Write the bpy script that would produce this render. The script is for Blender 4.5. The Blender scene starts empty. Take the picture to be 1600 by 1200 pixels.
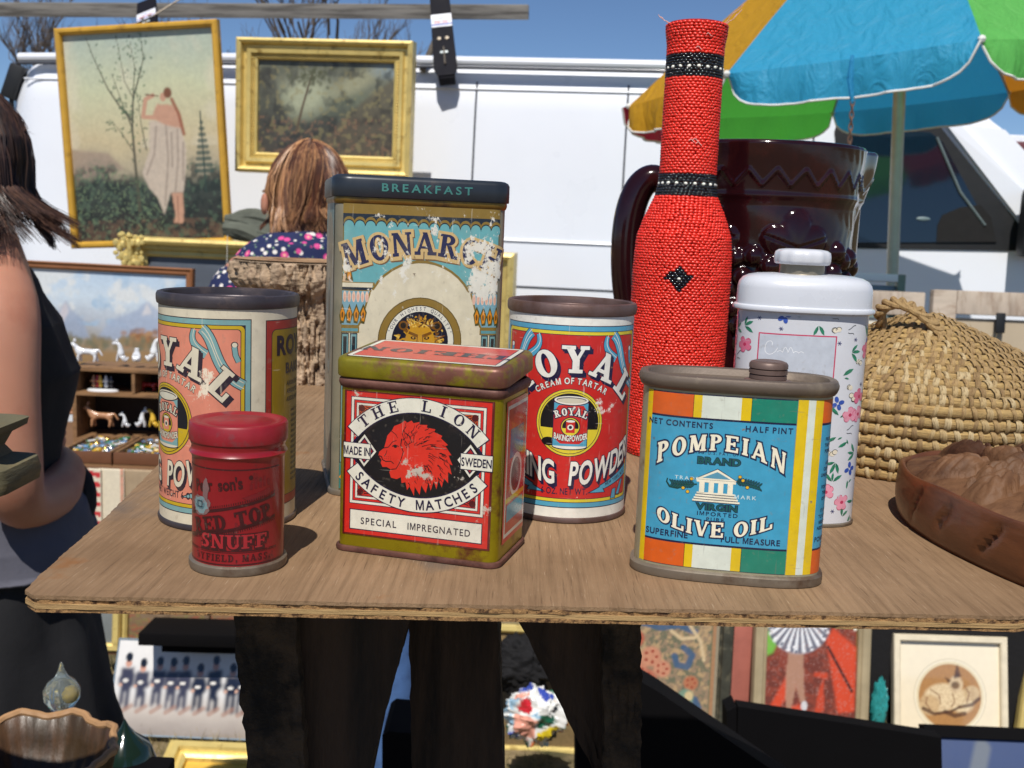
import bpy, bmesh, math, random
import numpy as np
from mathutils import Vector, Matrix, geometry
random.seed(7); rng = np.random.default_rng(7)
SC = bpy.context.scene
COL = SC.collection
PI = math.pi
# ------------------------------------------------------------------ camera
FPX = 1700.0; PITCH = math.radians(8.3); ROLL = math.radians(2.35); CZ = 1.4
_f = np.array([0, math.cos(PITCH), -math.sin(PITCH)]); _u = np.array([0, math.sin(PITCH), math.cos(PITCH)]); _r = np.array([1., 0, 0])
_R = math.cos(ROLL)*_r + math.sin(ROLL)*_u; _U = -math.sin(ROLL)*_r + math.cos(ROLL)*_u
def ray(x, y): return _f*FPX + _R*(x-800) - _U*(y-600)
def on(x, y, z): d = ray(x, y); return Vector(np.array([0, 0, CZ]) + d*((z-CZ)/d[2]))
def at(x, y, Y): d = ray(x, y); return Vector(np.array([0, 0, CZ]) + d*(Y/d[1]))
cd = bpy.data.cameras.new('camera'); cam = bpy.data.objects.new('camera', cd); COL.objects.link(cam)
m = Matrix((( _R[0], _U[0], -_f[0], 0), (_R[1], _U[1], -_f[1], 0), (_R[2], _U[2], -_f[2], CZ), (0, 0, 0, 1)))
cam.matrix_world = m
cd.sensor_width = 36; cd.lens = 36*FPX/1600; cd.clip_start = .02; cd.clip_end = 2000
cd.dof.use_dof = True; cd.dof.focus_distance = .47; cd.dof.aperture_fstop = 30
SC.camera = cam
# ------------------------------------------------------------------ light
SUN_EL = math.radians(56); SUN_AZ = math.radians(-8)      # sun stands behind the camera, a little to the left
sd = Vector((math.sin(SUN_AZ)*math.cos(SUN_EL), -math.cos(SUN_AZ)*math.cos(SUN_EL), math.sin(SUN_EL)))
sl = bpy.data.lights.new('sun', 'SUN'); so = bpy.data.objects.new('sun', sl); COL.objects.link(so)
sl.energy = 4.7; sl.angle = math.radians(.53); sl.color = (1, .95, .87)
so.rotation_euler = sd.to_track_quat('Z', 'Y').to_euler()
W = bpy.data.worlds.new('World'); SC.world = W; W.use_nodes = True
nt = W.node_tree; sky = nt.nodes.new('ShaderNodeTexSky'); sky.sky_type = 'NISHITA'; sky.sun_disc = False
sky.sun_elevation = SUN_EL; sky.sun_rotation = math.atan2(sd.x, sd.y); sky.altitude = 900; sky.air_density = .75; sky.dust_density = .0; sky.ozone_density = 6.
nt.links.new(sky.outputs[0], nt.nodes['Background'].inputs[0]); nt.nodes['Background'].inputs[1].default_value = .09
SC.view_settings.view_transform = 'Standard'; SC.view_settings.look = 'None'; SC.view_settings.exposure = 0.0; SC.view_settings.gamma = 1
SC.view_settings.use_curve_mapping = False
SC.render.resolution_x = 1024; SC.render.resolution_y = 768
# ------------------------------------------------------------------ colour and materials
def L(r, g, b, k=1.0):
    f = lambda c: (c/255/12.92 if c/255 <= .04045 else ((c/255+.055)/1.055)**2.4)*k
    return (f(r), f(g), f(b), 1)
def mix_rgb(N, Lk, a, b, fac, mode='MIX'):
    n = N.new('ShaderNodeMix'); n.data_type = 'RGBA'; n.blend_type = mode
    for s, v in ((n.inputs[0], fac), (n.inputs[6], a), (n.inputs[7], b)):
        if hasattr(v, 'is_linked'): Lk.new(v, s)
        else: s.default_value = v
    return n.outputs[2]
def noise(N, Lk, vec, scale, detail=4, rough=.55, dist=0):
    n = N.new('ShaderNodeTexNoise'); n.inputs['Scale'].default_value = scale; n.inputs['Detail'].default_value = detail
    n.inputs['Roughness'].default_value = rough; n.inputs['Distortion'].default_value = dist
    if vec is not None: Lk.new(vec, n.inputs['Vector'])
    return n.outputs['Fac']
def mrange(N, Lk, v, a, b, c=0., d=1.):
    n = N.new('ShaderNodeMapRange'); Lk.new(v, n.inputs[0])
    for i, x in enumerate((a, b, c, d)): n.inputs[i+1].default_value = x
    return n.outputs[0]
def coords(N, Lk, stretch=(1, 1, 1), rot=(0, 0, 0)):
    t = N.new('ShaderNodeTexCoord'); mp = N.new('ShaderNodeMapping'); mp.inputs['Scale'].default_value = stretch; mp.inputs['Rotation'].default_value = rot
    Lk.new(t.outputs['Object'], mp.inputs[0]); return mp.outputs[0]
def bump(N, Lk, h, strength, dist, P):
    b = N.new('ShaderNodeBump'); b.inputs['Strength'].default_value = strength; b.inputs['Distance'].default_value = dist
    Lk.new(h, b.inputs['Height']); Lk.new(b.outputs[0], P.inputs['Normal'])
def mat(name, col, rough=.5, metal=0., var=.12, vs=30., col2=None, c2s=12., c2t=(.5, .62), bmp=0., bs=60., bd=.002, stretch=(1, 1, 1), coat=0., spec=.5, attr=False, sss=0, sheen=0, rot=(0, 0, 0)):
    M_ = bpy.data.materials.new(name); M_.use_nodes = True; N = M_.node_tree.nodes; Lk = M_.node_tree.links
    P = N['Principled BSDF']; v = coords(N, Lk, stretch, rot)
    n1 = noise(N, Lk, v, vs, 5)
    if attr:
        a = N.new('ShaderNodeAttribute'); a.attribute_name = 'Col'; base = a.outputs['Color']
    else:
        rg = N.new('ShaderNodeRGB'); rg.outputs[0].default_value = col; base = rg.outputs[0]
    if col2 is not None:
        base = mix_rgb(N, Lk, base, col2, mrange(N, Lk, noise(N, Lk, v, c2s, 6, .65), *c2t))
    g = N.new('ShaderNodeCombineColor'); f = mrange(N, Lk, n1, .25, .75, 1-var, 1+var)
    for i in range(3): Lk.new(f, g.inputs[i])
    base = mix_rgb(N, Lk, base, g.outputs[0], 1.0, 'MULTIPLY')
    Lk.new(base, P.inputs['Base Color'])
    Lk.new(mrange(N, Lk, n1, .2, .8, max(0.02, rough-.07), min(1, rough+.07)), P.inputs['Roughness'])
    P.inputs['Metallic'].default_value = metal; P.inputs['Specular IOR Level'].default_value = spec
    P.inputs['Coat Weight'].default_value = coat; P.inputs['Coat Roughness'].default_value = .08
    if sheen: P.inputs['Sheen Weight'].default_value = sheen
    if sss: P.inputs['Subsurface Weight'].default_value = sss; P.inputs['Subsurface Scale'].default_value = .01
    if bmp: bump(N, Lk, noise(N, Lk, v, bs, 6, .6), bmp, bd, P)
    return M_
def print_mat(name, worn=L(215, 210, 200), scale=70., thr=(.66, .69), rough=.35, grime=.25, grime_col=L(90, 75, 60), worn2=None, stretch=(1, 1, 1), coat=0., gthr=(.5, .72), var=.09, zones=None, tint=(1, 1, 1, 1)):
    """lithographed tin or paper: the ink is a face colour; scratches, rust and grime are noise"""
    M_ = bpy.data.materials.new(name); M_.use_nodes = True; N = M_.node_tree.nodes; Lk = M_.node_tree.links
    P = N['Principled BSDF']; v = coords(N, Lk, stretch)
    a = N.new('ShaderNodeAttribute'); a.attribute_name = 'Col'
    base = mix_rgb(N, Lk, a.outputs['Color'], tint, 1.0, 'MULTIPLY')
    base = mix_rgb(N, Lk, base, grime_col, mrange(N, Lk, noise(N, Lk, v, scale*.35, 6, .6), gthr[0], gthr[1], 0, grime))
    wm = mrange(N, Lk, noise(N, Lk, v, scale, 8, .72), thr[0], thr[1])
    if zones:   # rubbed areas: (centre, radius) in the thing's own space, where the noise bites more
        tc = N.new('ShaderNodeTexCoord'); n8 = noise(N, Lk, v, scale*1.3, 8, .75)
        for c, r, amt in zones:
            d = N.new('ShaderNodeVectorMath'); d.operation = 'DISTANCE'; Lk.new(tc.outputs['Object'], d.inputs[0]); d.inputs[1].default_value = c
            fall = mrange(N, Lk, d.outputs['Value'], r*.25, r, amt, 0.)
            ad = N.new('ShaderNodeMath'); ad.operation = 'ADD'; Lk.new(n8, ad.inputs[0]); Lk.new(fall, ad.inputs[1])
            z = mrange(N, Lk, ad.outputs[0], .66, .7)
            mx = N.new('ShaderNodeMath'); mx.operation = 'MAXIMUM'; Lk.new(wm, mx.inputs[0]); Lk.new(z, mx.inputs[1]); wm = mx.outputs[0]
    base = mix_rgb(N, Lk, base, worn, wm)
    if worn2 is not None:
        base = mix_rgb(N, Lk, base, worn2, mrange(N, Lk, noise(N, Lk, v, scale*2.2, 6, .7), .68, .73))
    for st_, ro_ in (((900, 900, 50), (0, .42, 0)), ((1000, 1000, 70), (0, -.75, .3)), ((90, 90, 1100), (0, .33, 0))):   # fine hairline scratches
        base = mix_rgb(N, Lk, base, worn, mrange(N, Lk, noise(N, Lk, coords(N, Lk, st_, ro_), 1, 2, .4), .715, .77, 0, .30))
    base = mix_rgb(N, Lk, base, L(150, 138, 120, .8), mrange(N, Lk, noise(N, Lk, v, 420, 3, .5), .62, .72, 0, .22))
    g = N.new('ShaderNodeCombineColor'); f = mrange(N, Lk, noise(N, Lk, v, 220, 4), .25, .75, 1-var, 1+var)
    for i in range(3): Lk.new(f, g.inputs[i])
    base = mix_rgb(N, Lk, base, g.outputs[0], 1.0, 'MULTIPLY')
    Lk.new(base, P.inputs['Base Color'])
    Lk.new(mrange(N, Lk, noise(N, Lk, v, 40, 5), .3, .7, rough-.08, rough+.14), P.inputs['Roughness'])
    P.inputs['Coat Weight'].default_value = coat; P.inputs['Coat Roughness'].default_value = .1
    bump(N, Lk, noise(N, Lk, v, 55, 4), .12, .002, P)
    return M_
# ------------------------------------------------------------------ objects
def tag(o, label=None, cat=None, group=None, kind=None):
    if label: o['label'] = label
    if cat: o['category'] = cat
    if group: o['group'] = group
    if kind: o['kind'] = kind
    return o
def empty(name, loc=(0, 0, 0), rz=0., label=None, cat=None, group=None, rot=None):
    o = bpy.data.objects.new(name, None); COL.objects.link(o); o.location = loc; o.rotation_euler = rot if rot else (0, 0, rz); o.empty_display_size = .02
    return tag(o, label, cat, group)
def addobj(name, me, parent=None, m=None):
    if m is not None and not me.materials: me.materials.append(m)
    o = bpy.data.objects.new(name, me); COL.objects.link(o)
    if parent: o.parent = parent
    return o
def mesh(name, V, F, m=None, parent=None, smooth=True, sharp=None):
    me = bpy.data.meshes.new(name); me.from_pydata([tuple(v) for v in V], [], F)
    if smooth: me.polygons.foreach_set('use_smooth', [True]*len(me.polygons))
    if m: me.materials.append(m)
    me.update()
    if smooth and sharp: me.set_sharp_from_angle(angle=math.radians(sharp))
    o = bpy.data.objects.new(name, me); COL.objects.link(o)
    if parent: o.parent = parent
    return o
def copy_tree(o, parent=None):
    c = o.copy(); COL.objects.link(c); c.parent = parent
    for ch in list(o.children): copy_tree(ch, c)
    return c
class MB:
    def __init__(s): s.V = []; s.F = []
    def add(s, V, F):
        b = len(s.V); s.V += [Vector(v) for v in V]; s.F += [[i+b for i in f] for f in F]; return s
    def box(s, c, d, R=None, bev=0.):
        x, y, z = d[0]/2, d[1]/2, d[2]/2; c = Vector(c); V = []; F = []
        if bev <= 0:
            P = [(-x, -y, -z), (x, -y, -z), (x, y, -z), (-x, y, -z), (-x, -y, z), (x, -y, z), (x, y, z), (-x, y, z)]
            F = [(0, 3, 2, 1), (4, 5, 6, 7), (0, 1, 5, 4), (1, 2, 6, 5), (2, 3, 7, 6), (3, 0, 4, 7)]
        else:
            bm = bmesh.new(); bmesh.ops.create_cube(bm, size=1); bmesh.ops.scale(bm, vec=d, verts=bm.verts)
            bmesh.ops.bevel(bm, geom=bm.edges[:], offset=bev, segments=2, affect='EDGES', profile=.6)
            bm.verts.ensure_lookup_table(); bm.verts.index_update(); P = [v.co.copy() for v in bm.verts]; F = [[v.index for v in f.verts] for f in bm.faces]; bm.free()
        for p in P:
            q = Vector(p)
            if R is not None: q = R @ q
            V.append(q+c)
        return s.add(V, F)
    def tube(s, P, r, n=8, cap=True):
        P = [Vector(p) for p in P]; k = len(P); r = r if hasattr(r, '__len__') else [r]*k; V = []; F = []; up = None
        for i, p in enumerate(P):
            t = (P[min(i+1, k-1)]-P[max(i-1, 0)]).normalized()
            if up is None: up = Vector((0, 0, 1)) if abs(t.z) < .9 else Vector((1, 0, 0))
            a = t.cross(up); a = a.normalized() if a.length > 1e-6 else t.orthogonal().normalized(); b = a.cross(t).normalized(); up = b
            for j in range(n):
                q = 2*PI*j/n; V.append(p + a*math.cos(q)*r[i] + b*math.sin(q)*r[i])
        for i in range(k-1):
            for j in range(n): F.append((i*n+j, i*n+(j+1) % n, (i+1)*n+(j+1) % n, (i+1)*n+j))
        if cap: F += [list(range(n))[::-1], [(k-1)*n+j for j in range(n)]]
        return s.add(V, F)
    def lathe(s, prof, n=32, c=(0, 0, 0), sx=1., sy=1.):
        V = []; F = []; k = len(prof); c = Vector(c)
        for r, z in prof:
            for j in range(n): q = 2*PI*j/n; V.append(c+Vector((r*math.cos(q)*sx, r*math.sin(q)*sy, z)))
        for i in range(k-1):
            for j in range(n): F.append((i*n+j, i*n+(j+1) % n, (i+1)*n+(j+1) % n, (i+1)*n+j))
        if prof[0][0] > 1e-6: F.append(list(range(n))[::-1])
        if prof[-1][0] > 1e-6: F.append([(k-1)*n+j for j in range(n)])
        return s.add(V, F)
    def ball(s, c, r, n=12, sc=(1, 1, 1), R=None):
        V = []; F = []; k = max(4, n//2); c = Vector(c)
        for i in range(1, k):
            a = PI*i/k
            for j in range(n): b = 2*PI*j/n; V.append(Vector((r*sc[0]*math.sin(a)*math.cos(b), r*sc[1]*math.sin(a)*math.sin(b), r*sc[2]*math.cos(a))))
        V += [Vector((0, 0, r*sc[2])), Vector((0, 0, -r*sc[2]))]
        for i in range(k-2):
            for j in range(n): F.append((i*n+j, (i+1)*n+j, (i+1)*n+(j+1) % n, i*n+(j+1) % n))
        for j in range(n): F.append((len(V)-2, j, (j+1) % n)); F.append((len(V)-1, (k-2)*n+(j+1) % n, (k-2)*n+j))
        if R is not None: V = [R @ v for v in V]
        return s.add([v+c for v in V], F)
    def prism(s, poly, z0, z1, M=None):
        n = len(poly); V = [Vector((x, y, z0)) for x, y in poly]+[Vector((x, y, z1)) for x, y in poly]
        T_ = geometry.tessellate_polygon([[Vector((x, y, 0)) for x, y in poly]])
        F = [list(t)[::-1] for t in T_]+[[i+n for i in t] for t in T_]+[(i, (i+1) % n, (i+1) % n+n, i+n) for i in range(n)]
        if M is not None: V = [M @ v for v in V]
        return s.add(V, F)
    def build(s, name, m, parent=None, smooth=True, sharp=35, fix=True):
        me = bpy.data.meshes.new(name); me.from_pydata([tuple(v) for v in s.V], [], s.F)
        if fix:
            bm = bmesh.new(); bm.from_mesh(me); bmesh.ops.recalc_face_normals(bm, faces=bm.faces); bm.to_mesh(me); bm.free()
        if m: me.materials.append(m)
        if smooth:
            me.polygons.foreach_set('use_smooth', [True]*len(me.polygons)); me.set_sharp_from_angle(angle=math.radians(sharp))
        o = bpy.data.objects.new(name, me); COL.objects.link(o)
        if parent: o.parent = parent
        return o
# ------------------------------------------------------------------ tin bodies: a section swept through (offset, z) pairs
def sec_round(R, n=72):
    return lambda o: [((R+o)*math.sin(2*PI*i/n), -(R+o)*math.cos(2*PI*i/n)) for i in range(n)]
def sec_rect(w, d, r, k=6):
    def f(o):
        P = []; hx, hy, rr = w/2+o, d/2+o, max(r+o, .0003)
        for cx, cy, a0 in ((hx-rr, -hy+rr, -90), (hx-rr, hy-rr, 0), (-hx+rr, hy-rr, 90), (-hx+rr, -hy+rr, 180)):
            for i in range(k+1):
                a = math.radians(a0+90*i/k); P.append((cx+rr*math.cos(a), cy+rr*math.sin(a)))
        return [(0., -hy)]+P     # starts at the middle of the front
    return f
def sec_super(a, b, e=2.6, n=96):
    def f(o):
        P = []
        for i in range(n):
            t = 2*PI*i/n; s, c = math.sin(t), math.cos(t)
            P.append(((a+o)*math.copysign(abs(s)**(2/e), s), -(b+o)*math.copysign(abs(c)**(2/e), c)))
        return P
    return f
def loft(sec, prof, name, m, parent, sharp=40, top=True, bot=True, dent=None):
    V = []; F = []; n = len(sec(0)); k = len(prof)
    for o, z in prof: V += [(x, y, z) for x, y in sec(o)]
    if dent: V = [dent(*v) for v in V]
    for i in range(k-1):
        for j in range(n): F.append((i*n+j, i*n+(j+1) % n, (i+1)*n+(j+1) % n, (i+1)*n+j))
    if bot: F.append(list(range(n))[::-1])
    if top: F.append([(k-1)*n+j for j in range(n)])
    return mesh(name, V, F, m, parent, True, sharp)
# ------------------------------------------------------------------ printed shapes in millimetres, wrapped on a tin as thin raised ink
def _grow(P, g):
    if g == 0: return P
    n = len(P); A = sum(P[i][0]*P[(i+1) % n][1]-P[(i+1) % n][0]*P[i][1] for i in range(n)); sg = 1 if A > 0 else -1; Q = []
    for i in range(n):
        p0, p1, p2 = Vector(P[i-1]), Vector(P[i]), Vector(P[(i+1) % n]); d1 = (p1-p0).normalized(); d2 = (p2-p1).normalized()
        n1 = Vector((d1.y, -d1.x))*sg; n2 = Vector((d2.y, -d2.x))*sg; b = n1+n2
        if b.length < .2: b = n1
        b = b.normalized(); c = max(.45, b.dot(n1)); q = p1+b*(g/c); Q.append((q.x, q.y))
    return Q
def _bar(x0, y0, x1, y1, w):     # slanted stem with level ends
    return ('q', [(x0-w/2, y0), (x0+w/2, y0), (x1+w/2, y1), (x1-w/2, y1)])
def _h(x0, x1, y, t): return ('q', [(x0, y-t/2), (x1, y-t/2), (x1, y+t/2), (x0, y+t/2)])
def _r(cx, cy, rx, ry, tx, ty, a0=0, a1=360): return ('r', cx, cy, rx, ry, tx, ty, a0, a1)
def serif_glyph(c, s=.2, t=.085, f=.075, w=.13):
    """letter of height 1: thick stem s, thin stroke t, slab height f, slab reach w"""
    def foot(x, ww=None): ww = ww or (s/2+w); return [_h(x-ww, x+ww, f/2, f)]
    def head(x, ww=None): ww = ww or (s/2+w); return [_h(x-ww, x+ww, 1-f/2, f)]
    st = lambda x: [_bar(x, 0, x, 1, s)]+foot(x)+head(x)
    tt = t/2+w*.85
    if c == 'A': return [_bar(.12, 0, .44, 1, t*1.1), _bar(.42, 1, .78, 0, s), _h(.22, .68, .3, t)]+foot(.12, tt)+foot(.78), 1.0
    if c == 'B': return st(.2)+[_r(.34, .76, .33, .24, s, t, -90, 90), _r(.34, .27, .37, .27, s, t, -90, 90), _h(.2, .36, .96, t), _h(.2, .36, .52, t), _h(.2, .36, .04, t)], .8
    if c == 'C': return [_r(.45, .5, .41, .52, s, t, 42, 318), _bar(.78, .64, .78, 1.0, t*1.2)], .88
    if c == 'D': return st(.2)+[_r(.36, .5, .46, .5, s, t, -90, 90), _h(.2, .38, 1-t/2, t), _h(.2, .38, t/2, t)], .9
    if c == 'E': return st(.2)+[_h(.2, .74, 1-t/2, t), _h(.2, .74, t/2, t), _h(.2, .55, .5, t), _bar(.72, .72, .72, 1, t), _bar(.74, 0, .74, .3, t), _bar(.56, .36, .56, .64, t)], .84
    if c == 'F': return st(.2)+[_h(.2, .74, 1-t/2, t), _h(.2, .55, .5, t), _bar(.72, .7, .72, 1, t), _bar(.56, .36, .56, .64, t)], .8
    if c == 'H': return st(.2)+st(.74)+[_h(.2, .74, .5, t)], .95
    if c == 'I': return st(.22), .46
    if c == 'J': return st(.3), .5
    if c == 'L': return st(.2)+[_h(.2, .74, t/2, t), _bar(.73, 0, .73, .34, t*1.1)], .82
    if c == 'M': return [_bar(.14, 0, .18, 1, t*1.2), _bar(.22, 1, .52, .06, s), _bar(.52, .06, .82, 1, t), _bar(.86, 0, .86, 1, s)]+foot(.14, tt)+foot(.86)+[_h(.02, .3, 1-f/2, f), _h(.76, 1.02, 1-f/2, f)], 1.06
    if c == 'N': return [_bar(.16, 0, .16, 1, t*1.2), _bar(.2, 1, .74, 0, s), _bar(.78, 0, .78, 1, t*1.2), _h(.02, .3, 1-f/2, f)]+foot(.16, tt)+head(.78, tt), .96
    if c == 'O': return [_r(.45, .5, .43, .52, s*1.05, t, 0, 360)], .9
    if c == 'P': return st(.2)+[_r(.36, .73, .36, .27, s, t, -90, 90), _h(.2, .38, 1-t/2, t), _h(.2, .38, .46+t/2, t)], .78
    if c == 'R': return st(.2)+[_r(.36, .74, .35, .26, s, t, -90, 90), _h(.2, .38, 1-t/2, t), _h(.2, .4, .48+t/2, t), _bar(.44, .5, .72, 0, s), _h(.6, .9, f/2, f)], .92
    if c == 'S': return [_r(.38, .74, .3, .27, s*.9, t*1.3, 40, 270), _r(.38, .27, .32, .28, s, t*1.3, -140, 90), _bar(.64, .7, .64, 1, t), _bar(.09, 0, .09, .3, t)], .76
    if c == 'T': return [_bar(.42, 0, .42, 1, s), _h(.04, .8, 1-t/2, t), _bar(.06, .7, .06, 1, t), _bar(.78, .7, .78, 1, t)]+foot(.42), .84
    if c == 'U': return [_bar(.2, .3, .2, 1, s), _bar(.74, .3, .74, 1, t), _r(.47, .32, .37, .34, s, t, 180, 360)]+head(.2)+head(.74, tt), .94
    if c == 'V': return [_bar(.44, 0, .14, 1, s), _bar(.46, 0, .76, 1, t)]+head(.14)+head(.76, tt), .9
    if c == 'Y': return [_bar(.44, 0, .44, .5, s), _bar(.44, .45, .14, 1, s), _bar(.46, .45, .76, 1, t)]+foot(.44)+head(.14)+head(.76, tt), .88
    if c == 'W': return [_bar(.3, 0, .12, 1, s), _bar(.32, 0, .5, 1, t), _bar(.66, 0, .48, 1, s), _bar(.68, 0, .88, 1, t)]+head(.12)+head(.88, tt), 1.04
    if c == '.': return [_h(.05, .05+s, s/2, s)], .32
    if c == ',': return [_h(.05, .05+s, s/2, s), _bar(.1, -.18, .18, .05, t)], .32
    return [], .42
_sans = {}
def sans_glyph(c):
    if c in _sans: return _sans[c]
    if c == 'M':
        def exM(off):
            t = .15+off*0; w = .92; P = [(0, 0), (t, 0), (t, .70), (w/2-.055, 0), (w/2+.055, 0), (w-t, .70), (w-t, 0), (w, 0), (w, 1), (w-t*1.25, 1), (w/2, .30), (t*1.25, 1), (0, 1)]
            P = _grow(P, min(off, .05)) if off > .001 else P; return P, [tuple(q) for q in geometry.tessellate_polygon([[Vector((x, y, 0)) for x, y in P]])]
        _sans[c] = (exM, 0, .92); return _sans[c]
    def ex(off):
        cu = bpy.data.curves.new('t', 'FONT'); cu.body = c; cu.size = 1.37; cu.resolution_u = 4; cu.offset = off
        o = bpy.data.objects.new('t', cu); me = o.to_mesh(); V = [(v.co.x, v.co.y) for v in me.vertices]; F = [tuple(p.vertices) for p in me.polygons]
        o.to_mesh_clear(); bpy.data.objects.remove(o); bpy.data.curves.remove(cu); return V, F
    b = ex(0); xs = [v[0] for v in b[0]] or [0, .3]; adv = max(xs)-min(xs); x0 = min(xs)
    _sans[c] = (ex, x0, adv); return _sans[c]
class Print:
    def __init__(s): s.V = []; s.F = []; s.C = []; s.n = 0; s.k = 0
    def tri(s, V, F, col, lay):
        b = len(s.V); s.k += 1; z = .04+lay*.035+(s.k % 24)*.0004
        s.V += [(x, y, z) for x, y in V]; s.F += [tuple(i+b for i in f) for f in F]; s.C += [col]*len(F)
    def poly(s, P, col, lay=1, g=0.):
        P = _grow(list(P), g); T_ = geometry.tessellate_polygon([[Vector((x, y, 0)) for x, y in P]]); s.tri(P, T_, col, lay)
    def rect(s, x0, y0, x1, y1, col, lay=1, r=0.):
        if r <= 0: return s.tri([(x0, y0), (x1, y0), (x1, y1), (x0, y1)], [(0, 1, 2, 3)], col, lay)
        P = []
        for cx, cy, a in ((x1-r, y0+r, -90), (x1-r, y1-r, 0), (x0+r, y1-r, 90), (x0+r, y0+r, 180)):
            for i in range(6): q = math.radians(a+18*i); P.append((cx+r*math.cos(q), cy+r*math.sin(q)))
        s.poly(P, col, lay)
    def ell(s, cx, cy, rx, ry, col, lay=1, rot=0., n=36):
        c, d = math.cos(rot), math.sin(rot); P = []
        for i in range(n): q = 2*PI*i/n; x, y = rx*math.cos(q), ry*math.sin(q); P.append((cx+x*c-y*d, cy+x*d+y*c))
        s.poly(P, col, lay)
    def arc(s, cx, cy, rx, ry, tx, ty, a0, a1, col, lay=1, n=None):
        n = n or max(6, int(abs(a1-a0)/9)); V = []; F = []
        for i in range(n+1):
            q = math.radians(a0+(a1-a0)*i/n); c, d = math.cos(q), math.sin(q)
            V += [(cx+rx*c, cy+ry*d), (cx+(rx-tx)*c, cy+(ry-ty)*d)]
        F = [(2*i, 2*i+2, 2*i+3, 2*i+1) for i in range(n)]; s.tri(V, F, col, lay)
    def line(s, P, w, col, lay=1, w2=None):
        V = []; F = []; n = len(P); w2 = w if w2 is None else w2
        for i in range(n):
            a, b = P[max(i-1, 0)], P[min(i+1, n-1)]; dx, dy = b[0]-a[0], b[1]-a[1]; l = math.hypot(dx, dy) or 1; ww = (w+(w2-w)*i/max(1, n-1))/2
            V += [(P[i][0]-dy/l*ww, P[i][1]+dx/l*ww), (P[i][0]+dy/l*ww, P[i][1]-dx/l*ww)]
        s.tri(V, [(2*i, 2*i+1, 2*i+3, 2*i+2) for i in range(n-1)], col, lay)
    def text(s, txt, x, y, h, col, lay=2, font='sans', sx=1., sp=.12, bold=0., out=None, ow=.4, shad=None, sh=(.6, -.6), curve=0., rot=1., warp=None, align='c', ang=0., st=(.2, .085, .075, .13), grow=0.):
        """a line of writing centred on (x, y) at its baseline; curve bends the baseline: y + curve*dx^2"""
        gl = []; X = 0.
        for c in txt:
            if c == ' ': gl.append(None); X += (.42 if font == 'sans' else .5)*sx*h; continue
            if font == 'sans': g, x0, adv = sans_glyph(c); gl.append((c, X-x0*sx*h)); X += (adv+sp)*sx*h
            else: P, adv = serif_glyph(c, *st); gl.append((P, X)); X += (adv+sp-.1)*sx*h
        Wd = X-sp*sx*h; off = {'c': -Wd/2, 'l': 0, 'r': -Wd}[align]
        for g in gl:
            if g is None: continue
            gx = g[1]+off
            def place(p, dx=0, dy=0):
                if warp: q = warp(p[0]+gx, p[1]); return (x+q[0]+dx, y+q[1]+dy)
                if curve == 0 or not rot:
                    xx, yy = p[0]+gx, p[1]+curve*(p[0]+gx)**2
                else:
                    cw = .4*h*sx; xm = gx+cw; a = math.atan(2*curve*xm)*rot; u, w_ = p[0]-cw, p[1]
                    xx = xm+u*math.cos(a)-w_*math.sin(a); yy = curve*xm*xm+u*math.sin(a)+w_*math.cos(a)
                if ang: xx, yy = xx*math.cos(ang)-yy*math.sin(ang), xx*math.sin(ang)+yy*math.cos(ang)
                return (x+xx+dx, y+yy+dy)
            passes = []
            if shad is not None: passes.append((shad, ow, lay, sh)); passes.append((shad, ow, lay, (sh[0]*.5, sh[1]*.5)))
            if out is not None: passes.append((out, ow, lay+.4, (0, 0)))
            passes.append((col, grow, lay+1, (0, 0)))
            for cc, gr, ly, (dx, dy) in passes:
                if font == 'sans':
                    V, F = sans_glyph(g[0])[0]((bold if g[0] != 'M' else max(0, bold-.02))+gr/h/1.0); s.tri([place((vx*h*sx, vy*h), dx, dy) for vx, vy in V], F, cc, ly)
                else:
                    for p in g[0]:
                        if p[0] == 'q':
                            Q = _grow([(a*h*sx, b*h) for a, b in p[1]], gr); s.tri([place(q, dx, dy) for q in Q], [(0, 1, 2, 3)], cc, ly)
                        else:
                            _, cx, cy, rx, ry, tx, ty, a0, a1 = p; n = max(8, int(abs(a1-a0)/13)); V = []
                            e = math.degrees(gr/(ry*h)) if a1-a0 < 359 else 0
                            for i in range(n+1):
                                q = math.radians(a0-e+(a1-a0+2*e)*i/n); c_, d_ = math.cos(q), math.sin(q)
                                V.append(((cx+rx*c_)*h*sx+gr*c_, (cy+ry*d_)*h+gr*d_)); V.append(((cx+(rx-tx)*c_)*h*sx-gr*c_, (cy+(ry-ty)*d_)*h-gr*d_))
                            s.tri([place(q, dx, dy) for q in V], [(2*i, 2*i+2, 2*i+3, 2*i+1) for i in range(n)], cc, ly)
    def ontext(s, *a, **k): s.text(*a, **k)
    def build(s, name, m, parent, sec=None, plane=None, kink=None, dent=None, clip=None):
        """sec: wrap round a section (u runs along it from the front middle, v is z); plane: (origin, x axis, y axis) in metres"""
        me = bpy.data.meshes.new(name); me.from_pydata(s.V, [], s.F); bm = bmesh.new(); bm.from_mesh(me)
        cl = bm.loops.layers.float_color.new('Col')
        for f, c in zip(bm.faces, s.C):
            for l in f.loops: l[cl] = c
        if clip:
            for co, no in (((clip[0], 0, 0), (-1, 0, 0)), ((clip[2], 0, 0), (1, 0, 0)), ((0, clip[1], 0), (0, -1, 0)), ((0, clip[3], 0), (0, 1, 0))):
                bmesh.ops.bisect_plane(bm, geom=bm.verts[:]+bm.edges[:]+bm.faces[:], plane_co=co, plane_no=no, dist=1e-5, clear_outer=True)
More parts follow.
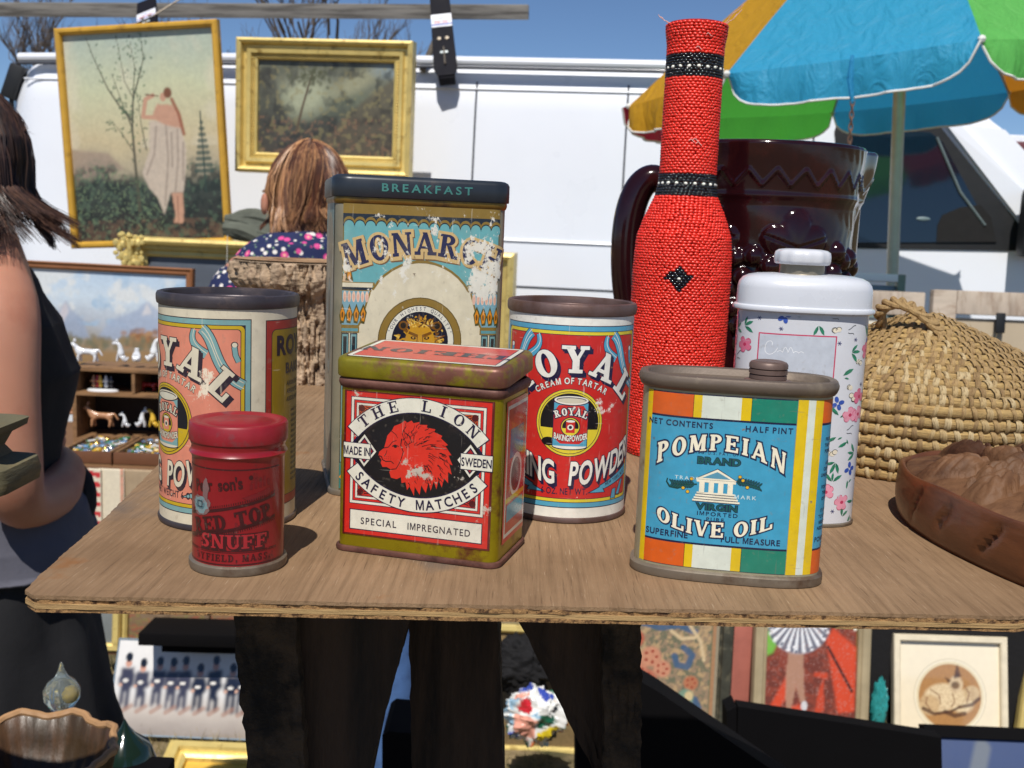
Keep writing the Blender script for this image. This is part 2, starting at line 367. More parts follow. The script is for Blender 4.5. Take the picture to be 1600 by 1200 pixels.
        if sec:
            P = [Vector(p)*1000 for p in sec(0)]; n = len(P); S = [0.]
            for i in range(n): S.append(S[-1]+(P[(i+1) % n]-P[i]).length)
            tot = S[-1]; nr = []
            for i in range(n):
                a = (P[(i+1) % n]-P[i]).normalized(); b = (P[i]-P[i-1]).normalized(); t = (a+b).normalized(); nr.append(Vector((t.y, -t.x)))
            us = [v.co.x for v in bm.verts]; lo, hi = min(us), max(us)
            for q in (-1, 0, 1):
                for u in S[:-1]:
                    if lo < u+q*tot < hi:
                        bmesh.ops.bisect_plane(bm, geom=bm.verts[:]+bm.edges[:]+bm.faces[:], plane_co=(u+q*tot, 0, 0), plane_no=(1, 0, 0), dist=1e-5)
            NR = {}
            Sa = np.array(S)
            bm.verts.index_update()
            for v in bm.verts:
                u = v.co.x % tot; i = min(n-1, max(0, int(np.searchsorted(Sa, u, side='right')-1))); t = (u-S[i])/max(1e-9, S[i+1]-S[i])
                p = P[i].lerp(P[(i+1) % n], t); nn = nr[i].lerp(nr[(i+1) % n], t).normalized(); z = v.co.z
                NR[v.index] = (nn.x, nn.y, 0); q = ((p.x+nn.x*z)/1000, (p.y+nn.y*z)/1000, v.co.y/1000)
                v.co = dent(*q) if dent else q
        else:
            o_, ax, ay = [Vector(q) for q in plane]; ax = ax.normalized(); ay = ay.normalized(); az = ax.cross(ay); NR = {}
            for v in bm.verts: NR[v.index] = tuple(az); v.co = o_+ax*v.co.x/1000+ay*v.co.y/1000+az*v.co.z/1000
        # faces must look outwards
        bm.normal_update()
        for f in bm.faces:
            a = sum((Vector(NR[v.index]) for v in f.verts), Vector())
            if f.normal.dot(a) < 0: f.normal_flip()
        bm.to_mesh(me); bm.free(); me.materials.append(m)
        me.polygons.foreach_set('use_smooth', [True]*len(me.polygons))
        me.normals_split_custom_set_from_vertices([NR[i] for i in range(len(me.vertices))])
        o = bpy.data.objects.new(name, me); COL.objects.link(o); o.parent = parent; return o
T = 1.265
# ================================================================== plywood board
def jit(P, step, amp, seed):
    r = random.Random(seed); Q = []
    for i in range(len(P)):
        a, b = Vector(P[i]), Vector(P[(i+1) % len(P)]); n = max(1, int((b-a).length/step)); w = 0
        for k in range(n):
            p = a.lerp(b, k/n); w = .6*w+r.uniform(-amp, amp); Q.append((p.x+r.uniform(-amp, amp)*.5+w*.5, p.y+w))
    return Q
BO = [(-.164, .3655), (.190, .3856), (.225, .400), (.345, .52), (.42, 1.02), (-.236, 1.02), (-.178, .475), (-.1715, .385), (-.1695, .370)]
def board_mat(name, c1, c2, c3, grain=(420, 14, 420), rough=.75):
    M_ = bpy.data.materials.new(name); M_.use_nodes = True; N = M_.node_tree.nodes; Lk = M_.node_tree.links; P = N['Principled BSDF']
    v = coords(N, Lk, (1, 1, 1), (0, 0, .07)); v2 = coords(N, Lk, grain, (0, 0, .07)); v3 = coords(N, Lk, (grain[0]*4.2, grain[1]*5, grain[2]*4.2), (0, 0, -.09))
    b = mix_rgb(N, Lk, c1, c2, mrange(N, Lk, noise(N, Lk, v, 9, 6, .6), .38, .66))
    g1 = noise(N, Lk, v2, 1, 6, .65); b = mix_rgb(N, Lk, b, c3, mrange(N, Lk, g1, .44, .74, 0, .6))
    g3 = noise(N, Lk, v3, 1, 2, .5)
    b = mix_rgb(N, Lk, b, L(225, 200, 170, .8), mrange(N, Lk, g3, .66, .78, 0, .5))       # pale fibres
    g4 = noise(N, Lk, coords(N, Lk, (900, 30, 900), (0, 0, .12)), 1.3, 3, .5)
    b = mix_rgb(N, Lk, b, L(70, 50, 36), mrange(N, Lk, g4, .62, .76, 0, .7))
    b = mix_rgb(N, Lk, b, L(150, 95, 45, .8), mrange(N, Lk, noise(N, Lk, v, 22, 5, .6), .64, .72, 0, .55))
    b = mix_rgb(N, Lk, b, L(96, 96, 98, .7), mrange(N, Lk, noise(N, Lk, coords(N, Lk, (1, .55, 1), (0, 0, .3)), 17, 5, .55), .60, .70, 0, .55))
    Lk.new(b, P.inputs['Base Color']); P.inputs['Roughness'].default_value = rough; P.inputs['Specular IOR Level'].default_value = .25
    bump(N, Lk, g1, .5, .0012, P); return M_
M_ply = board_mat('weathered_plywood', L(168, 137, 105, .80), L(144, 115, 86, .78), L(108, 83, 59, .76))
M_plyedge = mat('plywood_edge', L(188, 154, 104, .85), .85, var=.2, vs=3, stretch=(18, 18, 700), col2=L(140, 104, 64, .8), c2s=1.6, c2t=(.52, .70), bmp=.6, bs=4, bd=.001)
M_plyedge2 = mat('plywood_cross_edge', L(170, 130, 84, .85), .9, var=.3, vs=3, stretch=(220, 220, 220), col2=L(90, 60, 36, .7), c2s=1.6, c2t=(.5, .62), bmp=.8, bs=6, bd=.001)
board = empty('plywood_board', (0, 0, T), 0, 'weathered brown plywood board serving as the display shelf under the old tins', 'board')
MB().prism(jit(BO, .0016, .0003, 1), -.0014, 0).build('ply', M_ply, board, False)
Bi = [((x-.05)*.9985+.05, (y-.6)*.9988+.6) for x, y in BO]
MB().prism(jit(Bi, .003, .0003, 2), -.0030, -.0014).build('ply', M_plyedge2, board, False)
MB().prism(jit(BO, .006, .00022, 3), -.0048, -.0030).build('ply', M_plyedge, board, False)
MB().prism(jit(Bi, .004, .0003, 4), -.0062, -.0048).build('ply', M_plyedge2, board, False)
# ================================================================== the tins
M_rim = mat('rusty_rim', L(108, 88, 84), .5, .35, .25, 60, L(90, 60, 45), 40, (.45, .65), .3, 200, .0006)
M_rimdark = mat('dark_tarnished_rim', L(72, 66, 70), .42, .4, .3, 60, L(110, 95, 90), 50, (.52, .7), .3, 200, .0006)
M_rimgrey = mat('grey_tarnished_tin', L(128, 118, 104), .45, .4, .2, 50, L(88, 70, 56), 45, (.5, .68), .3, 200, .0006)
M_rimbrown = mat('brown_tarnished_lid', L(108, 95, 84), .5, .3, .2, 45, L(142, 128, 110), 30, (.52, .7), .25, 200, .0006)
CR = L(238, 230, 205); WH = L(240, 238, 228, .95); BK = L(18, 16, 22); NV = L(30, 26, 62); DK = L(38, 26, 30)
def ribbon(p, P, w, col, edge, hi, lay=3):
    p.line(P, w+.7, edge, lay); p.line(P, w, col, lay+.4)
    Q = [(x, y) for x, y in P]; p.line([(x+w*.22, y+w*.22) for x, y in Q], .35, hi, lay+.7)
def curve_pts(a, b, c, d, n=12):
    R_ = []
    for i in range(n+1):
        t = i/n; s = 1-t; R_.append(tuple(s**3*a[k]+3*s*s*t*b[k]+3*s*t*t*c[k]+t**3*d[k] for k in (0, 1)))
    return R_
def baking_label(p, red, white, blue, yel, yel2, dark, uc, wt, wtx, second=None):
    H0, H1 = 2.6, 95.6
    p.rect(-97, 2.2, 97, 97, white, 0)
    p.rect(uc-40.5, 7.4, uc+40.5, 91.6, dark, 1, 0); p.rect(uc-40.1, 7.8, uc+40.1, 91.2, blue, 1.6)
    p.rect(uc-38.0, 9.9, uc+38.0, 89.1, dark, 2); p.rect(uc-37.6, 10.2, uc+37.6, 88.8, yel, 2.6, 2.); p.rect(uc-36.2, 11.6, uc+36.2, 87.4, dark, 3, 1.5); p.rect(uc-35.9, 11.9, uc+35.9, 87.1, red, 3.5, 1.4)
    ST = (.25, .12, .12, .13)
    p.text('ROYAL', uc+1.0, 70.2, 12.2, white, 5, 'serif', sx=.97, sp=.17, out=dark, ow=.45, shad=dark, sh=(1.5, -1.6), curve=-.0185, rot=1.0, st=ST, grow=.1)
    p.text('CREAM OF TARTAR', uc+.3, 65.2, 2.9, white, 5, 'sans', sx=.8, sp=.24, bold=.03, out=dark, ow=.2, curve=-.0195, rot=1.0)
    for w_, c_, sx_ in (('BAKING', -21.5, .56), ('POWDER', 18.6, .53)):
        p.text(w_, uc+c_, 18.4, 11.2, white, 5, 'sans', sx=sx_, sp=.16, bold=.035, out=dark, ow=.4, shad=dark, sh=(1.1, -1.3), warp=lambda x, y, c_=c_: (x+.06*y*(1 if c_ > 0 else -1), y+.0088*((x+c_)**2)))
    p.text(wt, uc+wtx, 13.8, 3.1, dark, 4, 'sans', sx=.68, sp=.2, bold=.02)
    # roundel with a picture of the tin itself
    cy = 47.2
    p.ell(uc, cy, 15.7, 15.7, dark, 5); p.ell(uc, cy, 15.4, 15.4, yel, 5.4); p.ell(uc, cy, 14.5, 14.5, dark, 5.8); p.ell(uc, cy, 14.2, 14.2, yel, 6.1)
    V = [(uc+13.6*math.cos(a), cy+13.6*math.sin(a)) for a in [PI*i/30-.16+.32*(i == -1) for i in range(-0, 32)]]
    V = [(uc+13.6*math.cos(math.radians(a)), cy+13.6*math.sin(math.radians(a))) for a in range(-13, 194, 6)]
    p.poly(V, BK, 6.5); p.ell(uc-9.2, cy-9.0, 3.4, 2.0, BK, 6.5)
    t0, t1, a_, b_ = uc-7.3, uc+8.2, cy-11.2, cy+10.2
    def can(x0, y0, x1, y1, lay, deep):
        w = x1-x0; h = y1-y0; cx = (x0+x1)/2
        p.ell(cx, y0, w/2+.02*w, .09*w, dark, lay); p.ell(cx, y0+.02*w, w/2, .08*w, white, lay+.2); p.rect(x0-.02*w, y0, x1+.02*w, y1, dark, lay+.05); p.rect(x0, y0+.03*h, x1, y1, red, lay+.5)
        p.rect(x0, y0+.02*h, x1, y0+.07*h, blue, lay+.7); p.rect(x0, y1-.10*h, x1, y1-.05*h, blue, lay+.7)
        p.ell(cx, y1, w/2+.03*w, .15*w, dark, lay+.8); p.ell(cx, y1+.01*w, w/2, .13*w, white, lay+1); p.ell(cx, y1+.015*w, w/2-.06*w, .09*w, dark, lay+1.2); p.ell(cx, y1+.0*w, w/2-.08*w, .08*w, L(205, 200, 180), lay+1.4)
        p.text('ROYAL', cx, y0+.69*h, .155*h, white, lay+1.5, 'serif', sx=.86 if h > 10 else .95, sp=.2, out=dark, ow=.02*h, curve=-.035*15/w*1.0, rot=1., st=ST)
        if deep:
            p.text('BAKING', cx-.25*w, y0+.13*h, .13*h, white, lay+1.5, 'sans', sx=.5, sp=.12, bold=.04, out=dark, ow=.012*h, warp=lambda x, y: (x, y+.02*(x-.25*w)**2)); p.text('POWDER', cx+.25*w, y0+.13*h, .13*h, white, lay+1.5, 'sans', sx=.5, sp=.12, bold=.04, out=dark, ow=.012*h, warp=lambda x, y: (x, y+.02*(x+.25*w)**2))
            for sx_ in (-1, 1):
                p.poly([(cx+sx_*.5*w, y0+.2*h), (cx+sx_*.28*w, y0+.07*h), (cx+sx_*.5*w, y0+.06*h)], blue, lay+1.6); p.poly([(cx+sx_*.5*w, y1-.08*h), (cx+sx_*.36*w, y1-.1*h), (cx+sx_*.5*w, y1-.25*h)], blue, lay+1.6)
            p.ell(cx, y0+.44*h, .29*w, .21*h, dark, lay+1.5); p.ell(cx, y0+.44*h, .265*w, .19*h, yel, lay+1.8); p.poly([(cx+.24*w*math.cos(math.radians(q)), y0+.44*h+.17*h*math.sin(math.radians(q))) for q in range(-13, 194, 12)], BK, lay+2.1)
            p.rect(cx-.13*w, y0+.31*h, cx+.13*w, y0+.56*h, red, lay+2.5); p.ell(cx, y0+.56*h, .13*w, .025*h, white, lay+2.8); p.ell(cx, y0+.43*h, .09*w, .06*h, white, lay+2.8); p.ell(cx, y0+.43*h, .05*w, .035*h, dark, lay+3.1)
    can(t0, a_, t1, b_, 7, True)
    # ribbons at the corners
    for s in (-1, 1):
        X = lambda u: uc+s*u
        P1 = [(X(x), y) for x, y in curve_pts((20, 87.5), (27, 82), (24, 70), (37.3, 63.5))]
        p.line(P1, 5.0, dark, 4.2); p.line(P1, 4.3, blue, 4.6); p.line([(x, y+1.2) for x, y in P1], .35, white, 4.9); p.line([(x, y-1.2) for x, y in P1], .35, white, 4.9)
        P2 = [(X(x), y) for x, y in curve_pts((16.5, 86.8), (14.5, 82), (17, 79.5), (22, 76.5))]
        p.line(P2, 2.6, dark, 3.9, 4.4); p.line(P2, 2.0, blue, 4.05, 3.8); p.line([(x+.3, y+.5) for x, y in P2], .3, white, 4.15)
        p.ell(X(33.5), 80.8, 1.5, 1.4, dark, 4.3); p.ell(X(33.5), 80.8, 1.1, 1.0, white, 4.7)
        P3 = [(X(33.4), 80), (X(33.9), 76.5), (X(35.2), 73.6)]; p.line(P3, 2.6, dark, 4.2); p.line(P3, 2.0, blue, 4.6)
        # lower ribbon with the address
        p.poly([(X(15.5), 17.7), (X(35.7), 26.2), (X(35.7), 20.6), (X(18.5), 15.7)], dark, 4.2); p.poly([(X(16), 17.4), (X(35.7), 25.8), (X(35.7), 21.1), (X(18.7), 16.1)], blue, 4.6)
        p.poly([(X(9.5), 14.4), (X(17.5), 18.0), (X(19.6), 14.2)], dark, 4.0); p.poly([(X(11), 14.7), (X(17.4), 17.4), (X(18.9), 14.5)], blue, 4.4)
        p.poly([(X(23), 10.6), (X(27), 10.6), (X(27), 15.6), (X(24), 15.2)], dark, 4.8); p.poly([(X(23.5), 10.8), (X(26.5), 10.8), (X(26.5), 15.3), (X(24.4), 15.0)], blue, 5.2)
        p.poly([(X(27), 12.2), (X(30), 11.4), (X(33.5), 19.2), (X(30.6), 18.6)], dark, 4.5); p.poly([(X(27.6), 12.4), (X(29.7), 12.0), (X(32.7), 18.8), (X(30.9), 18.4)], blue, 4.9)
    p.text('NEW YORK, N.Y.', uc+26.8, 19.6, 1.6, dark, 5.2, 'sans', sx=.75, sp=.3, bold=.02, ang=.3)
    if second:
        rd, yl = second; a = uc+47.0; b = uc+95
        p.poly([(a, 9), (b, 9), (b, 91), (a, 91)], dark, 1); p.rect(a+.4, 9.4, b, 90.6, rd, 1.5); p.rect(a+3, 13, b-3, 87, dark, 2, 2.5); p.rect(a+3.3, 13.3, b-3.3, 86.7, yl, 2.5, 2.3)
        p.text('ROYAL', (a+b)/2-2, 76, 8.2, dark, 4, 'sans', sx=.85, bold=.06); p.text('BAKING', (a+b)/2-2, 67.5, 4.6, dark, 4, 'sans', sx=.9, bold=.05)
        r = random.Random(3)
        for i, y in enumerate([62, 58.5, 55] + [50-2.4*k for k in range(14)]):
            h = 2.0 if i < 3 else 1.15; p.text('ABSOLUTELY PURE', (a+b)/2-1, y, h, dark, 4, 'sans', sx=.8, bold=.03, sp=.2)
PR = [(-.0006, 0), (.0006, .0004), (.0009, .0016), (.0005, .0026), (0, .0028)]
def royal(loc, rz, lab, rimm, pm, scheme, bodym, tilt=(0, 0)):
    e = empty('baking_powder_tin', loc, rz, lab, 'tin', 'baking powder tins'); e.rotation_euler = (tilt[0], tilt[1], rz)
    S = sec_round(.0296)
    loft(S, [(-.0002, .002), (-.0002, .098)], 'body', bodym, e, top=False, bot=False)
    loft(S, PR, 'bottom_rim', rimm, e, top=False)
    loft(S, [(0, .0955), (.0008, .0961), (.0011, .0975), (.0011, .0996), (.0006, .1008), (-.0006, .1012), (-.0016, .1006), (-.0020, .0990), (-.0022, .0965), (-.0030, .0958), (-.0048, .0957), (-.0056, .0975), (-.0066, .0984), (-.0080, .0980), (-.0092, .0962), (-.012, .0955), (-.03, .0953)], 'lid', rimm, e, bot=False)
    p = Print(); scheme(p); p.build('paper_label', pm, e, sec=S); return e
M_roy2 = print_mat('red_paper_label', L(235, 225, 215), 60, (.71, .74), .42, .18, L(120, 95, 85), coat=.1, worn2=L(150, 110, 90), tint=(1., 1., 1., 1), zones=[((.012, -.028, .052), .018, .10), ((.0, -.03, .006), .02, .05)])
M_roy1 = print_mat('faded_pink_paper_label', L(228, 214, 190), 75, (.68, .72), .5, .35, L(150, 120, 90), coat=.05, stretch=(1, 1, .7), zones=[((-.002, -.0305, .064), .012, .13), ((.002, -.03, .048), .02, .07), ((.006, -.03, .045), .012, .12)])
M_tinb = mat('tinplate', L(150, 145, 135), .4, .5)
RED = L(205, 42, 38, .95); 
royal((.0270, .5165, T), math.radians(4), 'bright red baking powder tin with a paper label, between matches tin and olive oil tin', M_rim, M_roy2,
      lambda p: baking_label(p, RED, WH, L(88, 172, 205, .9), L(235, 215, 60, .9), None, NV, -2.2, '6 OZ. NET WT.', -1), M_tinb, tilt=(0, 0))
royal((-.1262, .4790, T), math.radians(2), 'faded salmon pink baking powder tin with a dark sunken lid, behind the small red tin', M_rimdark, M_roy1,
      lambda p: baking_label(p, L(222, 138, 112, .9), L(226, 216, 190, .85), L(128, 172, 172, .85), L(212, 178, 30, .8), None, L(42, 28, 40), -24.5, 'NET WEIGHT 6 OZ.', 4, (L(170, 55, 45, .8), L(165, 135, 30, .75))), M_tinb)
# ---- small red snuff tin
sn = empty('snuff_tin', (-.1042, .4108, T), math.radians(0), 'small round dark red snuff tin with black lettering, front left on the board', 'tin')
S = sec_round(.0174, 64)
M_snb = mat('red_enamelled_tin', L(150, 26, 36, .85), .32, 0, .18, 60, L(84, 36, 38), 90, (.58, .68), .08, 60, .0008, coat=.25)
M_snl = mat('red_enamelled_lid', L(146, 24, 36, .85), .44, 0, .25, 60, L(106, 62, 64), 70, (.54, .66), .12, 60, .0008, coat=.08)
loft(S, [(0, .001), (0, .0435), (.0004, .0445), (.0011, .0455), (.0004, .0466), (.0001, .048), (.0006, .049), (.0006, .0505)], 'body', M_snb, sn, top=False)
loft(S, [(0, .0), (.0010, .0003), (.0013, .0012), (.0012, .0033), (.0006, .0038), (.0, .0039)], 'bottom_rim', M_rimgrey, sn, top=False)
loft(S, [(.0008, .0498), (.0011, .0500), (.0012, .0505), (.0012, .0562), (.0007, .0570), (-.0006, .0573), (-.0016, .0570), (-.0030, .0566), (-.0034, .0564), (-.005, .0564), (-.0056, .0568), (-.0165, .0570)], 'lid', M_snl, sn, bot=False)
p = Print(); B2 = L(58, 12, 20); B3 = L(110, 18, 28)
for y in (44.2,): p.line([(u, y) for u in range(-50, 51, 5)], .45, B2, 1)
p.line([(u, 41.0) for u in range(-24, 25, 4)], .5, B2, 1); p.line([(u, 4.6) for u in range(-50, 51, 5)], .5, B2, 1)
p.text("son's", 1.5, 33.5, 4.6, B2, 2, 'sans', sx=.8, bold=.045, sp=.12, ang=.12); p.text('Pear', -10.5, 32.2, 4.6, B2, 2, 'sans', sx=.8, bold=.045, ang=.12)
for k, (a, b, w_) in enumerate([(21.8, 28.6, .3), (22.4, 29.2, .9), (13.9, 20.9, .9), (13.2, 20.2, .3)]): p.line([(-21, a), (21, b+1.2)], w_, B2, 1.5+.1*k)
for i in range(46): u = -20+i*.9; p.rect(u, 23.2+(u+21)*.19, u+.35, 24.0+(u+21)*.19, B2, 2); p.rect(u, 12.4+(u+21)*.19, u+.35, 13.1+(u+21)*.19, B2, 2)
p.text('RED TOP', 1.5, 18.6, 5.9, B2, 3, 'serif', sx=1.0, sp=.16, st=(.27, .13, .12, .13), ang=.19)
for dx in (0,): p.text('SNUFF', 2., 10.9, 5.3, L(160, 34, 44), 3, 'serif', sx=1.15, sp=.2, out=B2, ow=.45, shad=B2, sh=(.8, -.4), st=(.25, .12, .1, .13))
for y, w_ in ((9.9, .35), (9.3, .2)): p.line([(-22, y), (22, y)], w_, B2, 2)
p.text('FIELD, MASS.', 4.5, 5.9, 2.6, B2, 3, 'serif', sx=1.0, sp=.3, st=(.25, .1, .1, .12)); p.text('BY', -12.5, 5.9, 2.6, B2, 3, 'serif', sx=.95, sp=.3, st=(.25, .1, .1, .12))
# little factory engraving and line shading at the right
for i in range(5): p.rect(9+i*1.9, 33.5+i*.3, 10.2+i*1.9, 35.5+i*.35+(i % 2)*1.6, B3, 2)
p.poly([(6, 30.4), (18, 33.4), (18, 31), (9, 28.8)], B3, 1.8); p.ell(9.5, 38, .9, .9, B2, 2)
p.rect(3.2, 16.6, 4.2, 21, B3, 1.5)
# worn patch showing blue grey tin
rr = random.Random(5)
for lay, rad, cc in ((4, 4.6, L(120, 92, 92)), (4.5, 4.0, L(118, 142, 146)), (5, 2.2, L(78, 112, 122)), (5.4, 1.3, L(150, 165, 165))):
    p.poly([(-12.6+rad*(1+.22*rr.uniform(-1, 1))*math.cos(a)*(1.15 if lay < 5 else 1.3), 26.8+rad*(1+.22*rr.uniform(-1, 1))*math.sin(a)*.8) for a in [2*PI*i/22 for i in range(22)]], cc, lay)
p.poly([(-9.5+rr.uniform(-.4, .4)+1.6*math.cos(a), 33+rr.uniform(-.5, .5)+4.2*math.sin(a)) for a in [2*PI*i/16 for i in range(16)]], L(120, 92, 92), 4)
p.rect(-14.2, 25.6, -11.0, 28.2, L(40, 60, 70), 5.6, .5); p.rect(-13.6, 26.1, -11.6, 27.7, L(110, 135, 140), 5.9, .3)
M_snp = print_mat('red_tin_lettering', L(140, 40, 46), 130, (.60, .66), .3, .3, L(90, 20, 30), coat=.4)
p.V = [(x*.93, y, z) for x, y, z in p.V]
p.build('printed_lettering', M_snp, sn, sec=S)
# ---- olive oil tin
ol = empty('olive_oil_tin', (.0890, .4262, T), math.radians(-9), 'flat blue olive oil tin with orange, white and green blocks and a ribbed screw cap', 'tin')
S = sec_super(.0366, .0170, 3.0)
BL = L(66, 160, 196, .92); YE = L(232, 196, 20, .9); OR = L(222, 96, 26, .9); TE = L(24, 132, 108, .9); GW = L(222, 228, 214, .92); DG = L(20, 62, 58); CM = L(176, 170, 142, .85)
M_olm = mat('cream_tinplate', CM, .4, .3, .15, 60, L(120, 100, 75), 60, (.6, .72), .1, 100, .0005)
loft(S, [(0, .001), (0, .0755)], 'body', M_olm, ol, top=False)
loft(S, [(.0, 0), (.0013, .0003), (.0016, .0015), (.0015, .0035), (.0007, .0042), (.0, .0044)], 'bottom_rim', M_rimgrey, ol, top=False)
loft(S, [(.0001, .0748), (.0008, .0752), (.0015, .0762), (.0020, .0776), (.0021, .0788), (.0015, .0803), (.0002, .0808), (-.0014, .0803), (-.0020, .0788), (-.0024, .0778), (-.004, .0775), (-.0145, .0776)], 'lid', M_rimbrown, ol, bot=False)
cap = MB().lathe([(.0078, .0772), (.0092, .0775), (.0092, .0785), (.0074, .0790)], 32, (.0118, .003, 0))
cap.lathe([(.0060, .078), (.0073, .0792), (.0073, .0806), (.0068, .0809), (.0075, .0812), (.0075, .0828), (.0069, .0831), (.0076, .0834), (.0076, .0848), (.0070, .0857), (.0056, .0862), (.0050, .0860), (.0001, .0862)], 40, (.0118, .003, 0)).build('screw_cap', mat('brown_cap', L(112, 92, 84), .5, .25, .15, 60, L(80, 62, 52), 60, (.5, .68), .2, 200, .0005), ol)
p = Print(); a0 = -33.2; a1 = 22.4
p.rect(-35.8, 5.2, -33.2, 74, YE, 1); p.rect(a0, 5.2, a1, 74, L(20, 24, 60), 0.6)
for y0, y1 in ((5.4, 14.6), (64.9, 73.6)):
    p.rect(a0, y0, -16.6, y1, OR, 1.5); p.rect(-16.6, y0, -13.4, y1, YE, 1.5); p.rect(-13.4, y0, 1.4, y1, GW, 1.5); p.rect(1.4, y0, 5.2, y1, YE, 1.5); p.rect(5.2, y0, a1, y1, TE, 1.5); p.line([(-16.6, y0), (-16.6, y1)], .2, L(60, 40, 20), 2); p.line([(5.2, y0), (5.2, y1)], .2, L(30, 50, 20), 2)
p.rect(a0, 15.4, a1, 64.1, BL, 1.6)
p.rect(a1+.2, 5.2, a1+4.2, 74, YE, 1.2); p.rect(a1+4.2, 5.2, a1+7.2, 74, GW, 1.2); p.rect(a1+7.2, 5.2, a1+10.8, 74, YE, 1.2)
p.rect(a1+10.8, 5.2, a1+30, 74, OR, 1.0); p.rect(a1+10.8, 14.6, a1+30, 65.0, L(20, 24, 60), 1.3); p.rect(a1+10.8, 15.4, a1+30, 64.1, BL, 1.6)
for i, (t_, h) in enumerate([('FROM THE', 1.5), ('THE HEART', 1.5), ('POMPEIAN', 1.5), ('', 1), ('A PURE', 1.5), ('OLIVE OIL', 1.5), ('UNEXCELLED', 1.5), ('', 1), ('FOR TABLE', 1.5), ('THE BEST', 1.5), ('OF ITALY', 1.5), ('', 1), ('IT IS PURE', 1.5), ('TO USE FOR', 1.5), ('MEDICINAL', 1.5), ('NEEDS ONLY', 1.5), ('', 1), ('POMPEIAN', 2.2), ('CO.', 1.8)]):
    p.text(t_, a1+17.5, 58-i*2.35, h*.9, L(24, 36, 70), 3, 'sans', sx=.85, sp=.2, bold=.03)
TX = L(22, 34, 72); G_ = L(22, 84, 82)
p.text('NET CONTENTS', -21.6, 60.9, 2.3, TX, 3, 'sans', sx=.95, sp=.28, bold=.035); p.text('HALF PINT', 12.4, 60.8, 2.3, TX, 3, 'sans', sx=.95, sp=.36, bold=.035)
FS = (.24, .13, .10, .06)
p.text('POMPEIAN', -5.4, 0, 6.2, CR, 4, 'serif', sx=1.0, sp=.27, out=TX, ow=.55, warp=lambda x, y: (x, 52.6-.0125*x*x+y*(1+.00055*x*x)), st=FS)
p.text('REG. U.S. PAT. OFF.', -5.8, 50.9, 1.1, TX, 3, 'sans', sx=1.05, sp=.4, bold=.0)
p.text('BRAND', -5.6, 47.1, 2.7, G_, 3, 'sans', sx=1.25, sp=.18, bold=.04, out=TX, ow=.22)
p.text('TRADE', -17.5, 40.2, 1.4, L(190, 215, 220), 3, 'sans', sx=1.2, sp=.4, bold=.03); p.text('MARK', 5.2, 34.3, 1.5, L(190, 215, 220), 3, 'sans', sx=1.2, sp=.4, bold=.03)
_b0 = len(p.V)
cx = -5.9
p.poly([(cx-8.2, 38.3), (cx, 42.6), (cx+7.6, 38.3)], TX, 3.6, .3); p.poly([(cx-8.2, 38.3), (cx, 42.6), (cx+7.6, 38.3)], CR, 4); p.poly([(cx-5.6, 38.9), (cx, 41.6), (cx+5.2, 38.9)], L(90, 150, 175), 4.5); p.rect(cx-7.6, 37.2, cx+7.2, 38.2, CR, 4)
for i in range(4): p.rect(cx-6.6+i*3.6, 33.2, cx-4.6+i*3.6, 37.2, CR, 4)
for i in range(4): p.rect(cx-7.4-i*.5, 32.6-i*1.0, cx+7+i*.7, 33.3-i*1.0, CR, 4); p.rect(cx-7.4-i*.5, 32.3-i*1.0, cx+7+i*.7, 32.55-i*1.0, TX, 4)
for s_, bx, by, st_ in ((-1, cx-7.5, 36.2, 1), (1, cx+6.4, 38.4, 1)):
    P1 = [(bx+s_*2*t_, by-(.25*t_*t_*.3 if s_ > 0 else .42*t_-.06*t_*t_)) for t_ in [i*.5 for i in range(11)]]; p.line(P1, .55, DG, 3.6)
    for i in range(1, 10):
        q = P1[i]
        for sgn in (-1, 1):
            an = (PI if s_ < 0 else 0)+sgn*.75*s_*(-1)*(-1); p.ell(q[0]+1.2*math.cos(an), q[1]+1.1*math.sin(an), 1.25, .42, TX, 3.4+.01*i, an, 12); p.ell(q[0]+1.2*math.cos(an), q[1]+1.1*math.sin(an), 1.0, .27, G_, 3.8+.01*i, an, 12)
    for dx, dy in ((2.2, 1.9), (5.2, -2.0), (3.4, .6 if s_ > 0 else -3.3)): p.ell(bx+s_*dx, by+dy, .8, .75, TX, 4.2, 0, 14); p.ell(bx+s_*dx, by+dy, .6, .56, L(230, 180, 40), 4.6, 0, 14)
p.line([(cx-11, 35.8), (cx-15, 34), (cx-18, 34.2), (cx-19.3, 36), (cx-19, 37.4)], 1.1, DG, 3.5, .5)
p.V[_b0:] = [(x, y+2.6, z) for x, y, z in p.V[_b0:]]
p.text('VIRGIN', -5.3, 29.0, 2.5, G_, 3, 'sans', sx=1.35, sp=.2, bold=.04, out=TX, ow=.22)
p.text('IMPORTED', -4.9, 26.7, 1.6, TX, 3, 'sans', sx=1.2, sp=.35, bold=.02); p.text('PURE', -5.6, 24.6, 1.5, TX, 3, 'sans', sx=1.2, sp=.35, bold=.02)
p.text('OLIVE OIL', -6.4, 0, 6.0, CR, 4, 'serif', sx=1.02, sp=.2, out=TX, ow=.55, warp=lambda x, y: (x, 18.2+.0105*x*x+y*(1-.0002*x*x)), st=FS)
p.text('SUPERFINE', -24.2, 16.9, 2.5, TX, 3, 'sans', sx=.95, sp=.24, bold=.035); p.text('FULL MEASURE', 8.4, 16.7, 2.4, TX, 3, 'sans', sx=.95, sp=.2, bold=.035)
M_olp = print_mat('blue_tin_litho', L(120, 110, 100), 85, (.715, .735), .35, .14, L(110, 110, 95), worn2=L(100, 80, 70), coat=.12, zones=[((-.022, -.017, .055), .007, .10), ((-.005, -.017, .062), .05, .015)])
p.build('printed_label', M_olp, ol, sec=S)
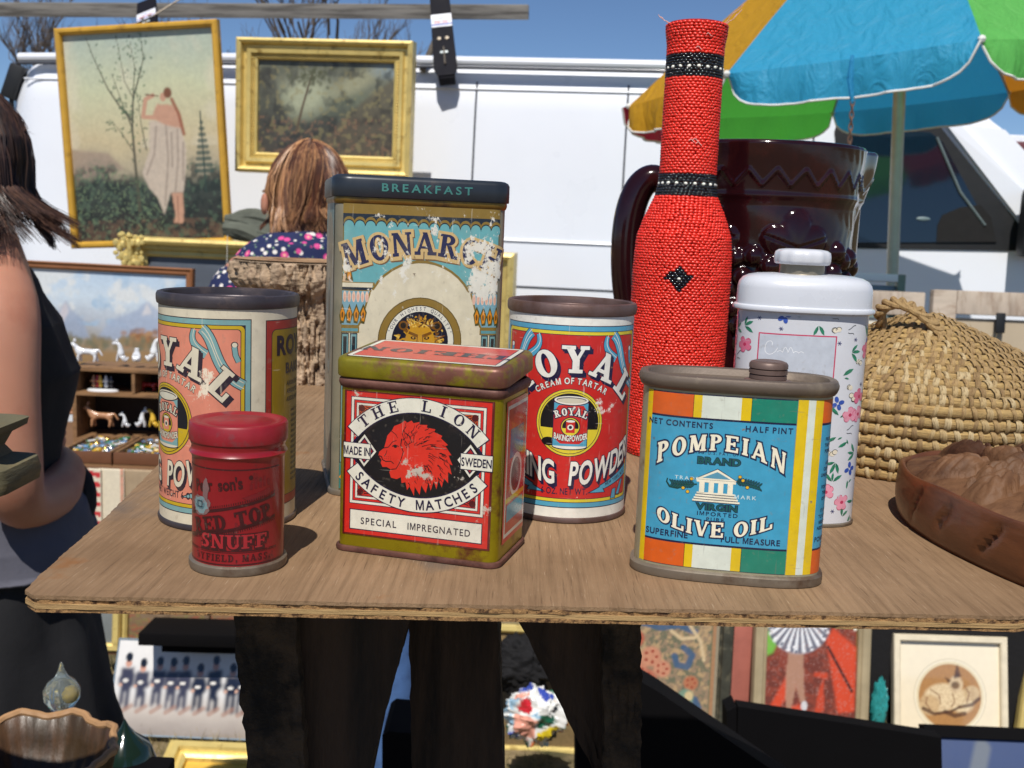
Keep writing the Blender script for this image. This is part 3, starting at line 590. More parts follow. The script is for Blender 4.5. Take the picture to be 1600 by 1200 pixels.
# ---- matches tin
li = empty('matches_tin', (-.0310, .4448, T), math.radians(-15.4), 'red and gold safety matches tin with a red lion head in a black oval', 'tin')
S = sec_rect(.0690, .0430, .0045)
GO = L(150, 140, 22, .75)
M_gold = mat('gold_lacquered_tin', L(168, 152, 24, .8), .3, .55, .2, 60, L(105, 62, 36), 55, (.54, .66), .2, 150, .0006)
M_goldworn = mat('gold_lacquer_rubbed_lid', L(150, 140, 26, .7), .42, .25, .3, 80, L(118, 74, 60), 60, (.43, .54), .3, 150, .0008)
M_rust = mat('rusted_seam', L(110, 72, 62), .6, .3, .3, 80, L(80, 48, 40), 60, (.45, .6), .4, 200, .0008)
loft(S, [(-.0002, .001), (-.0002, .0690)], 'body', M_gold, li, top=False)
loft(S, [(.0, 0), (.0010, .0003), (.0013, .0012), (.0010, .0022), (.0, .0025)], 'bottom_rim', M_rust, li, top=False)
loft(S, [(-.0002, .0678), (.0006, .0684), (.0012, .0700), (.0010, .0712), (.0004, .0718), (-.0004, .0722)], 'seam', M_rust, li, top=False, bot=False)
lid_ = loft(S, [(.0, .0716), (.0006, .0720), (.0014, .0724), (.0016, .0730), (.0015, .0783), (.0010, .0794), (.0002, .0800), (-.0006, .0802), (-.015, .0803)], 'lid', M_goldworn, li, bot=False)
MR = L(208, 40, 32, .95); MW = L(232, 228, 210, .92); MN = L(26, 20, 56); MO = L(222, 92, 36, .9)
p = Print(); w = 30.6
p.rect(-w-1.0, 7.3, w+1.0, 67.0, L(90, 20, 20), .6); p.rect(-w, 8.0, w, 66.4, MR, 1.2)
T1 = 64.6; B1_ = 20.4
for g, c, l_ in ((0, MN, 2), (.3, MW, 2.3), (1.3, MN, 2.6), (1.6, MR, 2.9), (2.4, MN, 3.2), (2.6, MW, 3.4), (3.4, MN, 3.7), (3.7, L(190, 40, 34), 4)):
    p.rect(-28.6+g, B1_+g, 28.6-g, T1-g, c, l_)
vc = 42.8
for sx_ in (-1, 1):
    for sy_ in (-1, 1):
        cx, cy = sx_*24.9, vc+sy_*18.2
        p.poly([(cx, cy), (cx-sx_*10.5, cy), (cx-sx_*8.8, cy-sy_*3.0), (cx-sx_*3.6, cy-sy_*7.2), (cx, cy-sy_*9.5)], MO if sy_ > 0 else L(200, 50, 36), 4.3)
        for k in range(6):
            a = math.radians(8+k*14.5); p.line([(cx-sx_*2.6*math.cos(a), cy-sy_*2.6*math.sin(a)), (cx-sx_*(8.6-1.4*math.sin(2*a))*math.cos(a), cy-sy_*8.2*math.sin(a))], .45, L(80, 14, 20), 4.6)
        p.ell(cx-sx_*1, cy-sy_*1, 1.4, 1.4, L(80, 14, 20), 4.6)
R1 = 38.6; cyt = vc-15.6; cyb = vc+15.6
def lens(Ro, off, n=30):
    P = []; h = off; half = math.acos(h/Ro)
    for i in range(n+1): a = PI/2-half+2*half*i/n; P.append((Ro*math.cos(a), vc-h+Ro*math.sin(a)))
    for i in range(n+1): a = -PI/2-half+2*half*i/n; P.append((Ro*math.cos(a), vc+h+Ro*math.sin(a)))
    return P
p.poly(lens(33.4, 15.8), MN, 4.8)
for s_ in (1, -1):
    c0 = vc-s_*15.6; a0_, a1_ = (40, 140) if s_ > 0 else (-140, -40)
    p.arc(0, c0, 39.0, 39.0, 6.5, 6.5, a0_-.6, a1_+.6, MN, 5.2); p.arc(0, c0, 38.6, 38.6, 5.7, 5.7, a0_, a1_, MW, 5.6, 26)
p.poly(lens(32.6, 15.8), BK, 5.4)
for s_ in (-1, 1):   # diamonds behind the side boxes
    cx = s_*22.4; p.poly([(cx-5.2, vc), (cx, vc+6.6), (cx+5.2, vc), (cx, vc-6.6)], MW, 6.2); p.poly([(cx-4.2, vc), (cx, vc+5.4), (cx+4.2, vc), (cx, vc-5.4)], MN, 6.5); p.poly([(cx-3.6, vc), (cx, vc+4.6), (cx+3.6, vc), (cx, vc-4.6)], L(150, 26, 30), 6.8)
    x0, x1 = (-31.4, -19.8) if s_ < 0 else (18.6, 31.4); p.rect(x0-.3, vc-3.7, x1+.3, vc+3.0, MN, 7.1); p.rect(x0, vc-3.4, x1, vc+2.7, MW, 7.4)
p.text('MADE IN', -25.6, vc-2.1, 3.5, MN, 8, 'sans', sx=.6, sp=.14, bold=.03); p.text('SWEDEN', 25., vc-2.1, 3.5, MN, 8, 'sans', sx=.64, sp=.14, bold=.03)
SS = (.2, .09, .08, .12)
def ring_text(txt, R_, c0, h, amid, up=True, font='serif', adv=None, sx=1., bold=0., col=MN, sp=1.):
    # each letter rotated on a circle
    n = len(txt); st_ = adv*sp
    for i, ch in enumerate(txt):
        a = (i-(n-1)/2)*st_
        if up: A = math.radians(amid)-a/R_; x, y, an = R_*math.cos(A), c0+R_*math.sin(A), A-PI/2
        else: A = math.radians(amid)+a/R_; x, y, an = (R_)*math.cos(A), c0+(R_)*math.sin(A), A+PI/2
        p.text(ch, x, y, h, col, 8, font, sx=sx, ang=an, st=SS, bold=bold)
ring_text('THE LION', 33.7, cyt, 4.5, 90, True, 'serif', 6.7, 1.1)
ring_text('SAFETY MATCHES', 37.6, cyb, 4.0, -90, False, 'sans', 4.3, .92, .025)
# lion head in profile, looking left
LR = L(214, 48, 34, .95); cx, cy = -1.0, vc-.2
head = [(-15.2, -1.2), (-14.9, .3), (-12.9, 2.0), (-12.2, 4.6), (-11.6, 7.2), (-9.6, 9.6), (-8.8, 11.3), (-6.0, 12.6), (-4.4, 13.9), (-3.2, 13.2), (-1.5, 14.2), (-.6, 13.2), (1.8, 13.9), (2.0, 12.8), (5.2, 13.0), (5.0, 11.9), (8.6, 11.6), (8.2, 10.4), (11.6, 9.2), (11.0, 8.2), (14, 5.8), (13.0, 5.2), (15.6, 1.8), (14.4, 1.6), (16.2, -2.2), (14.8, -1.8), (16.0, -6.0), (14.4, -5.0), (14.6, -9.6), (12.9, -7.8), (12.0, -11.6), (10.6, -8.6), (9.8, -12.6), (8.6, -9.4), (7.4, -13.4), (6.4, -10.0), (5.4, -14.6), (3.4, -11.6), (2.8, -15.6), (.6, -12.4), (.4, -16.2), (-1.6, -12.6), (-2.6, -14.2), (-3.4, -11), (-5, -11.6), (-5.4, -9.2), (-7.2, -10.2), (-9.6, -9.8), (-10.4, -7.6), (-9.8, -6.4), (-11.6, -5.6), (-13.4, -5.8), (-14.2, -4.2), (-13.8, -3.0)]
p.poly([(cx+x, cy+y) for x, y in head], LR, 7)
r = random.Random(11)
for i in range(95):
    a = r.uniform(-2.0, 2.5); rad = r.uniform(4.5, 12.5); x0 = 1.2+rad*math.cos(a)*1.05; y0 = rad*math.sin(a)*.95
    if x0 < -5.5 and y0 > -8: continue
    ln = r.uniform(1.5, 3.6); d = a-.5-.25*math.sin(a) if y0 > 0 else -1.2+.25*math.cos(a)+r.uniform(-.25, .25)
    q = [(cx+x0+ln*t_*math.cos(d)+.5*math.sin(6*t_+i)*.6, cy+y0+ln*t_*math.sin(d)) for t_ in (0, .35, .7, 1)]
    p.line(q, .34, BK, 7.5, .1)
for q, ww in (([(-13, 2), (-11, 2.6), (-9.4, 4.8), (-7.6, 5.6)], .35), ([(-9.4, 3.0), (-8.2, 3.7), (-6.6, 3.2)], .5), ([(-15, -1.3), (-13.9, -1.6), (-13.4, -2.8), (-12.0, -3.4), (-9.8, -3.1), (-8.6, -4.0)], .5), ([(-12.6, -1.2), (-12, -.2), (-11.6, 1.2)], .3), ([(-9.6, -6.4), (-7.6, -6.0), (-6.6, -4.4)], .4), ([(-5.4, 6.5), (-5.8, 3.8), (-4.6, 1.2), (-5.6, -2.2), (-6.6, -4.4)], .45), ([(-4.0, 9), (-2.2, 7.8), (-1.2, 5.4), (-2.8, 4.4), (-4.2, 6.0)], .45), ([(-9.9, 9.2), (-8.0, 8.0), (-7.2, 6.6)], .3)):
    p.line([(cx+x, cy+y) for x, y in q], ww, BK, 7.6, ww*.6)
p.ell(cx-8.1, cy+3.0, .7, .5, BK, 7.8, 0, 12)
for i in range(8): p.ell(cx-12.4+(i % 4)*.8, cy-2.2-.0*i-(i//4)*-.8, .14, .14, BK, 7.8, 0, 6)
# bottom box
p.rect(-28.4, 9.6, 28.4, 18.2, MN, 2); p.rect(-28.0, 10.0, 28.0, 17.8, MW, 2.4)
p.text('SPECIAL', -15.6, 12.2, 2.9, L(50, 45, 60), 3, 'sans', sx=.9, sp=.3, bold=.02); p.text('IMPREGNATED', 10.2, 12.2, 2.9, L(50, 45, 60), 3, 'sans', sx=.88, sp=.26, bold=.02)
# side panel seen edge on at the right
sx0 = 34.5+4
p.rect(sx0+1, 8, sx0+35, 66, MR, 1); p.rect(sx0+3, 10, sx0+33, 64, MW, 1.4); p.rect(sx0+4.5, 11.5, sx0+31.5, 62.5, L(190, 40, 34), 1.8); p.rect(sx0+8, 42, sx0+28, 54, L(30, 90, 130), 2.4); p.ell(sx0+18, 34, 9, 9, MW, 2.6); p.ell(sx0+18, 34, 7, 7, BK, 3); p.rect(sx0+6, 16, sx0+30, 23, L(60, 150, 170), 2.6); p.rect(sx0+4, 24, sx0+32, 26, YE, 2.6)
M_lip = print_mat('red_black_tin_litho', L(190, 180, 165), 90, (.715, .74), .3, .22, L(130, 100, 80), worn2=L(120, 95, 80), coat=.3, zones=[((-.003, -.0215, .043), .012, .15), ((.004, -.0215, .036), .009, .13), ((.033, -.010, .02), .03, .06), ((-.02, -.0215, .066), .03, .05)])
p.build('printed_label', M_lip, li, sec=S)
pl = Print(); pl.rect(-32.4, -19.4, 32.4, 19.4, MN, .4, 2); pl.rect(-32.0, -19.0, 32.0, 19.0, MW, .8, 2); pl.rect(-30.2, -17.2, 30.2, 17.2, MN, 1.2); pl.rect(-29.8, -16.8, 29.8, 16.8, L(214, 72, 56, .9), 1.6)
for t_, x in (('THE', -16.5), ('LION', 12)): pl.text(t_, -x, 2.6, 8.2, L(46, 34, 50), 2.4, 'serif', sx=1.35, sp=.25, st=(.26, .13, .11, .12), warp=lambda a, b: (-a, -b))
M_lid = print_mat('red_lid_litho', L(200, 170, 150), 80, (.66, .70), .3, .3, L(150, 110, 100), coat=.3)
lp_ = pl.build('printed_lid_panel', M_lid, li, plane=((0, 0, .08035), (1, 0, 0), (0, 1, 0)))
for o_ in (lid_, lp_): a_ = math.radians(4.2); o_.matrix_local = Matrix.Translation((0, -.0225, .0725)) @ Matrix.Rotation(a_, 4, 'X') @ Matrix.Translation((0, .0225, -.0725))
# ---- tall coffee tin
mo = empty('coffee_tin', (-.0545, .5665, T), math.radians(13), 'tall worn turquoise and cream coffee tin with a dark hinged lid and a lion roundel', 'tin')
S = sec_rect(.0835, .0760, .0075)
M_mob = mat('tarnished_cream_tin', L(150, 142, 120, .85), .42, .1, .15, 40, L(110, 112, 96), 30, (.5, .7), .1, 80, .0008)
M_mol = mat('dark_blue_tin_lid', L(42, 48, 56), .36, .1, .2, 50, L(86, 76, 70), 70, (.58, .70), .1, 80, .0006)
M_brass = mat('brass_lip', L(140, 110, 50), .35, .6, .2, 50, L(90, 70, 50), 50, (.5, .65), .1, 100, .0006)
loft(S, [(-.0002, .001), (-.0002, .1385)], 'body', M_mob, mo, top=False)
loft(S, [(0, 0), (.0012, .0003), (.0013, .0015), (.0010, .0024), (0, .0028)], 'bottom_rim', M_rimgrey, mo, top=False)
loft(S, [(-.0002, .1375), (.0004, .1382), (.0008, .1395), (.0006, .1408), (-.0004, .1412)], 'lip', M_brass, mo, top=False, bot=False)
loft(S, [(.0004, .1406), (.0014, .1408), (.0017, .1412), (.0017, .1487), (.0010, .1500), (-.0006, .1508), (-.002, .1510), (-.03, .1512)], 'lid', M_mol, mo, bot=False)
TQ = L(110, 178, 182, .9); OC = L(150, 122, 52, .8); DB = L(28, 40, 54); CE = L(226, 216, 188, .92)
p = Print(); X0, X1 = -38.2, 38.2
p.rect(X0, 3, X1, 132, L(120, 108, 60, .8), .5); p.rect(X0+.6, 3.4, X1-.6, 131.5, CE, 1)
p.rect(X0, 126.6, X1, 132.2, OC, 1.2); p.rect(X0, 120.5, X1, 126.6, DB, 1.6)
for i in range(15):
    u = -35.3+i*5.1; p.ell(u, 122.6, 2.62, 2.62, OC, 2, 0, 20)
for i in range(15):
    u = -35.3+i*5.1; p.ell(u, 121.2, 2.5, 2.7, DB, 2.4, 0, 20)
    p.ell(u, 120.7, 2.35, 2.6, TQ, 2.8, 0, 20)
# turquoise field with the arch cut out
ar = 27.0; ac = 79.0; P = [(X0+.6, 121.0), (X0+.6, 96)]
P += [(-32, 96)]+[(ar*math.cos(a), ac+ar*math.sin(a)) for a in [math.radians(148-116*i/28) for i in range(29)]]+[(32, 96), (X1-.6, 96), (X1-.6, 121.0)]
p.poly(P, TQ, 2.5)
p.arc(0, ac, ar+.8, ar+.8, 1.1, 1.1, 30, 150, OC, 3)
p.text('MONARCH', .3, 108.4, 10.6, L(40, 42, 78), 4, 'serif', sx=1.0, sp=.16, out=L(206, 176, 120), ow=1.25, shad=L(120, 90, 60), sh=(.5, -.5), curve=-.0052, rot=1.0, st=(.24, .13, .13, .10), grow=-.1)
for s_ in (-1, 1):
    X = lambda u: s_*u
    p.poly([(X(22.6), 96), (X(38.0), 96), (X(38.0), 94.4), (X(22.6), 94.4)], OC, 3.2); p.poly([(X(23.4), 95.6), (X(38), 95.6), (X(38), 92.4), (X(23.9), 92.4)], CE, 3.6); p.poly([(X(23.4), 93.6), (X(38), 93.6), (X(38), 92.3), (X(24.6), 92.3)], DB, 3.8)
    p.poly([(X(24.0), 92.4), (X(38), 92.4), (X(38), 75.0), (X(30.0), 75.0), (X(28.8), 77)], OC, 3.3); p.poly([(X(25.0), 91.9), (X(38), 91.9), (X(38), 76), (X(30.4), 76), (X(29.4), 78)], L(120, 165, 180), 3.7)
    for k in range(6): p.ell(X(26.2+k*2.1+.0), 89.2, .85, 2.6, L(232, 196, 170), 4, 0, 14); p.ell(X(26.2+k*2.1), 88.8, .5, 1.8, L(220, 170, 150), 4.3, 0, 12)
    for k in range(4):
        u = 27.8+k*3.3; P_ = [(X(u-1.7), 82-(.6*k)), (X(u), 86.0), (X(u+1.7), 82-(.6*k)), (X(u+1.2), 77), (X(u-.6), 76.6)]
        p.poly(P_, L(80, 76, 30), 4.5+k*.05); p.poly([(X(u-1.1), 81.6), (X(u), 84.4), (X(u+1.1), 81.6), (X(u+.7), 78), (X(u-.5), 77.6)], L(226, 142, 24, .9), 4.9+k*.05); p.ell(X(u), 80.6, .5, 1.5, L(110, 70, 20), 5.4, 0, 10)
    p.rect(min(X(29.6), X(38)), 72.4, max(X(29.6), X(38)), 75.2, OC, 3.9); p.rect(min(X(30.2), X(38)), 73.0, max(X(30.2), X(38)), 74.4, L(90, 150, 160), 4.3)
    for k in range(2):
        a, b = sorted((X(30.4+k*4.1), X(33.9+k*4.1))); p.rect(a, 16, b, 72.2, DB, 3.9); p.rect(a+.4, 16.4, b-.4, 71.6, L(110, 160, 165), 4.2); p.rect(a+.9, 16.8, b-.9, 70.6, DB, 4.5); p.rect(a+1.4, 17, b-1.4, 69.6, L(30, 36, 40), 4.8)
    p.rect(min(X(29.4), X(38)), 3.5, max(X(29.4), X(38)), 16, L(60, 120, 115), 4.9)
    for k in range(4): p.poly([(X(30.5+2*k), 14-3*(k % 2)), (X(32+2*k), 11-2*(k % 2)), (X(30.8+2*k), 8)], L(222, 140, 30), 5.3)
    # flame above each capital
    p.poly([(X(30.5), 96), (X(33), 96), (X(34.2), 103.5), (X(34.8), 107), (X(35.6), 103), (X(37.6), 99), (X(38), 96)], L(206, 176, 140), 3.4); p.poly([(X(32.8), 96.5), (X(33.8), 101), (X(35), 103.5), (X(36.2), 100), (X(36.6), 96.5)], L(90, 80, 40), 3.8); p.ell(X(34.8), 99, .9, 2.2, L(215, 140, 40), 4.2, 0, 12)
p.ell(0, 69, 20.6, 20.6, L(92, 74, 30), 3); p.ell(0, 69, 20.2, 20.2, L(140, 112, 48), 3.4); p.ell(0, 69, 17.0, 17.0, L(60, 50, 30), 3.8); p.ell(0, 69, 16.6, 16.6, MW, 4.2); p.ell(0, 69, 13.9, 13.9, L(24, 24, 40), 4.6)
SS = (.2, .09, .08, .12)
def rt(txt, R_, c0, h, adv):
    for i, ch in enumerate(txt):
        a = (i-(len(txt)-1)/2)*adv; A = PI/2-a/R_; p.text(ch, R_*math.cos(A), c0+R_*math.sin(A), h, L(60, 60, 90), 5, 'sans', sx=.85, ang=A-PI/2)
rt('"OUR HIGHEST QUALITY"', 14.5, 69, 1.75, 1.85)
# lion face
r = random.Random(4); YL = L(206, 150, 34, .9); YD = L(120, 76, 16); YH = L(238, 196, 90, .9)
for i in range(150):
    a = r.uniform(0, PI*2); rad = r.uniform(5.5, 12.0); x0, y0 = rad*math.cos(a), 69+rad*math.sin(a)*.96; d = a+r.uniform(-.4, .4); ln = r.uniform(1.5, 3.2)
    if math.hypot(x0+ln*math.cos(d), y0-69+ln*math.sin(d)) > 13.3: ln = .8
    p.line([(x0, y0), (x0+ln*math.cos(d)*.6, y0+ln*math.sin(d)*.6+.2), (x0+ln*math.cos(d), y0+ln*math.sin(d))], r.uniform(.9, 1.6), r.choice([YL, YL, YD, YH, L(170, 110, 24)]), 5.2+.004*i, .2)
p.ell(0, 68, 7.4, 9.2, YL, 6); p.ell(0, 63, 5.2, 5.0, L(225, 205, 170), 6.3); p.ell(-8.3, 76.2, 2.3, 2.2, YD, 6); p.ell(8.3, 76.2, 2.3, 2.2, YD, 6); p.ell(-8.3, 76.2, 1.4, 1.4, L(40, 30, 20), 6.3); p.ell(8.3, 76.2, 1.4, 1.4, L(40, 30, 20), 6.3)
for s_ in (-1, 1):
    p.poly([(s_*1.4, 70.6), (s_*5.8, 72.4), (s_*5.4, 73.6), (s_*1.2, 72)], YD, 6.6); p.ell(s_*3.3, 70.4, 1.3, .75, L(30, 20, 16), 6.9, s_*.15, 14); p.ell(s_*3.3, 70.5, .55, .5, L(190, 140, 60), 7.2, 0, 10); p.line([(s_*1.2, 72), (s_*1.5, 68), (s_*2.0, 64.6)], .5, YD, 6.6, .3)
p.poly([(-2.2, 65), (2.2, 65), (1, 62.8), (-1, 62.8)], L(60, 40, 36), 6.8); p.line([(0, 62.8), (0, 61), (-2.6, 60)], .4, L(60, 40, 36), 6.8); p.line([(0, 61), (2.6, 60)], .4, L(60, 40, 36), 6.8)
for i in range(14): p.line([(r.uniform(-6, 6), 75.5), (r.uniform(-7, 7), 79.5)], .8, r.choice([YL, YH, YD]), 6.7+.01*i, .15)
p.text('FINER FOODS', 0, 40, 4.2, L(40, 42, 78), 4, 'serif', sx=1., st=SS); p.text('COFFEE', 0, 26, 7, L(40, 42, 78), 4, 'serif', sx=1.1, st=(.24, .12, .1, .12), out=L(206, 176, 120), ow=.6)
# side panel (left, seen edge on)
sl_ = -(40.5-7.5)-12-61; uL = -39.5-6
p.rect(uL-62, 3.4, uL-1, 131.5, L(160, 152, 130, .85), .8); p.rect(uL-62, 105, uL-1, 131.5, L(120, 150, 150, .85), 1.2); p.rect(uL-62, 3.4, uL-1, 32, L(90, 120, 118, .8), 1.2)
p.ell(uL-31, 105, 30, 22, L(168, 160, 138, .85), 1.5); p.ell(uL-31, 72, 17, 24, L(96, 96, 84), 1.8); p.ell(uL-31, 72, 16, 23, L(150, 158, 148, .9), 2.1); p.ell(uL-31, 72, 12, 18, L(100, 92, 70), 2.4)
for k in range(9): p.line([(uL-31+(k-4)*3, 104), (uL-31+(k-4)*5.5, 124)], 1.6, L(150, 140, 130), 1.9, .8)
p.ell(uL-31, 32, 24, 16, L(168, 160, 138, .85), 1.5)
M_mop = print_mat('worn_coffee_litho', L(226, 222, 208), 110, (.66, .69), .38, .28, L(150, 135, 100), worn2=L(110, 92, 76), coat=.1, stretch=(1, 1, .8),
    zones=[((.029, -.038, .114), .022, .17), ((.034, -.038, .106), .019, .22), ((-.020, -.038, .117), .017, .12), ((.0, -.038, .115), .045, .08), ((-.034, -.038, .111), .014, .13), ((.036, -.038, .128), .014, .10), ((-.006, -.038, .110), .014, .12)])
p.V = [(x, float(np.interp(y, [0, 16, 50, 106, 110, 132.2, 140], [0, 16, 55.8, 111.8, 117.3, 138.6, 146])), z) for x, y, z in p.V]
p.build('printed_label', M_mop, mo, sec=S)
Sl = sec_rect(.0835+.0034, .0760+.0034, .0092); p = Print()
p.text('BREAKFAST', 1.5, 143.9, 3.7, L(66, 128, 122), 2, 'sans', sx=1.25, sp=.38, bold=.03)
p.build('printed_lid_text', print_mat('lid_ink', L(50, 60, 70), 90, (.66, .7), .4, .3, L(40, 50, 60)), mo, sec=Sl)
mo.scale = (1, 1, 1.032)
# ================================================================== beaded bottle
bo = empty('beaded_bottle', (.0995, .6600, T), 0, 'tall long necked bottle covered in red beads with black and white beaded bands', 'bottle', rot=(0, math.radians(0.0), 0))
PB = [(.0264, 0), (.0277, .004), (.0279, .03), (.0283, .06), (.0285, .09), (.0286, .110), (.0281, .122), (.0272, .132), (.0240, .142), (.0205, .150), (.0178, .156), (.0165, .162), (.0160, .170), (.0160, .20), (.0159, .235), (.0160, .243), (.0170, .250), (.0174, .2555)]
def rad(z): return float(np.interp(z, [q[1] for q in PB], [q[0] for q in PB]))
MB().lathe([(r-.0009, z) for r, z in PB]+[(.0145, .2560), (.0115, .2545), (.0110, .225)], 48).build('bottle', mat('red_thread_backing', L(170, 26, 24), .6), bo)
def beads(name, pts, m, sx=1.): 
    """pts: (angle, z, radius); every bead is a little barrel lying round the bottle"""
    n, k = 8, 5; U = []
    for i in range(k):
        a = -1+2*i/(k-1)
        for j in range(n): q = 2*PI*j/n; rr_ = math.sqrt(max(.0, 1-(a*.86)**2)); U.append((a, rr_*math.cos(q), rr_*math.sin(q)))
    U = np.array(U); F = [(i*n+j, i*n+(j+1) % n, (i+1)*n+(j+1) % n, (i+1)*n+j) for i in range(k-1) for j in range(n)]+[tuple(range(n))[::-1], tuple((k-1)*n+j for j in range(n))]
    A = np.array([p[0] for p in pts]); Z = np.array([p[1] for p in pts]); Rr = np.array([p[2] for p in pts]); N_ = len(pts)
    s = 1+rng.normal(0, .06, (N_, 1)); tl = rng.normal(0, .12, (N_, 1)); A = A+rng.normal(0, .006, N_); Z = Z+rng.normal(0, .00012, N_)
    t_ = U[None, :, 0]*.00136*s*sx; o_ = U[None, :, 1]*.00092*s; h_ = U[None, :, 2]*.00100*s+U[None, :, 0]*.00128*tl
    r_ = Rr[:, None]+o_+.0002; X = r_*np.cos(A)[:, None]-t_*np.sin(A)[:, None]; Y = r_*np.sin(A)[:, None]+t_*np.cos(A)[:, None]; Zz = Z[:, None]+h_
    V = np.stack([X, Y, Zz], -1).reshape(-1, 3); me = bpy.data.meshes.new(name); FF = []
    m0 = len(U); FF = [tuple(i+b*m0 for i in f) for b in range(N_) for f in F]
    me.from_pydata(V.tolist(), [], FF); me.polygons.foreach_set('use_smooth', [True]*len(me.polygons)); me.materials.append(m)
    o = bpy.data.objects.new(name, me); COL.objects.link(o); o.parent = bo; tag(o, kind='stuff'); return o
RB, KB, WB = [], [], []; z = .0012; row = 0; DA = math.radians(-101)
while z < .2555:
    R_ = rad(z); n = int(2*PI*R_/.00262); n = max(36, n)
    for j in range(n):
        a = 2*PI*(j+.5*(row % 2))/n; zz = z
        blk = (.2235 < zz < .2365) or (.1565 < zz < .1695)
        if blk:
            mid = .2300 if zz > .2 else .1630
            if abs(zz-mid) < .00085 and j % 2 == 0: WB.append((a, zz, R_+.0002))
            else: KB.append((a, zz, R_))
        else:
            d = math.atan2(math.sin(a-DA), math.cos(a-DA))*R_
            if abs(d)/.0085+abs(zz-.1085)/.0078 < 1:
                (WB if abs(d) < .0010 and abs(zz-.1085) < .0012 else KB).append((a, zz, R_+.0001))
            else: RB.append((a, zz, R_))
    z += .00162; row += 1
M_bead = mat('red_glass_beads', L(232, 52, 36, .98), .32, 0, .15, 25, bmp=0, spec=.55)
M_bk = mat('black_glass_beads', L(14, 14, 20), .12, 0, .1, 25, spec=.8); M_bw = mat('white_glass_beads', L(232, 232, 222), .2, 0, .05, 25)
beads('red_beads', RB, M_bead); beads('black_beads', KB, M_bk); beads('white_beads', WB, M_bw, .8)
tt = MB(); r = random.Random(9)
for a0_, ln in ((-.6, .012), (-.5, .009), (-.4, .007), (3.3, .007), (3.45, .005)):
    P = [(.0172*math.cos(a0_), .0172*math.sin(a0_), .2548)]
    for i in range(6): P.append((P[-1][0]+ln/6*math.cos(a0_)+r.uniform(-.0006, .0006), P[-1][1]+ln/6*math.sin(a0_), P[-1][2]+ln/6*.8+r.uniform(-.0006, .0006)))
    tt.tube(P, .00022, 5)
for a0_, zz in ((-1.7, .2395), (-1.4, .247), (-1.62, .188), (-1.5, .186), (-1.75, .1875)):
    q = [((rad(zz)+.0013)*math.cos(a0_+k*.05), (rad(zz)+.0013)*math.sin(a0_+k*.05), zz+.0009*math.sin(k*1.3)) for k in range(5)]; tt.tube(q, .0002, 5)
tag(tt.build('loose_threads', mat('pink_thread', L(235, 190, 180), .8), bo), kind='stuff')
# ================================================================== brown glazed pitcher
pi_ = empty('pitcher', (.1655, .7600, T), 0, 'big dark brown glazed pitcher with moulded grapes and a zigzag border, behind the tins', 'pitcher')
nz, na = 190, 300; H = .193; Zs = np.linspace(0, 1, nz); An = np.linspace(0, 2*PI, na, endpoint=False)
ZZ, AA = np.meshgrid(Zs, An, indexing='ij')
prof = np.interp(ZZ, [0, .01, .05, .5, .80, .83, .97, 1], [.058, .061, .062, .0630, .0630, .0640, .0665, .0670])
RR = prof.copy(); zm = ZZ*H
def sst(x, a, b): t = np.clip((x-a)/(b-a), 0, 1); return t*t*(3-2*t)
Ad = np.angle(np.exp(1j*(AA-math.radians(-90)))); arc_ = Ad*.066
zz_ = np.abs(((arc_/.0182) % 1)-.5)*2; tri = .1660+.0105*zz_
RR += .0013*np.exp(-((zm-tri)/.0010)**2); RR += .0013*np.exp(-((zm-.1600)/.0014)**2); RR -= .0008*np.exp(-((zm-.1600)/.0012)**2)
rg = random.Random(2); gr = []
for cx_ in (-.012, .072, -.095):
    for i, (gx, gz) in enumerate([(0, .118), (-.012, .116), (-.022, .108), (.011, .112), (-.006, .104), (-.017, .096), (.006, .100), (0, .088), (-.012, .084), (.009, .088), (-.005, .074), (.004, .078), (-.002, .062), (-.020, .122), (-.027, .098)]):
        gr.append((gx+cx_, gz+.004, .0066))
gh = np.zeros_like(RR)
for gx, gz, rr_ in gr:
    dd = ((arc_-gx)**2+(zm-gz)**2)/rr_**2; gh = np.maximum(gh, np.where(dd < 1, .0052*np.sqrt(np.clip(1-dd, 0, 1)), 0))
lf = np.zeros_like(RR)
for lx, lz, la, ls in ((.016, .128, .3, .030), (.036, .100, -.9, .026), (-.045, .132, 2.6, .028), (-.05, .1, 3.6, .024)):
    u = (arc_-lx)*math.cos(la)+(zm-lz)*math.sin(la); v = -(arc_-lx)*math.sin(la)+(zm-lz)*math.cos(la); th = np.arctan2(v, u); r_ = np.hypot(u, v)/(ls*(.55+.25*np.abs(np.cos(2.5*th))))
    q = np.clip(1-r_, 0, 1)**.35*.0034*(r_ < 1)-.0013*np.exp(-((np.sin(2.5*th)*r_*ls)/.0012)**2)*(r_ < .95); lf = np.maximum(lf, q)
RR += np.maximum(gh, lf); RR += .0006*np.sin(AA*3+zm*60)*np.sin(zm*90+AA)+.00012*np.sin(arc_*700+np.sin(zm*300)*1.2)*np.exp(-((Ad-1.15)/.35)**2)
X = RR*np.cos(AA); Y = RR*np.sin(AA)
sp = np.exp(-((np.angle(np.exp(1j*(AA-math.radians(24)))))/.24)**2)*sst(ZZ, .45, 1.0)      # pouring lip towards +x
X = X+.0240*sp; Y = Y+.012*sp; Zf = zm+.0015*sp-.002*(X/.07)*sst(ZZ, .9, 1)*0
V = np.stack([X, Y, Zf], -1).reshape(-1, 3).tolist(); F = [(i*na+j, i*na+(j+1) % na, (i+1)*na+(j+1) % na, (i+1)*na+j) for i in range(nz-1) for j in range(na)]
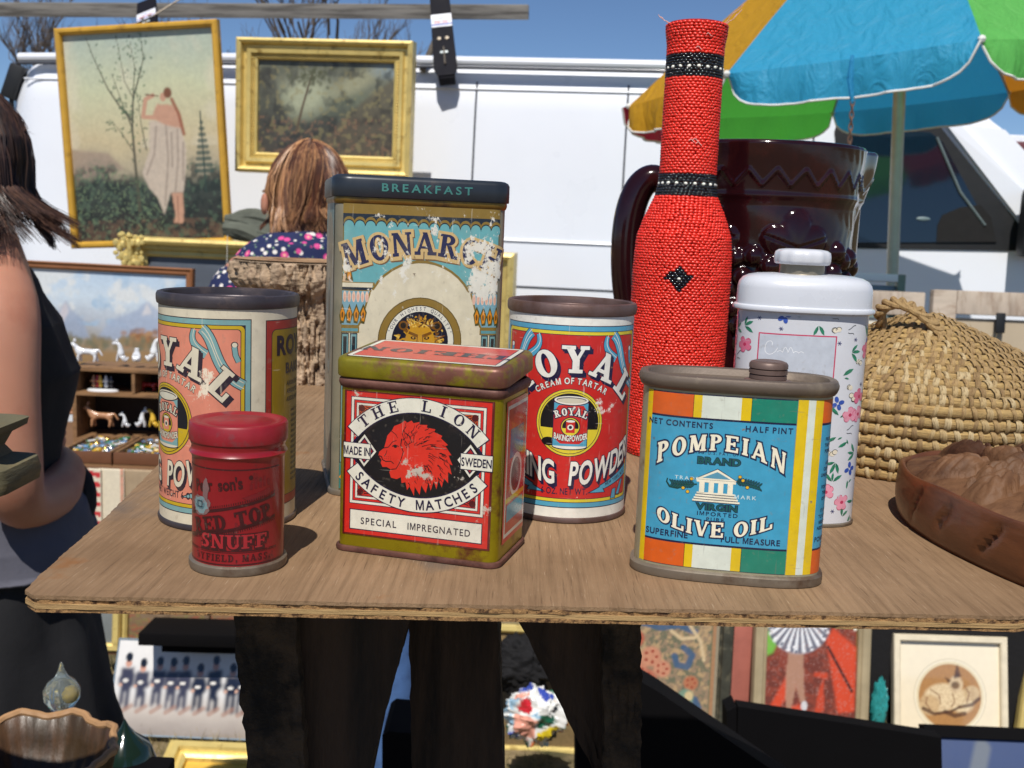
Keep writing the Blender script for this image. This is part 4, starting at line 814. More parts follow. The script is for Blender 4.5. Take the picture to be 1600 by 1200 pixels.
# rim rolls over and the inside goes down
b0 = (nz-1)*na; last = b0
for k_, (dr, dz) in enumerate(((-.0012, .0014), (-.0030, .0018), (-.0046, .0006), (-.0052, -.004), (-.0055, -.03), (-.0060, -.12))):
    st = len(V)
    for j in range(na): x, y, z_ = V[b0+j]; l = math.hypot(x, y); f = (l+dr)/l; V.append([x*f*(1 if k_ < 4 else .94), y*f*(1 if k_ < 4 else .94), z_+dz])
    F += [(last+j, last+(j+1) % na, st+(j+1) % na, st+j) for j in range(na)]; last = st
F.append(list(range(na))[::-1]); F.append([last+j for j in range(na)])
M_glaze = mat('dark_brown_glaze', L(34, 11, 15), .12, 0, .25, 20, L(58, 22, 20), 30, (.5, .75), .06, 60, .002, coat=.15, spec=.4)
mesh('body', V, F, M_glaze, pi_, True)
hd = MB(); P = [(-.060, 0, .166), (-.068, 0, .1695), (-.076, 0, .1705), (-.083, 0, .164), (-.088, 0, .150), (-.090, 0, .13), (-.089, 0, .105), (-.085, 0, .082), (-.077, 0, .062), (-.072, 0, .050), (-.060, 0, .046)]
def smooth_path(P, n=6):
    Q = []; P = [Vector(p) for p in P]
    for i in range(len(P)-1):
        p0, p1, p2, p3 = P[max(i-1, 0)], P[i], P[i+1], P[min(i+2, len(P)-1)]
        for k in range(n):
            t = k/n; Q.append(.5*((2*p1)+(p2-p0)*t+(2*p0-5*p1+4*p2-p3)*t*t+(3*p1-p0-3*p2+p3)*t**3))
    return Q+[P[-1]]
Pq = smooth_path(P); hd.tube(Pq, [.0085+.002*math.sin(PI*i/len(Pq)) for i in range(len(Pq))], 16).build('handle', M_glaze, pi_)
pi_.rotation_euler = (0, 0, math.radians(-4))
# ================================================================== white floral talc tin
ta = empty('talc_tin', (.1365, .5170, T), math.radians(-4), 'white oval talc tin with small printed flowers and a white shaker cap', 'tin')
S = sec_super(.0303, .0185, 2.5, 80)
M_tw = mat('white_enamelled_tin', L(212, 214, 220, .95), .28, 0, .05, 40, coat=.3); M_twl = mat('white_enamelled_lid', L(208, 211, 218, .95), .28, 0, .05, 40, L(120, 100, 80), 90, (.70, .76), coat=.3)
loft(S, [(0, .0005), (.0, .0005), (0, .1010)], 'body', M_tw, ta, top=False); loft(S, [(.0, 0), (.0007, .0003), (.0008, .0013), (0, .0018)], 'bottom_rim', M_rimgrey, ta, top=False)
loft(S, [(0, .1000), (.0012, .1003), (.0024, .1008), (.0026, .1016), (.0022, .1026), (.0010, .1032), (.0008, .1110), (.0002, .1135), (-.0014, .1155), (-.0040, .1168), (-.008, .1176), (-.014, .1180), (-.0178, .1181)], 'lid', M_twl, ta, bot=False)
MB().lathe([(.0108, .1175), (.0104, .1180), (.0104, .1235), (.0002, .1236)], 32, (-.002, 0, 0)).build('shaker_neck', mat('bare_tin_neck', L(140, 132, 118), .35, .5), ta)
cp = MB(); V = []; F = []; n = 72; prC = [(.0116, .1222), (.0127, .1226), (.0130, .1240), (.0130, .1262), (.0126, .1280), (.0112, .1290), (.0080, .1295), (.0001, .1296)]
for r_, z_ in prC:
    for j in range(n): q = 2*PI*j/n; w = 1+.022*math.cos(12*q)*(1 if r_ > .0115 else .3); V.append((-.002+r_*w*math.cos(q), r_*w*math.sin(q), z_))
F = [(i*n+j, i*n+(j+1) % n, (i+1)*n+(j+1) % n, (i+1)*n+j) for i in range(len(prC)-1) for j in range(n)]+[list(range(n))[::-1]]
mesh('shaker_cap', V, F, M_tw, ta)
p = Print(); r = random.Random(21); LG = L(40, 128, 96); LB = L(52, 84, 170); PK = L(214, 110, 140); PD = L(190, 50, 90); SK = L(50, 56, 60); CB = L(228, 218, 196)
def leaf(x, y, l, a, c): 
    P = [(x+math.cos(a)*l*t_-math.sin(a)*w_*l, y+math.sin(a)*l*t_+math.cos(a)*w_*l) for t_, w_ in ((0, 0), (.3, .17), (.65, .18), (1, .02), (.7, -.1), (.3, -.1))]; p.poly(P, c, 1.5); p.line([(x+math.cos(a)*l*.1, y+math.sin(a)*l*.1), (x+math.cos(a+.25)*l*.6, y+math.sin(a+.25)*l*.6)], .16, SK, 1.9)
def flower(x, y, s, c, cd):
    for k in range(5):
        q = k*PI*.4+r.random(); p.ell(x+s*.55*math.cos(q), y+s*.5*math.sin(q), s*.45, s*.38, c, 2, q, 14)
        p.arc(x+s*.62*math.cos(q), y+s*.55*math.sin(q), s*.42, s*.4, .18, .18, math.degrees(q)-70, math.degrees(q)+60, cd, 2.4)
    p.ell(x, y, s*.24, s*.2, cd, 2.6, 0, 10)
def cluster(x, y, c):
    for k in range(4): q = k*PI*.5+r.random()*.6; p.ell(x+1.5*math.cos(q), y+1.5*math.sin(q), 1.15, .8, c, 2, q, 12)
pts = []; r2 = random.Random(3)
for t_ in range(3000):
    x, y = r2.uniform(-70, 70), r2.uniform(3, 98)
    if all((x-a)**2+(y-b)**2 > 4.2**2 for a, b in pts): pts.append((x, y))
    if len(pts) > 560: break
for i, (x, y) in enumerate(pts):
    if -18.4 < x < 11.0 and 43.2 < y < 70.6: continue
    k = i % 9
    if k in (0, 4):
        a = r.uniform(0, 6.3); [leaf(x+.3*math.cos(a+d), y+.3*math.sin(a+d), r.uniform(3.2, 4.6), a+d, LG) for d in (-.8, .15, .9)[:r.choice([2, 3])]]
    elif k in (1, 7): leaf(x, y, r.uniform(3.2, 5.0), r.uniform(0, 6.3), LG); leaf(x+.6, y-.9, 2.0, r.uniform(0, 6.3), LG)
    elif k == 2: flower(x, y, 3.2, PK if i % 2 else L(226, 150, 170), PD)
    elif k == 3: cluster(x, y, LB)
    elif k == 5:
        for q in range(3): a = r.uniform(0, 6.3); p.ell(x+1.2*math.cos(a), y+1.2*math.sin(a), 1.0, .85, CB, 1.4, 0, 12); p.arc(x+1.2*math.cos(a), y+1.2*math.sin(a), 1.15, 1.0, .2, .2, r.uniform(0, 180), r.uniform(200, 330), SK, 1.8)
    elif k == 6: a = r.uniform(0, 6.3); p.line(curve_pts((x, y), (x+1.5, y+.4), (x+1.7, y+1.8), (x+3, y+1.6), 6), .22, SK, 1.6); p.line(curve_pts((x, y-1), (x+.8, y-1.8), (x+2, y-.6), (x+2.4, y-1.6), 6), .2, SK, 1.6)
    else:
        for q in (0, 1.1, 2.2): p.line([(x-.8*math.cos(q), y-.8*math.sin(q)), (x+.8*math.cos(q), y+.8*math.sin(q))], .22, L(60, 64, 110), 1.6)
        if i % 3 == 0: flower(x+1.4, y, 2.0, L(206, 60, 96), L(140, 20, 50))
p.V = [(x*1.3, y*1.3, z) for x, y, z in p.V]
p.rect(-22.6, 56.4, 13.2, 90.6, L(196, 62, 96), 2.8); p.rect(-22.0, 57.0, 12.6, 90.0, L(192, 198, 208), 3.2)
p.line(curve_pts((-19, 82), (-20, 88), (-15, 88), (-16, 85), 10), .28, L(236, 238, 240), 3.6); p.line(curve_pts((-19, 82), (-17, 79), (-14, 82), (-13.5, 84), 10), .28, L(236, 238, 240), 3.6)
for k in range(5): p.line(curve_pts((-13.5+k*2.4, 82), (-12.5+k*2.4, 83+2.5*(k in (1, 2))), (-12.3+k*2.4, 83+2.2*(k in (1, 2))), (-11.1+k*2.4, 82.2), 6), .25, L(236, 238, 240), 3.6)
p.build('printed_flowers', print_mat('floral_white_litho', L(200, 205, 215), 80, (.74, .77), .28, .06, L(190, 190, 190), worn2=L(190, 190, 200), coat=.25, zones=[((-.003, -.0185, .082), .006, .14)]), ta, sec=S, clip=(-75, 2.4, 75, 98.8))
rs = print_mat('rust_spots', L(110, 92, 70), 160, (.50, .56), .6, .5, L(150, 130, 100)); 
# ================================================================== coiled straw basket
ba = empty('straw_basket', (.2610, .6930, T), 0, 'round coiled straw basket with a domed lid and a braided straw loop on top', 'basket')
M_straw = mat('straw_coil', L(206, 172, 112, .85), .7, 0, .3, 3, L(150, 112, 62, .8), 1.2, (.5, .66), .9, 6, .0012, stretch=(60, 60, 900))
M_stitch = []
for i, c in enumerate((L(200, 172, 122, .85), L(184, 152, 102, .85), L(160, 130, 86, .85), L(212, 188, 142, .85))):
    M_stitch.append(mat('straw_stitch', c, .55, 0, .3, 2, L(130, 96, 56, .8), .8, (.52, .72), .8, 5, .0008, stretch=(900, 900, 60)))
rows = []; 
for i in range(7): rows.append((.0985+.002*math.sin(PI*i/6.), .0035+i*.0064, .0036))
for i in range(14): u = i/13; rows.append((.0950-.0860*u, .0470+.0395*u**.86, .0034))
for i, (R_, z_, t_) in enumerate(rows):
    V = []; F = []; n = 90; m_ = 14
    for j in range(n):
        a = 2*PI*j/n; rw = R_+rg.uniform(-.0003, .0003)
        for k in range(m_):
            q = 2*PI*k/m_; rr_ = t_*(.86+.10*(k % 2)); V.append(((rw+rr_*math.cos(q))*math.cos(a), (rw+rr_*math.cos(q))*math.sin(a), z_+rr_*math.sin(q)*.98))
    F = [(j*m_+k, j*m_+(k+1) % m_, ((j+1) % n)*m_+(k+1) % m_, ((j+1) % n)*m_+k) for j in range(n) for k in range(m_)]
    mesh('coil', V, F, M_straw, ba)
def stitch_mesh(seed, w=.0026, half=1.75, t_=.0040):
    r = random.Random(seed); V = []; F = []; k = 11; sk = r.uniform(-.0012, .0022)
    for i in range(k):
        q = -half+2*half*i/(k-1); ww = w*(.75+.25*math.cos(q*.9))*(1+r.uniform(-.06, .06)); off = sk*q/half
        for j, (dx, up) in enumerate(((-1, 0), (-.4, .00035), (.35, .0003), (1, 0))):
            rr_ = t_+up; V.append((rr_*math.cos(q), ww*dx+off, rr_*math.sin(q)))
    F = [(i*4+j, i*4+j+1, (i+1)*4+j+1, (i+1)*4+j) for i in range(k-1) for j in range(3)]
    me = bpy.data.meshes.new('stitch'); me.from_pydata(V, [], F); me.polygons.foreach_set('use_smooth', [True]*len(me.polygons)); return me
SM = []
for i in range(12): me = stitch_mesh(i, .0012+.0006*(i % 3)/2); me.materials.append(M_stitch[i % 4]); SM.append(me)
cand = []; r = random.Random(8)
for ri, (R_, z_, t_) in enumerate(rows):
    n = max(8, int(2*PI*R_/(.0066 if ri < 7 else .0054)))
    for j in range(n):
        a = 2*PI*(j+.5*(ri % 2)+r.uniform(-.22, .22))/n; slope = 0 if ri < 7 else 1.0
        cand.append((ri, a, R_, z_, slope))
basket_c = Vector((.2610, .6930, T))
def vis(c):
    ri, a, R_, z_, sl = c; wp = basket_c+Vector((R_*math.cos(a), R_*math.sin(a), z_)); n_ = Vector((math.cos(a)*(1-.5*sl), math.sin(a)*(1-.5*sl), .25+.5*sl)).normalized()
    v = (Vector((0, 0, CZ))-wp); return n_.dot(v.normalized())/v.length**1 * (1.15 if ri > 0 else .7)
cand.sort(key=vis, reverse=True); rest = MB()
for k, c in enumerate(cand):
    ri, a, R_, z_, sl = c; me = SM[r.randrange(12)]
    Mx = Matrix.Translation((R_*math.cos(a), R_*math.sin(a), z_)) @ Matrix.Rotation(a, 4, 'Z') @ Matrix.Rotation(-sl, 4, 'Y') @ Matrix.Rotation(r.uniform(-.18, .3), 4, 'X') @ Matrix.Scale(r.uniform(.98, 1.06), 4)
    if k < 290: o = bpy.data.objects.new('stitch', me); COL.objects.link(o); o.parent = ba; o.matrix_local = Mx
    else: rest.add([Mx @ v.co for v in me.vertices], [list(p_.vertices) for p_ in me.polygons])
tag(rest.build('weave', M_stitch[1], ba, fix=False), kind='stuff')
# fine loose straw sticking out
fz = MB()
for i in range(420):
    ri = r.randrange(3, len(rows)); R_, z_, t_ = rows[ri]; a = r.uniform(PI, 2*PI); p0 = Vector((R_*math.cos(a), R_*math.sin(a), z_+.003)); d = Vector((r.uniform(-1, 1), r.uniform(-1, .4), r.uniform(-.3, .9))).normalized()*r.uniform(.003, .008)
    s_ = Vector((.00016, 0, .00016)); fz.add([p0-s_, p0+s_, p0+d], [(0, 1, 2)])
tag(fz.build('loose_straw', M_stitch[3], ba, fix=False), kind='stuff')
lp = MB(); c0 = at(1372, 470, .665)-basket_c
P0 = smooth_path([(-.030, -.010, .080), (-.034, -.016, .092), (-.027, -.022, .0975), (-.016, -.026, .094), (-.006, -.029, .086), (-.001, -.030, .080)], 10)
for ph in (0, 2.1, 4.2):
    lp.tube([q+Vector((math.cos(i*.42+ph)*.0022, math.sin(i*.42+ph)*.0014, math.sin(i*.42+ph)*.0022)) for i, q in enumerate(P0)], .0019, 8)
lp.build('braided_loop', M_stitch[1], ba)
# ================================================================== carved wooden box
ca = empty('carved_box', (.2490, .4640, T), math.radians(13), 'reddish brown carved wooden box with leaf relief, at the right end of the board', 'box')
M_carv = mat('polished_carved_wood', L(122, 72, 40, .8), .42, 0, .35, 8, L(74, 42, 26, .8), 6, (.42, .62), .3, 60, .001, stretch=(1, 1, 5), coat=.2)
M_carvt = mat('carved_wood_relief', L(124, 88, 60, .82), .62, 0, .35, 30, L(76, 48, 32, .8), 25, (.44, .62), .7, 160, .0015, spec=.3)
na, nr = 240, 60; A_, B_ = .0540, .104
def out(a, s=1.): c, d = math.cos(a), math.sin(a); e = 2/2.25; return (A_*s*math.copysign(abs(c)**e, c), B_*s*math.copysign(abs(d)**e, d))
V = []; F = []; pf = [(.955, 0), (.98, .003), (.992, .006), (1.0, .009), (1.001, .011), (1.002, .013), (1.0, .015), (.998, .018), (.992, .0215), (.984, .0230), (.970, .0236), (.958, .0232), (.950, .0222), (.946, .0205)]
for s, z_ in pf:
    for j in range(na):
        a = 2*PI*j/na; x, y = out(a, s); nch = 0
        for na0 in (3.50, 3.25, 3.0, 2.75): nch += math.exp(-((a-na0-(z_-.0125)*8)/.013)**2)*math.exp(-((z_-.0125)/.0062)**4)
        f = 1-.065*nch; wob = .0006*math.sin(a*9); V.append((x*f, y*f, z_+wob*(z_ > .01)))
k = len(pf); F = [(i*na+j, i*na+(j+1) % na, (i+1)*na+(j+1) % na, (i+1)*na+j) for i in range(k-1) for j in range(na)]+[list(range(na))[::-1]]
mesh('side', V, F, M_carv, ca, True)
nx = 260; V = []; idx = {}; F = []
_r = random.Random(17); LEAVES = []
for i in range(9):
    for q in range(2): a_ = 2*PI*(i+.5*q)/9+_r.uniform(-.08, .08); d_ = .010+.016*q; LEAVES.append((d_*math.cos(a_), d_*1.9*math.sin(a_)+.003, math.atan2(1.6*math.sin(a_), math.cos(a_))+_r.uniform(-.3, .3), .036+.008*q, .0105+.003*q))
def relief(x, y):
    z_ = .0188
    u, v = x+.04, y-.0; 
    for (lx, ly, la, ll, lw) in LEAVES:
        if abs(x-lx) > ll or abs(y-ly) > ll: continue
        p_ = (x-lx)*math.cos(la)+(y-ly)*math.sin(la); q_ = -(x-lx)*math.sin(la)+(y-ly)*math.cos(la); t_ = p_/ll
        if 0 < t_ < 1:
            w_ = lw*math.sin(PI*t_**.7)*.6
            if abs(q_) < w_: z_ = max(z_, .0205+.0075*(1-(abs(q_)/w_)**2)**.45*(.6+.4*math.sin(PI*t_))-.0022*math.exp(-(q_/.0010)**2)-.0013*max(0, math.sin((p_-abs(q_)*1.2)*900)))
    z_ += .0006*math.sin(x*600+2*math.sin(y*200))*math.sin(y*240); return z_
for i in range(nx+1):
    for j in range(nx+1):
        x, y = (-1+2*i/nx), (-1+2*j/nx); rr_ = max(abs(x), abs(y)); l = math.hypot(x, y) or 1; a = math.atan2(y, x); ox, oy = out(a, .945*rr_); zr_ = relief(ox, oy); V.append((ox, oy, .0222+.0075*(1-rr_**2)**.8+(zr_-.0188)*1.1*max(0., 1-rr_**6)))
for i in range(nx):
    for j in range(nx): b_ = i*(nx+1)+j; F.append((b_, b_+nx+1, b_+nx+2, b_+1))
mesh('relief_top', V, F, M_carvt, ca, True)
# raised panel with a feather and studs on the front slope
fr_ = MB()
def side_pt(a, z_, o=.0): x, y = out(a, 1.0+o); return Vector((x, y, z_))
for z0_, rad_ in ((.0205, .0028), (.0115, .0018)):
    fr_.tube([side_pt(a, z0_+.0*a, .006) for a in np.linspace(3.60, 5.6, 50)], [rad_*min(1, .3+i/6) for i in range(50)], 8)
for i in range(46):
    a = 3.66+i*.040; fr_.tube([side_pt(a, .0200, .010), side_pt(a+.02, .0178, .017), side_pt(a+.035, .0150, .012)], .0009, 6)
fr_.build('feather_moulding', M_carvt, ca)
st_ = MB()
for i in range(8):
    a = 3.70+i*.15; st_.ball(side_pt(a, .0085, .004), .0018, 10, (1, 1, 1.4)); pass
st_.build('studs', mat('pale_inlay', L(190, 160, 130, .8), .5), ca)
ca.scale = (1, 1, 1.12)
# ================================================================== bark covered log slice
lo = empty('bark_log', (-.1705, .905, T), 0, 'short upright log with rough grey brown bark, behind the faded salmon tin', 'log')
n, k = 260, 200; V = []
ph = rng.uniform(0, 6.28, 40)
def vn(x, y, s, seed=0):
    r0 = np.random.default_rng(seed).random((64, 64)); x = x*s; y = y*s; xi = np.floor(x).astype(int); yi = np.floor(y).astype(int); fx = x-xi; fy = y-yi; fx = fx*fx*(3-2*fx); fy = fy*fy*(3-2*fy)
    g = lambda a, b: r0[a % 64, b % 64]
    return (g(xi, yi)*(1-fx)+g(xi+1, yi)*fx)*(1-fy)+(g(xi, yi+1)*(1-fx)+g(xi+1, yi+1)*fx)*fy
def fbm(x, y, s, seed=0, o=5, g=.5): 
    t = 0; a = 1; w = 0
    for i in range(o): t = t+a*vn(x, y, s*2**i, seed+i); w += a; a *= g
    return t/w
AA, ZL = np.meshgrid(np.linspace(0, 2*PI, n, endpoint=False), np.linspace(0, 1, k), indexing='ij')
HL = .0985; per = AA/(2*PI)*64
base = .0425+.0125*sst(ZL, .60, .88)*(1+1.0*np.cos(AA-PI*1.08))-.002*sst(ZL, .9, 1.)+.003*np.cos(2*AA+1)
ridge = np.abs(fbm(per*1.3+.9*fbm(per, ZL*6, 1, 5), ZL*2.6, 1, 1, 4)-.5)*2
plate = fbm(per*1.1, ZL*16, 1, 11, 4)
Rl = base-.0105*np.clip(.30-ridge, 0, .3)/.3+.0035*(plate-.5)+.0022*(fbm(per*3, ZL*40, 1, 21, 4)-.5)
Rl = np.where(ZL > .985, base-.003, Rl)
V = np.stack([Rl*np.cos(AA), Rl*np.sin(AA)*.9, ZL*HL], -1).reshape(-1, 3).tolist(); F = [(i*k+j, ((i+1) % n)*k+j, ((i+1) % n)*k+j+1, i*k+j+1) for i in range(n) for j in range(k-1)]
M_bark = mat('rough_bark', L(176, 152, 126, .9), .9, 0, .4, 90, L(96, 70, 54, .8), 60, (.52, .66), .9, 160, .002)
mesh('bark', V, F, M_bark, lo)
tpV = []; rings = 14
for q in range(rings+1):
    f = 1-q/rings
    for i in range(n):
        x, y, z_ = V[i*k+k-1]; tpV.append((x*f*.985, y*f*.985, HL+.0006-.0045*math.exp(-((y*f+.004+.3*x*f)/.0022)**2)*(abs(x*f) < .026)*(1)+.0006*math.sin(f*40)))
tpF = [(a*n+j, a*n+(j+1) % n, (a+1)*n+(j+1) % n, (a+1)*n+j) for a in range(rings) for j in range(n)]
mesh('sawn_top', tpV, tpF, mat('sawn_log_top', L(186, 150, 110, .85), .8, 0, .2, 40, L(120, 78, 50, .8), 22, (.45, .65), .3, 90, .001), lo)
# ================================================================== timber posts below the board
M_post = mat('shaded_old_timber', L(74, 56, 42, .7), .9, 0, .45, 6, L(36, 27, 20, .7), 4, (.45, .62), .8, 14, .003, stretch=(9, 9, 1)); M_postb = mat('bark_faced_timber', L(84, 68, 52, .7), .95, 0, .5, 50, L(30, 24, 18, .8), 30, (.42, .58), 1., 110, .005)  # both timbers coloured darker, the shade under the board put into them
def slab(name, tl, tr, br, bl, Y0, dep, m, par, seed, amp=.0006, zt=T-.0066):
    """a rough timber whose front face runs from the board down to the ground; corners are pixels on that face"""
    r = random.Random(seed); pts = [at(x, y, Y0) for x, y in (tl, tr, br, bl)]; L0, R0, R1, L1 = [(q.x, q.z) for q in pts]
    def ex(a, b, z): t = (z-a[1])/(b[1]-a[1]); return a[0]+(b[0]-a[0])*t
    zs = list(np.linspace(zt, min(L1[1], R1[1]), 26))+list(np.linspace(min(L1[1], R1[1])-.06, 0, 12)); V = []; nz_ = len(zs); nn = 14
    for z_ in zs:
        zc = max(z_, min(L1[1], R1[1])-.04); xl, xr = ex(L0, L1, zc), ex(R0, R1, zc)
        if z_ < .8: xl, xr = xl, max(xr, xl+.05)
        ring = [(xl+(xr-xl)*i/(nn-1), Y0) for i in range(nn)]+[(xr, Y0+dep*i/4) for i in range(1, 5)]+[(xr-(xr-xl)*i/5, Y0+dep) for i in range(1, 6)]+[(xl, Y0+dep-dep*i/4) for i in range(1, 4)]
        V += [(x+r.uniform(-amp, amp), y+r.uniform(-amp, amp), z_) for x, y in ring]
    q = len(ring); F = [(i*q+j, i*q+(j+1) % q, (i+1)*q+(j+1) % q, (i+1)*q+j) for i in range(nz_-1) for j in range(q)]+[list(range(q)), [(nz_-1)*q+j for j in range(q)][::-1]]
    o = mesh(name, V, F, m, par, True, 50); bm = bmesh.new(); bm.from_mesh(o.data); bmesh.ops.recalc_face_normals(bm, faces=bm.faces); bm.to_mesh(o.data); bm.free(); return o
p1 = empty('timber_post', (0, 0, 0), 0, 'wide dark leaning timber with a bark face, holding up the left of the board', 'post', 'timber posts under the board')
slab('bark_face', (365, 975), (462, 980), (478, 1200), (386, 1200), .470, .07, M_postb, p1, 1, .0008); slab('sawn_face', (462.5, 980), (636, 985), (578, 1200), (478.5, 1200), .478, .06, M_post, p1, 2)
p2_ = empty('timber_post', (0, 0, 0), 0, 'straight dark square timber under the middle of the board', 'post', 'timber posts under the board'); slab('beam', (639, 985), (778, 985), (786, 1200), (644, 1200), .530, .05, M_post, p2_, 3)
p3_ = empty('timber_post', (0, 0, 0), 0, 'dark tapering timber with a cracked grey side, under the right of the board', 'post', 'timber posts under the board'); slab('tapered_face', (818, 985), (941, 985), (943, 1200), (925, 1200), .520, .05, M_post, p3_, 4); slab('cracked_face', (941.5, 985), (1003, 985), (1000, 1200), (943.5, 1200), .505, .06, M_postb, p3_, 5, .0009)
# ================================================================== painted surfaces (pictures, printed cloth): a grid whose colours are painted by code
class Paint:
    def __init__(s, w, h, res): s.nx = max(8, int(w*res)); s.ny = max(8, int(h*res)); s.w = w; s.h = h; s.X, s.Y = np.meshgrid(np.linspace(0, w, s.nx), np.linspace(0, h, s.ny)); s.A = np.zeros((s.ny, s.nx, 3))
    def c(s, col): return np.array(col[:3])
    def put(s, m, col): m = np.clip(m, 0, 1)[..., None]; s.A = s.A*(1-m)+s.c(col)*m if not isinstance(col, np.ndarray) else s.A*(1-m)+col*m; return s
    def grad(s, stops, axis=1, warp=0, sc=3, seed=0):
        t = (s.Y/s.h if axis else s.X/s.w)
        if warp: t = t+warp*(fbm(s.X/s.w*sc, s.Y/s.h*sc, 2, seed)-.5)
        ys = [q[0] for q in stops]; s.A = np.stack([np.interp(t, ys, [q[1][k] for q in stops]) for k in range(3)], -1); return s
    def ell(s, cx, cy, rx, ry, col, soft=.3, rot=0, k=1.): 
        u = (s.X-cx)*math.cos(rot)+(s.Y-cy)*math.sin(rot); v = -(s.X-cx)*math.sin(rot)+(s.Y-cy)*math.cos(rot); d = np.hypot(u/rx, v/ry); return s.put(k*np.clip((1-d)/soft+.5, 0, 1), col)
    def line(s, P, w, col, soft=.5, k=1., w2=None):
        m = np.zeros_like(s.X); n = len(P)-1; w2 = w if w2 is None else w2
        for i in range(n):
            a, b = np.array(P[i]), np.array(P[i+1]); d = b-a; t = np.clip(((s.X-a[0])*d[0]+(s.Y-a[1])*d[1])/max(1e-9, d@d), 0, 1); ww = w+(w2-w)*(i+t)/n
            m = np.maximum(m, np.clip((1-np.hypot(s.X-a[0]-t*d[0], s.Y-a[1]-t*d[1])/ww)/soft+.5, 0, 1))
        return s.put(m*k, col)
    def poly(s, P, col, k=1., blur=1):
        m = np.zeros_like(s.X, bool); n = len(P)
        for i in range(n):
            x0, y0 = P[i]; x1, y1 = P[(i+1) % n]
            if y0 == y1: continue
            c_ = ((y0 > s.Y) != (y1 > s.Y)) & (s.X < (x1-x0)*(s.Y-y0)/(y1-y0)+x0); m ^= c_
        m = m.astype(float)
        for _ in range(blur): m = (m+np.roll(m, 1, 0)+np.roll(m, -1, 0)+np.roll(m, 1, 1)+np.roll(m, -1, 1))/5
        return s.put(m*k, col)
    def speck(s, sc, thr, wd, col, k=1., seed=0, mask=None, o=4, ax=1, ay=1):
        f = fbm(s.X/s.w*sc*ax, s.Y/s.h*sc*ay*s.h/s.w, 2, seed, o); m = np.clip((f-thr)/wd, 0, 1)*k
        if mask is not None: m = m*mask
        return s.put(m, col)
    def mul(s, amt, sc, seed=0, o=5): f = fbm(s.X/s.w*sc, s.Y/s.h*sc*s.h/s.w, 2, seed, o); s.A = s.A*(1+amt*(f-.5)*2)[..., None]; return s
def painted(name, pa, m, parent, z=None, off=(0, 0, 0), axes=((1, 0, 0), (0, 0, 1)), shape=None):
    """lay a painting on the plane spanned by axes; shape(x, y) may give it relief"""
    ax, ay = Vector(axes[0]), Vector(axes[1]); an = ax.cross(ay); o_ = Vector(off); s = 1.
    Z = shape(pa.X, pa.Y) if shape else np.zeros_like(pa.X)
    P = np.array(o_)[None, None]+pa.X[..., None]*np.array(ax)+pa.Y[..., None]*np.array(ay)+Z[..., None]*np.array(an); V = P.reshape(-1, 3).tolist(); nx, ny = pa.nx, pa.ny
    F = [(j*nx+i, j*nx+i+1, (j+1)*nx+i+1, (j+1)*nx+i) for j in range(ny-1) for i in range(nx-1)]
    me = bpy.data.meshes.new(name); me.from_pydata(V, [], F); at_ = me.color_attributes.new('Col', 'FLOAT_COLOR', 'POINT'); A = np.clip(pa.A, 0, 1).reshape(-1, 3); at_.data.foreach_set('color', np.hstack([A, np.ones((len(A), 1))]).ravel())
    me.materials.append(m); me.polygons.foreach_set('use_smooth', [True]*len(me.polygons)); o = bpy.data.objects.new(name, me); COL.objects.link(o)
    if parent: o.parent = parent
    return o
M_oil = mat('oil_painting', None, .38, var=.05, vs=60, bmp=.25, bs=90, bd=.001, attr=True, coat=.15); M_paperp = mat('printed_paper', None, .6, var=.04, vs=40, attr=True); M_glossp = mat('glossy_print', None, .10, var=.03, vs=40, attr=True, coat=.6); M_cloth = mat('printed_cloth', None, .9, var=.08, vs=80, bmp=.3, bs=500, bd=.001, attr=True)
def frame_mesh(w, h, prof, nm, m, parent, nseg=1):
    """mitred moulding round a w x h opening centre; prof: (outward distance from the opening, forward height)"""
    V = []; F = []; k = len(prof); cs = ((-1, -1), (1, -1), (1, 1), (-1, 1))
    for sx, sz in cs:
        for d, f in prof: V.append((sx*(w/2+d), -f, sz*(h/2+d)))
    for c in range(4):
        for i in range(k): F.append((c*k+i, c*k+(i+1) % k, ((c+1) % 4)*k+(i+1) % k, ((c+1) % 4)*k+i))
    mb = MB(); mb.add(V, F); return mb.build(nm, m, parent, True, 25)
def picture(name, label, cat, c, w, h, yaw, lean, roll, prof, mf, paint, mp, group=None, back=True, pname='painting'):
    """c is the centre of the opening; w x h the opening; faces -y before it is turned"""
    e = empty(name, c, 0, label, cat, group); e.rotation_mode = 'XYZ'
    e.matrix_world = Matrix.Translation(c) @ Matrix.Rotation(yaw, 4, 'Z') @ Matrix.Rotation(lean, 4, 'X') @ Matrix.Rotation(roll, 4, 'Y')
    frame_mesh(w, h, prof, 'frame', mf, e)
    if paint is not None: painted(pname, paint, mp, e, off=(-w/2, -.001, -h/2))
    if back: MB().box((0, .006, 0), (w*1.02, .006, h*1.02)).build('backing', M_backing, e)
    return e
M_backing = mat('brown_backing_board', L(140, 116, 88, .8), .9); 
def pxc(x0, y0, x1, y1, Y): return at((x0+x1)/2, (y0+y1)/2, Y), (x1-x0)*Y/FPX, (y1-y0)*Y/FPX
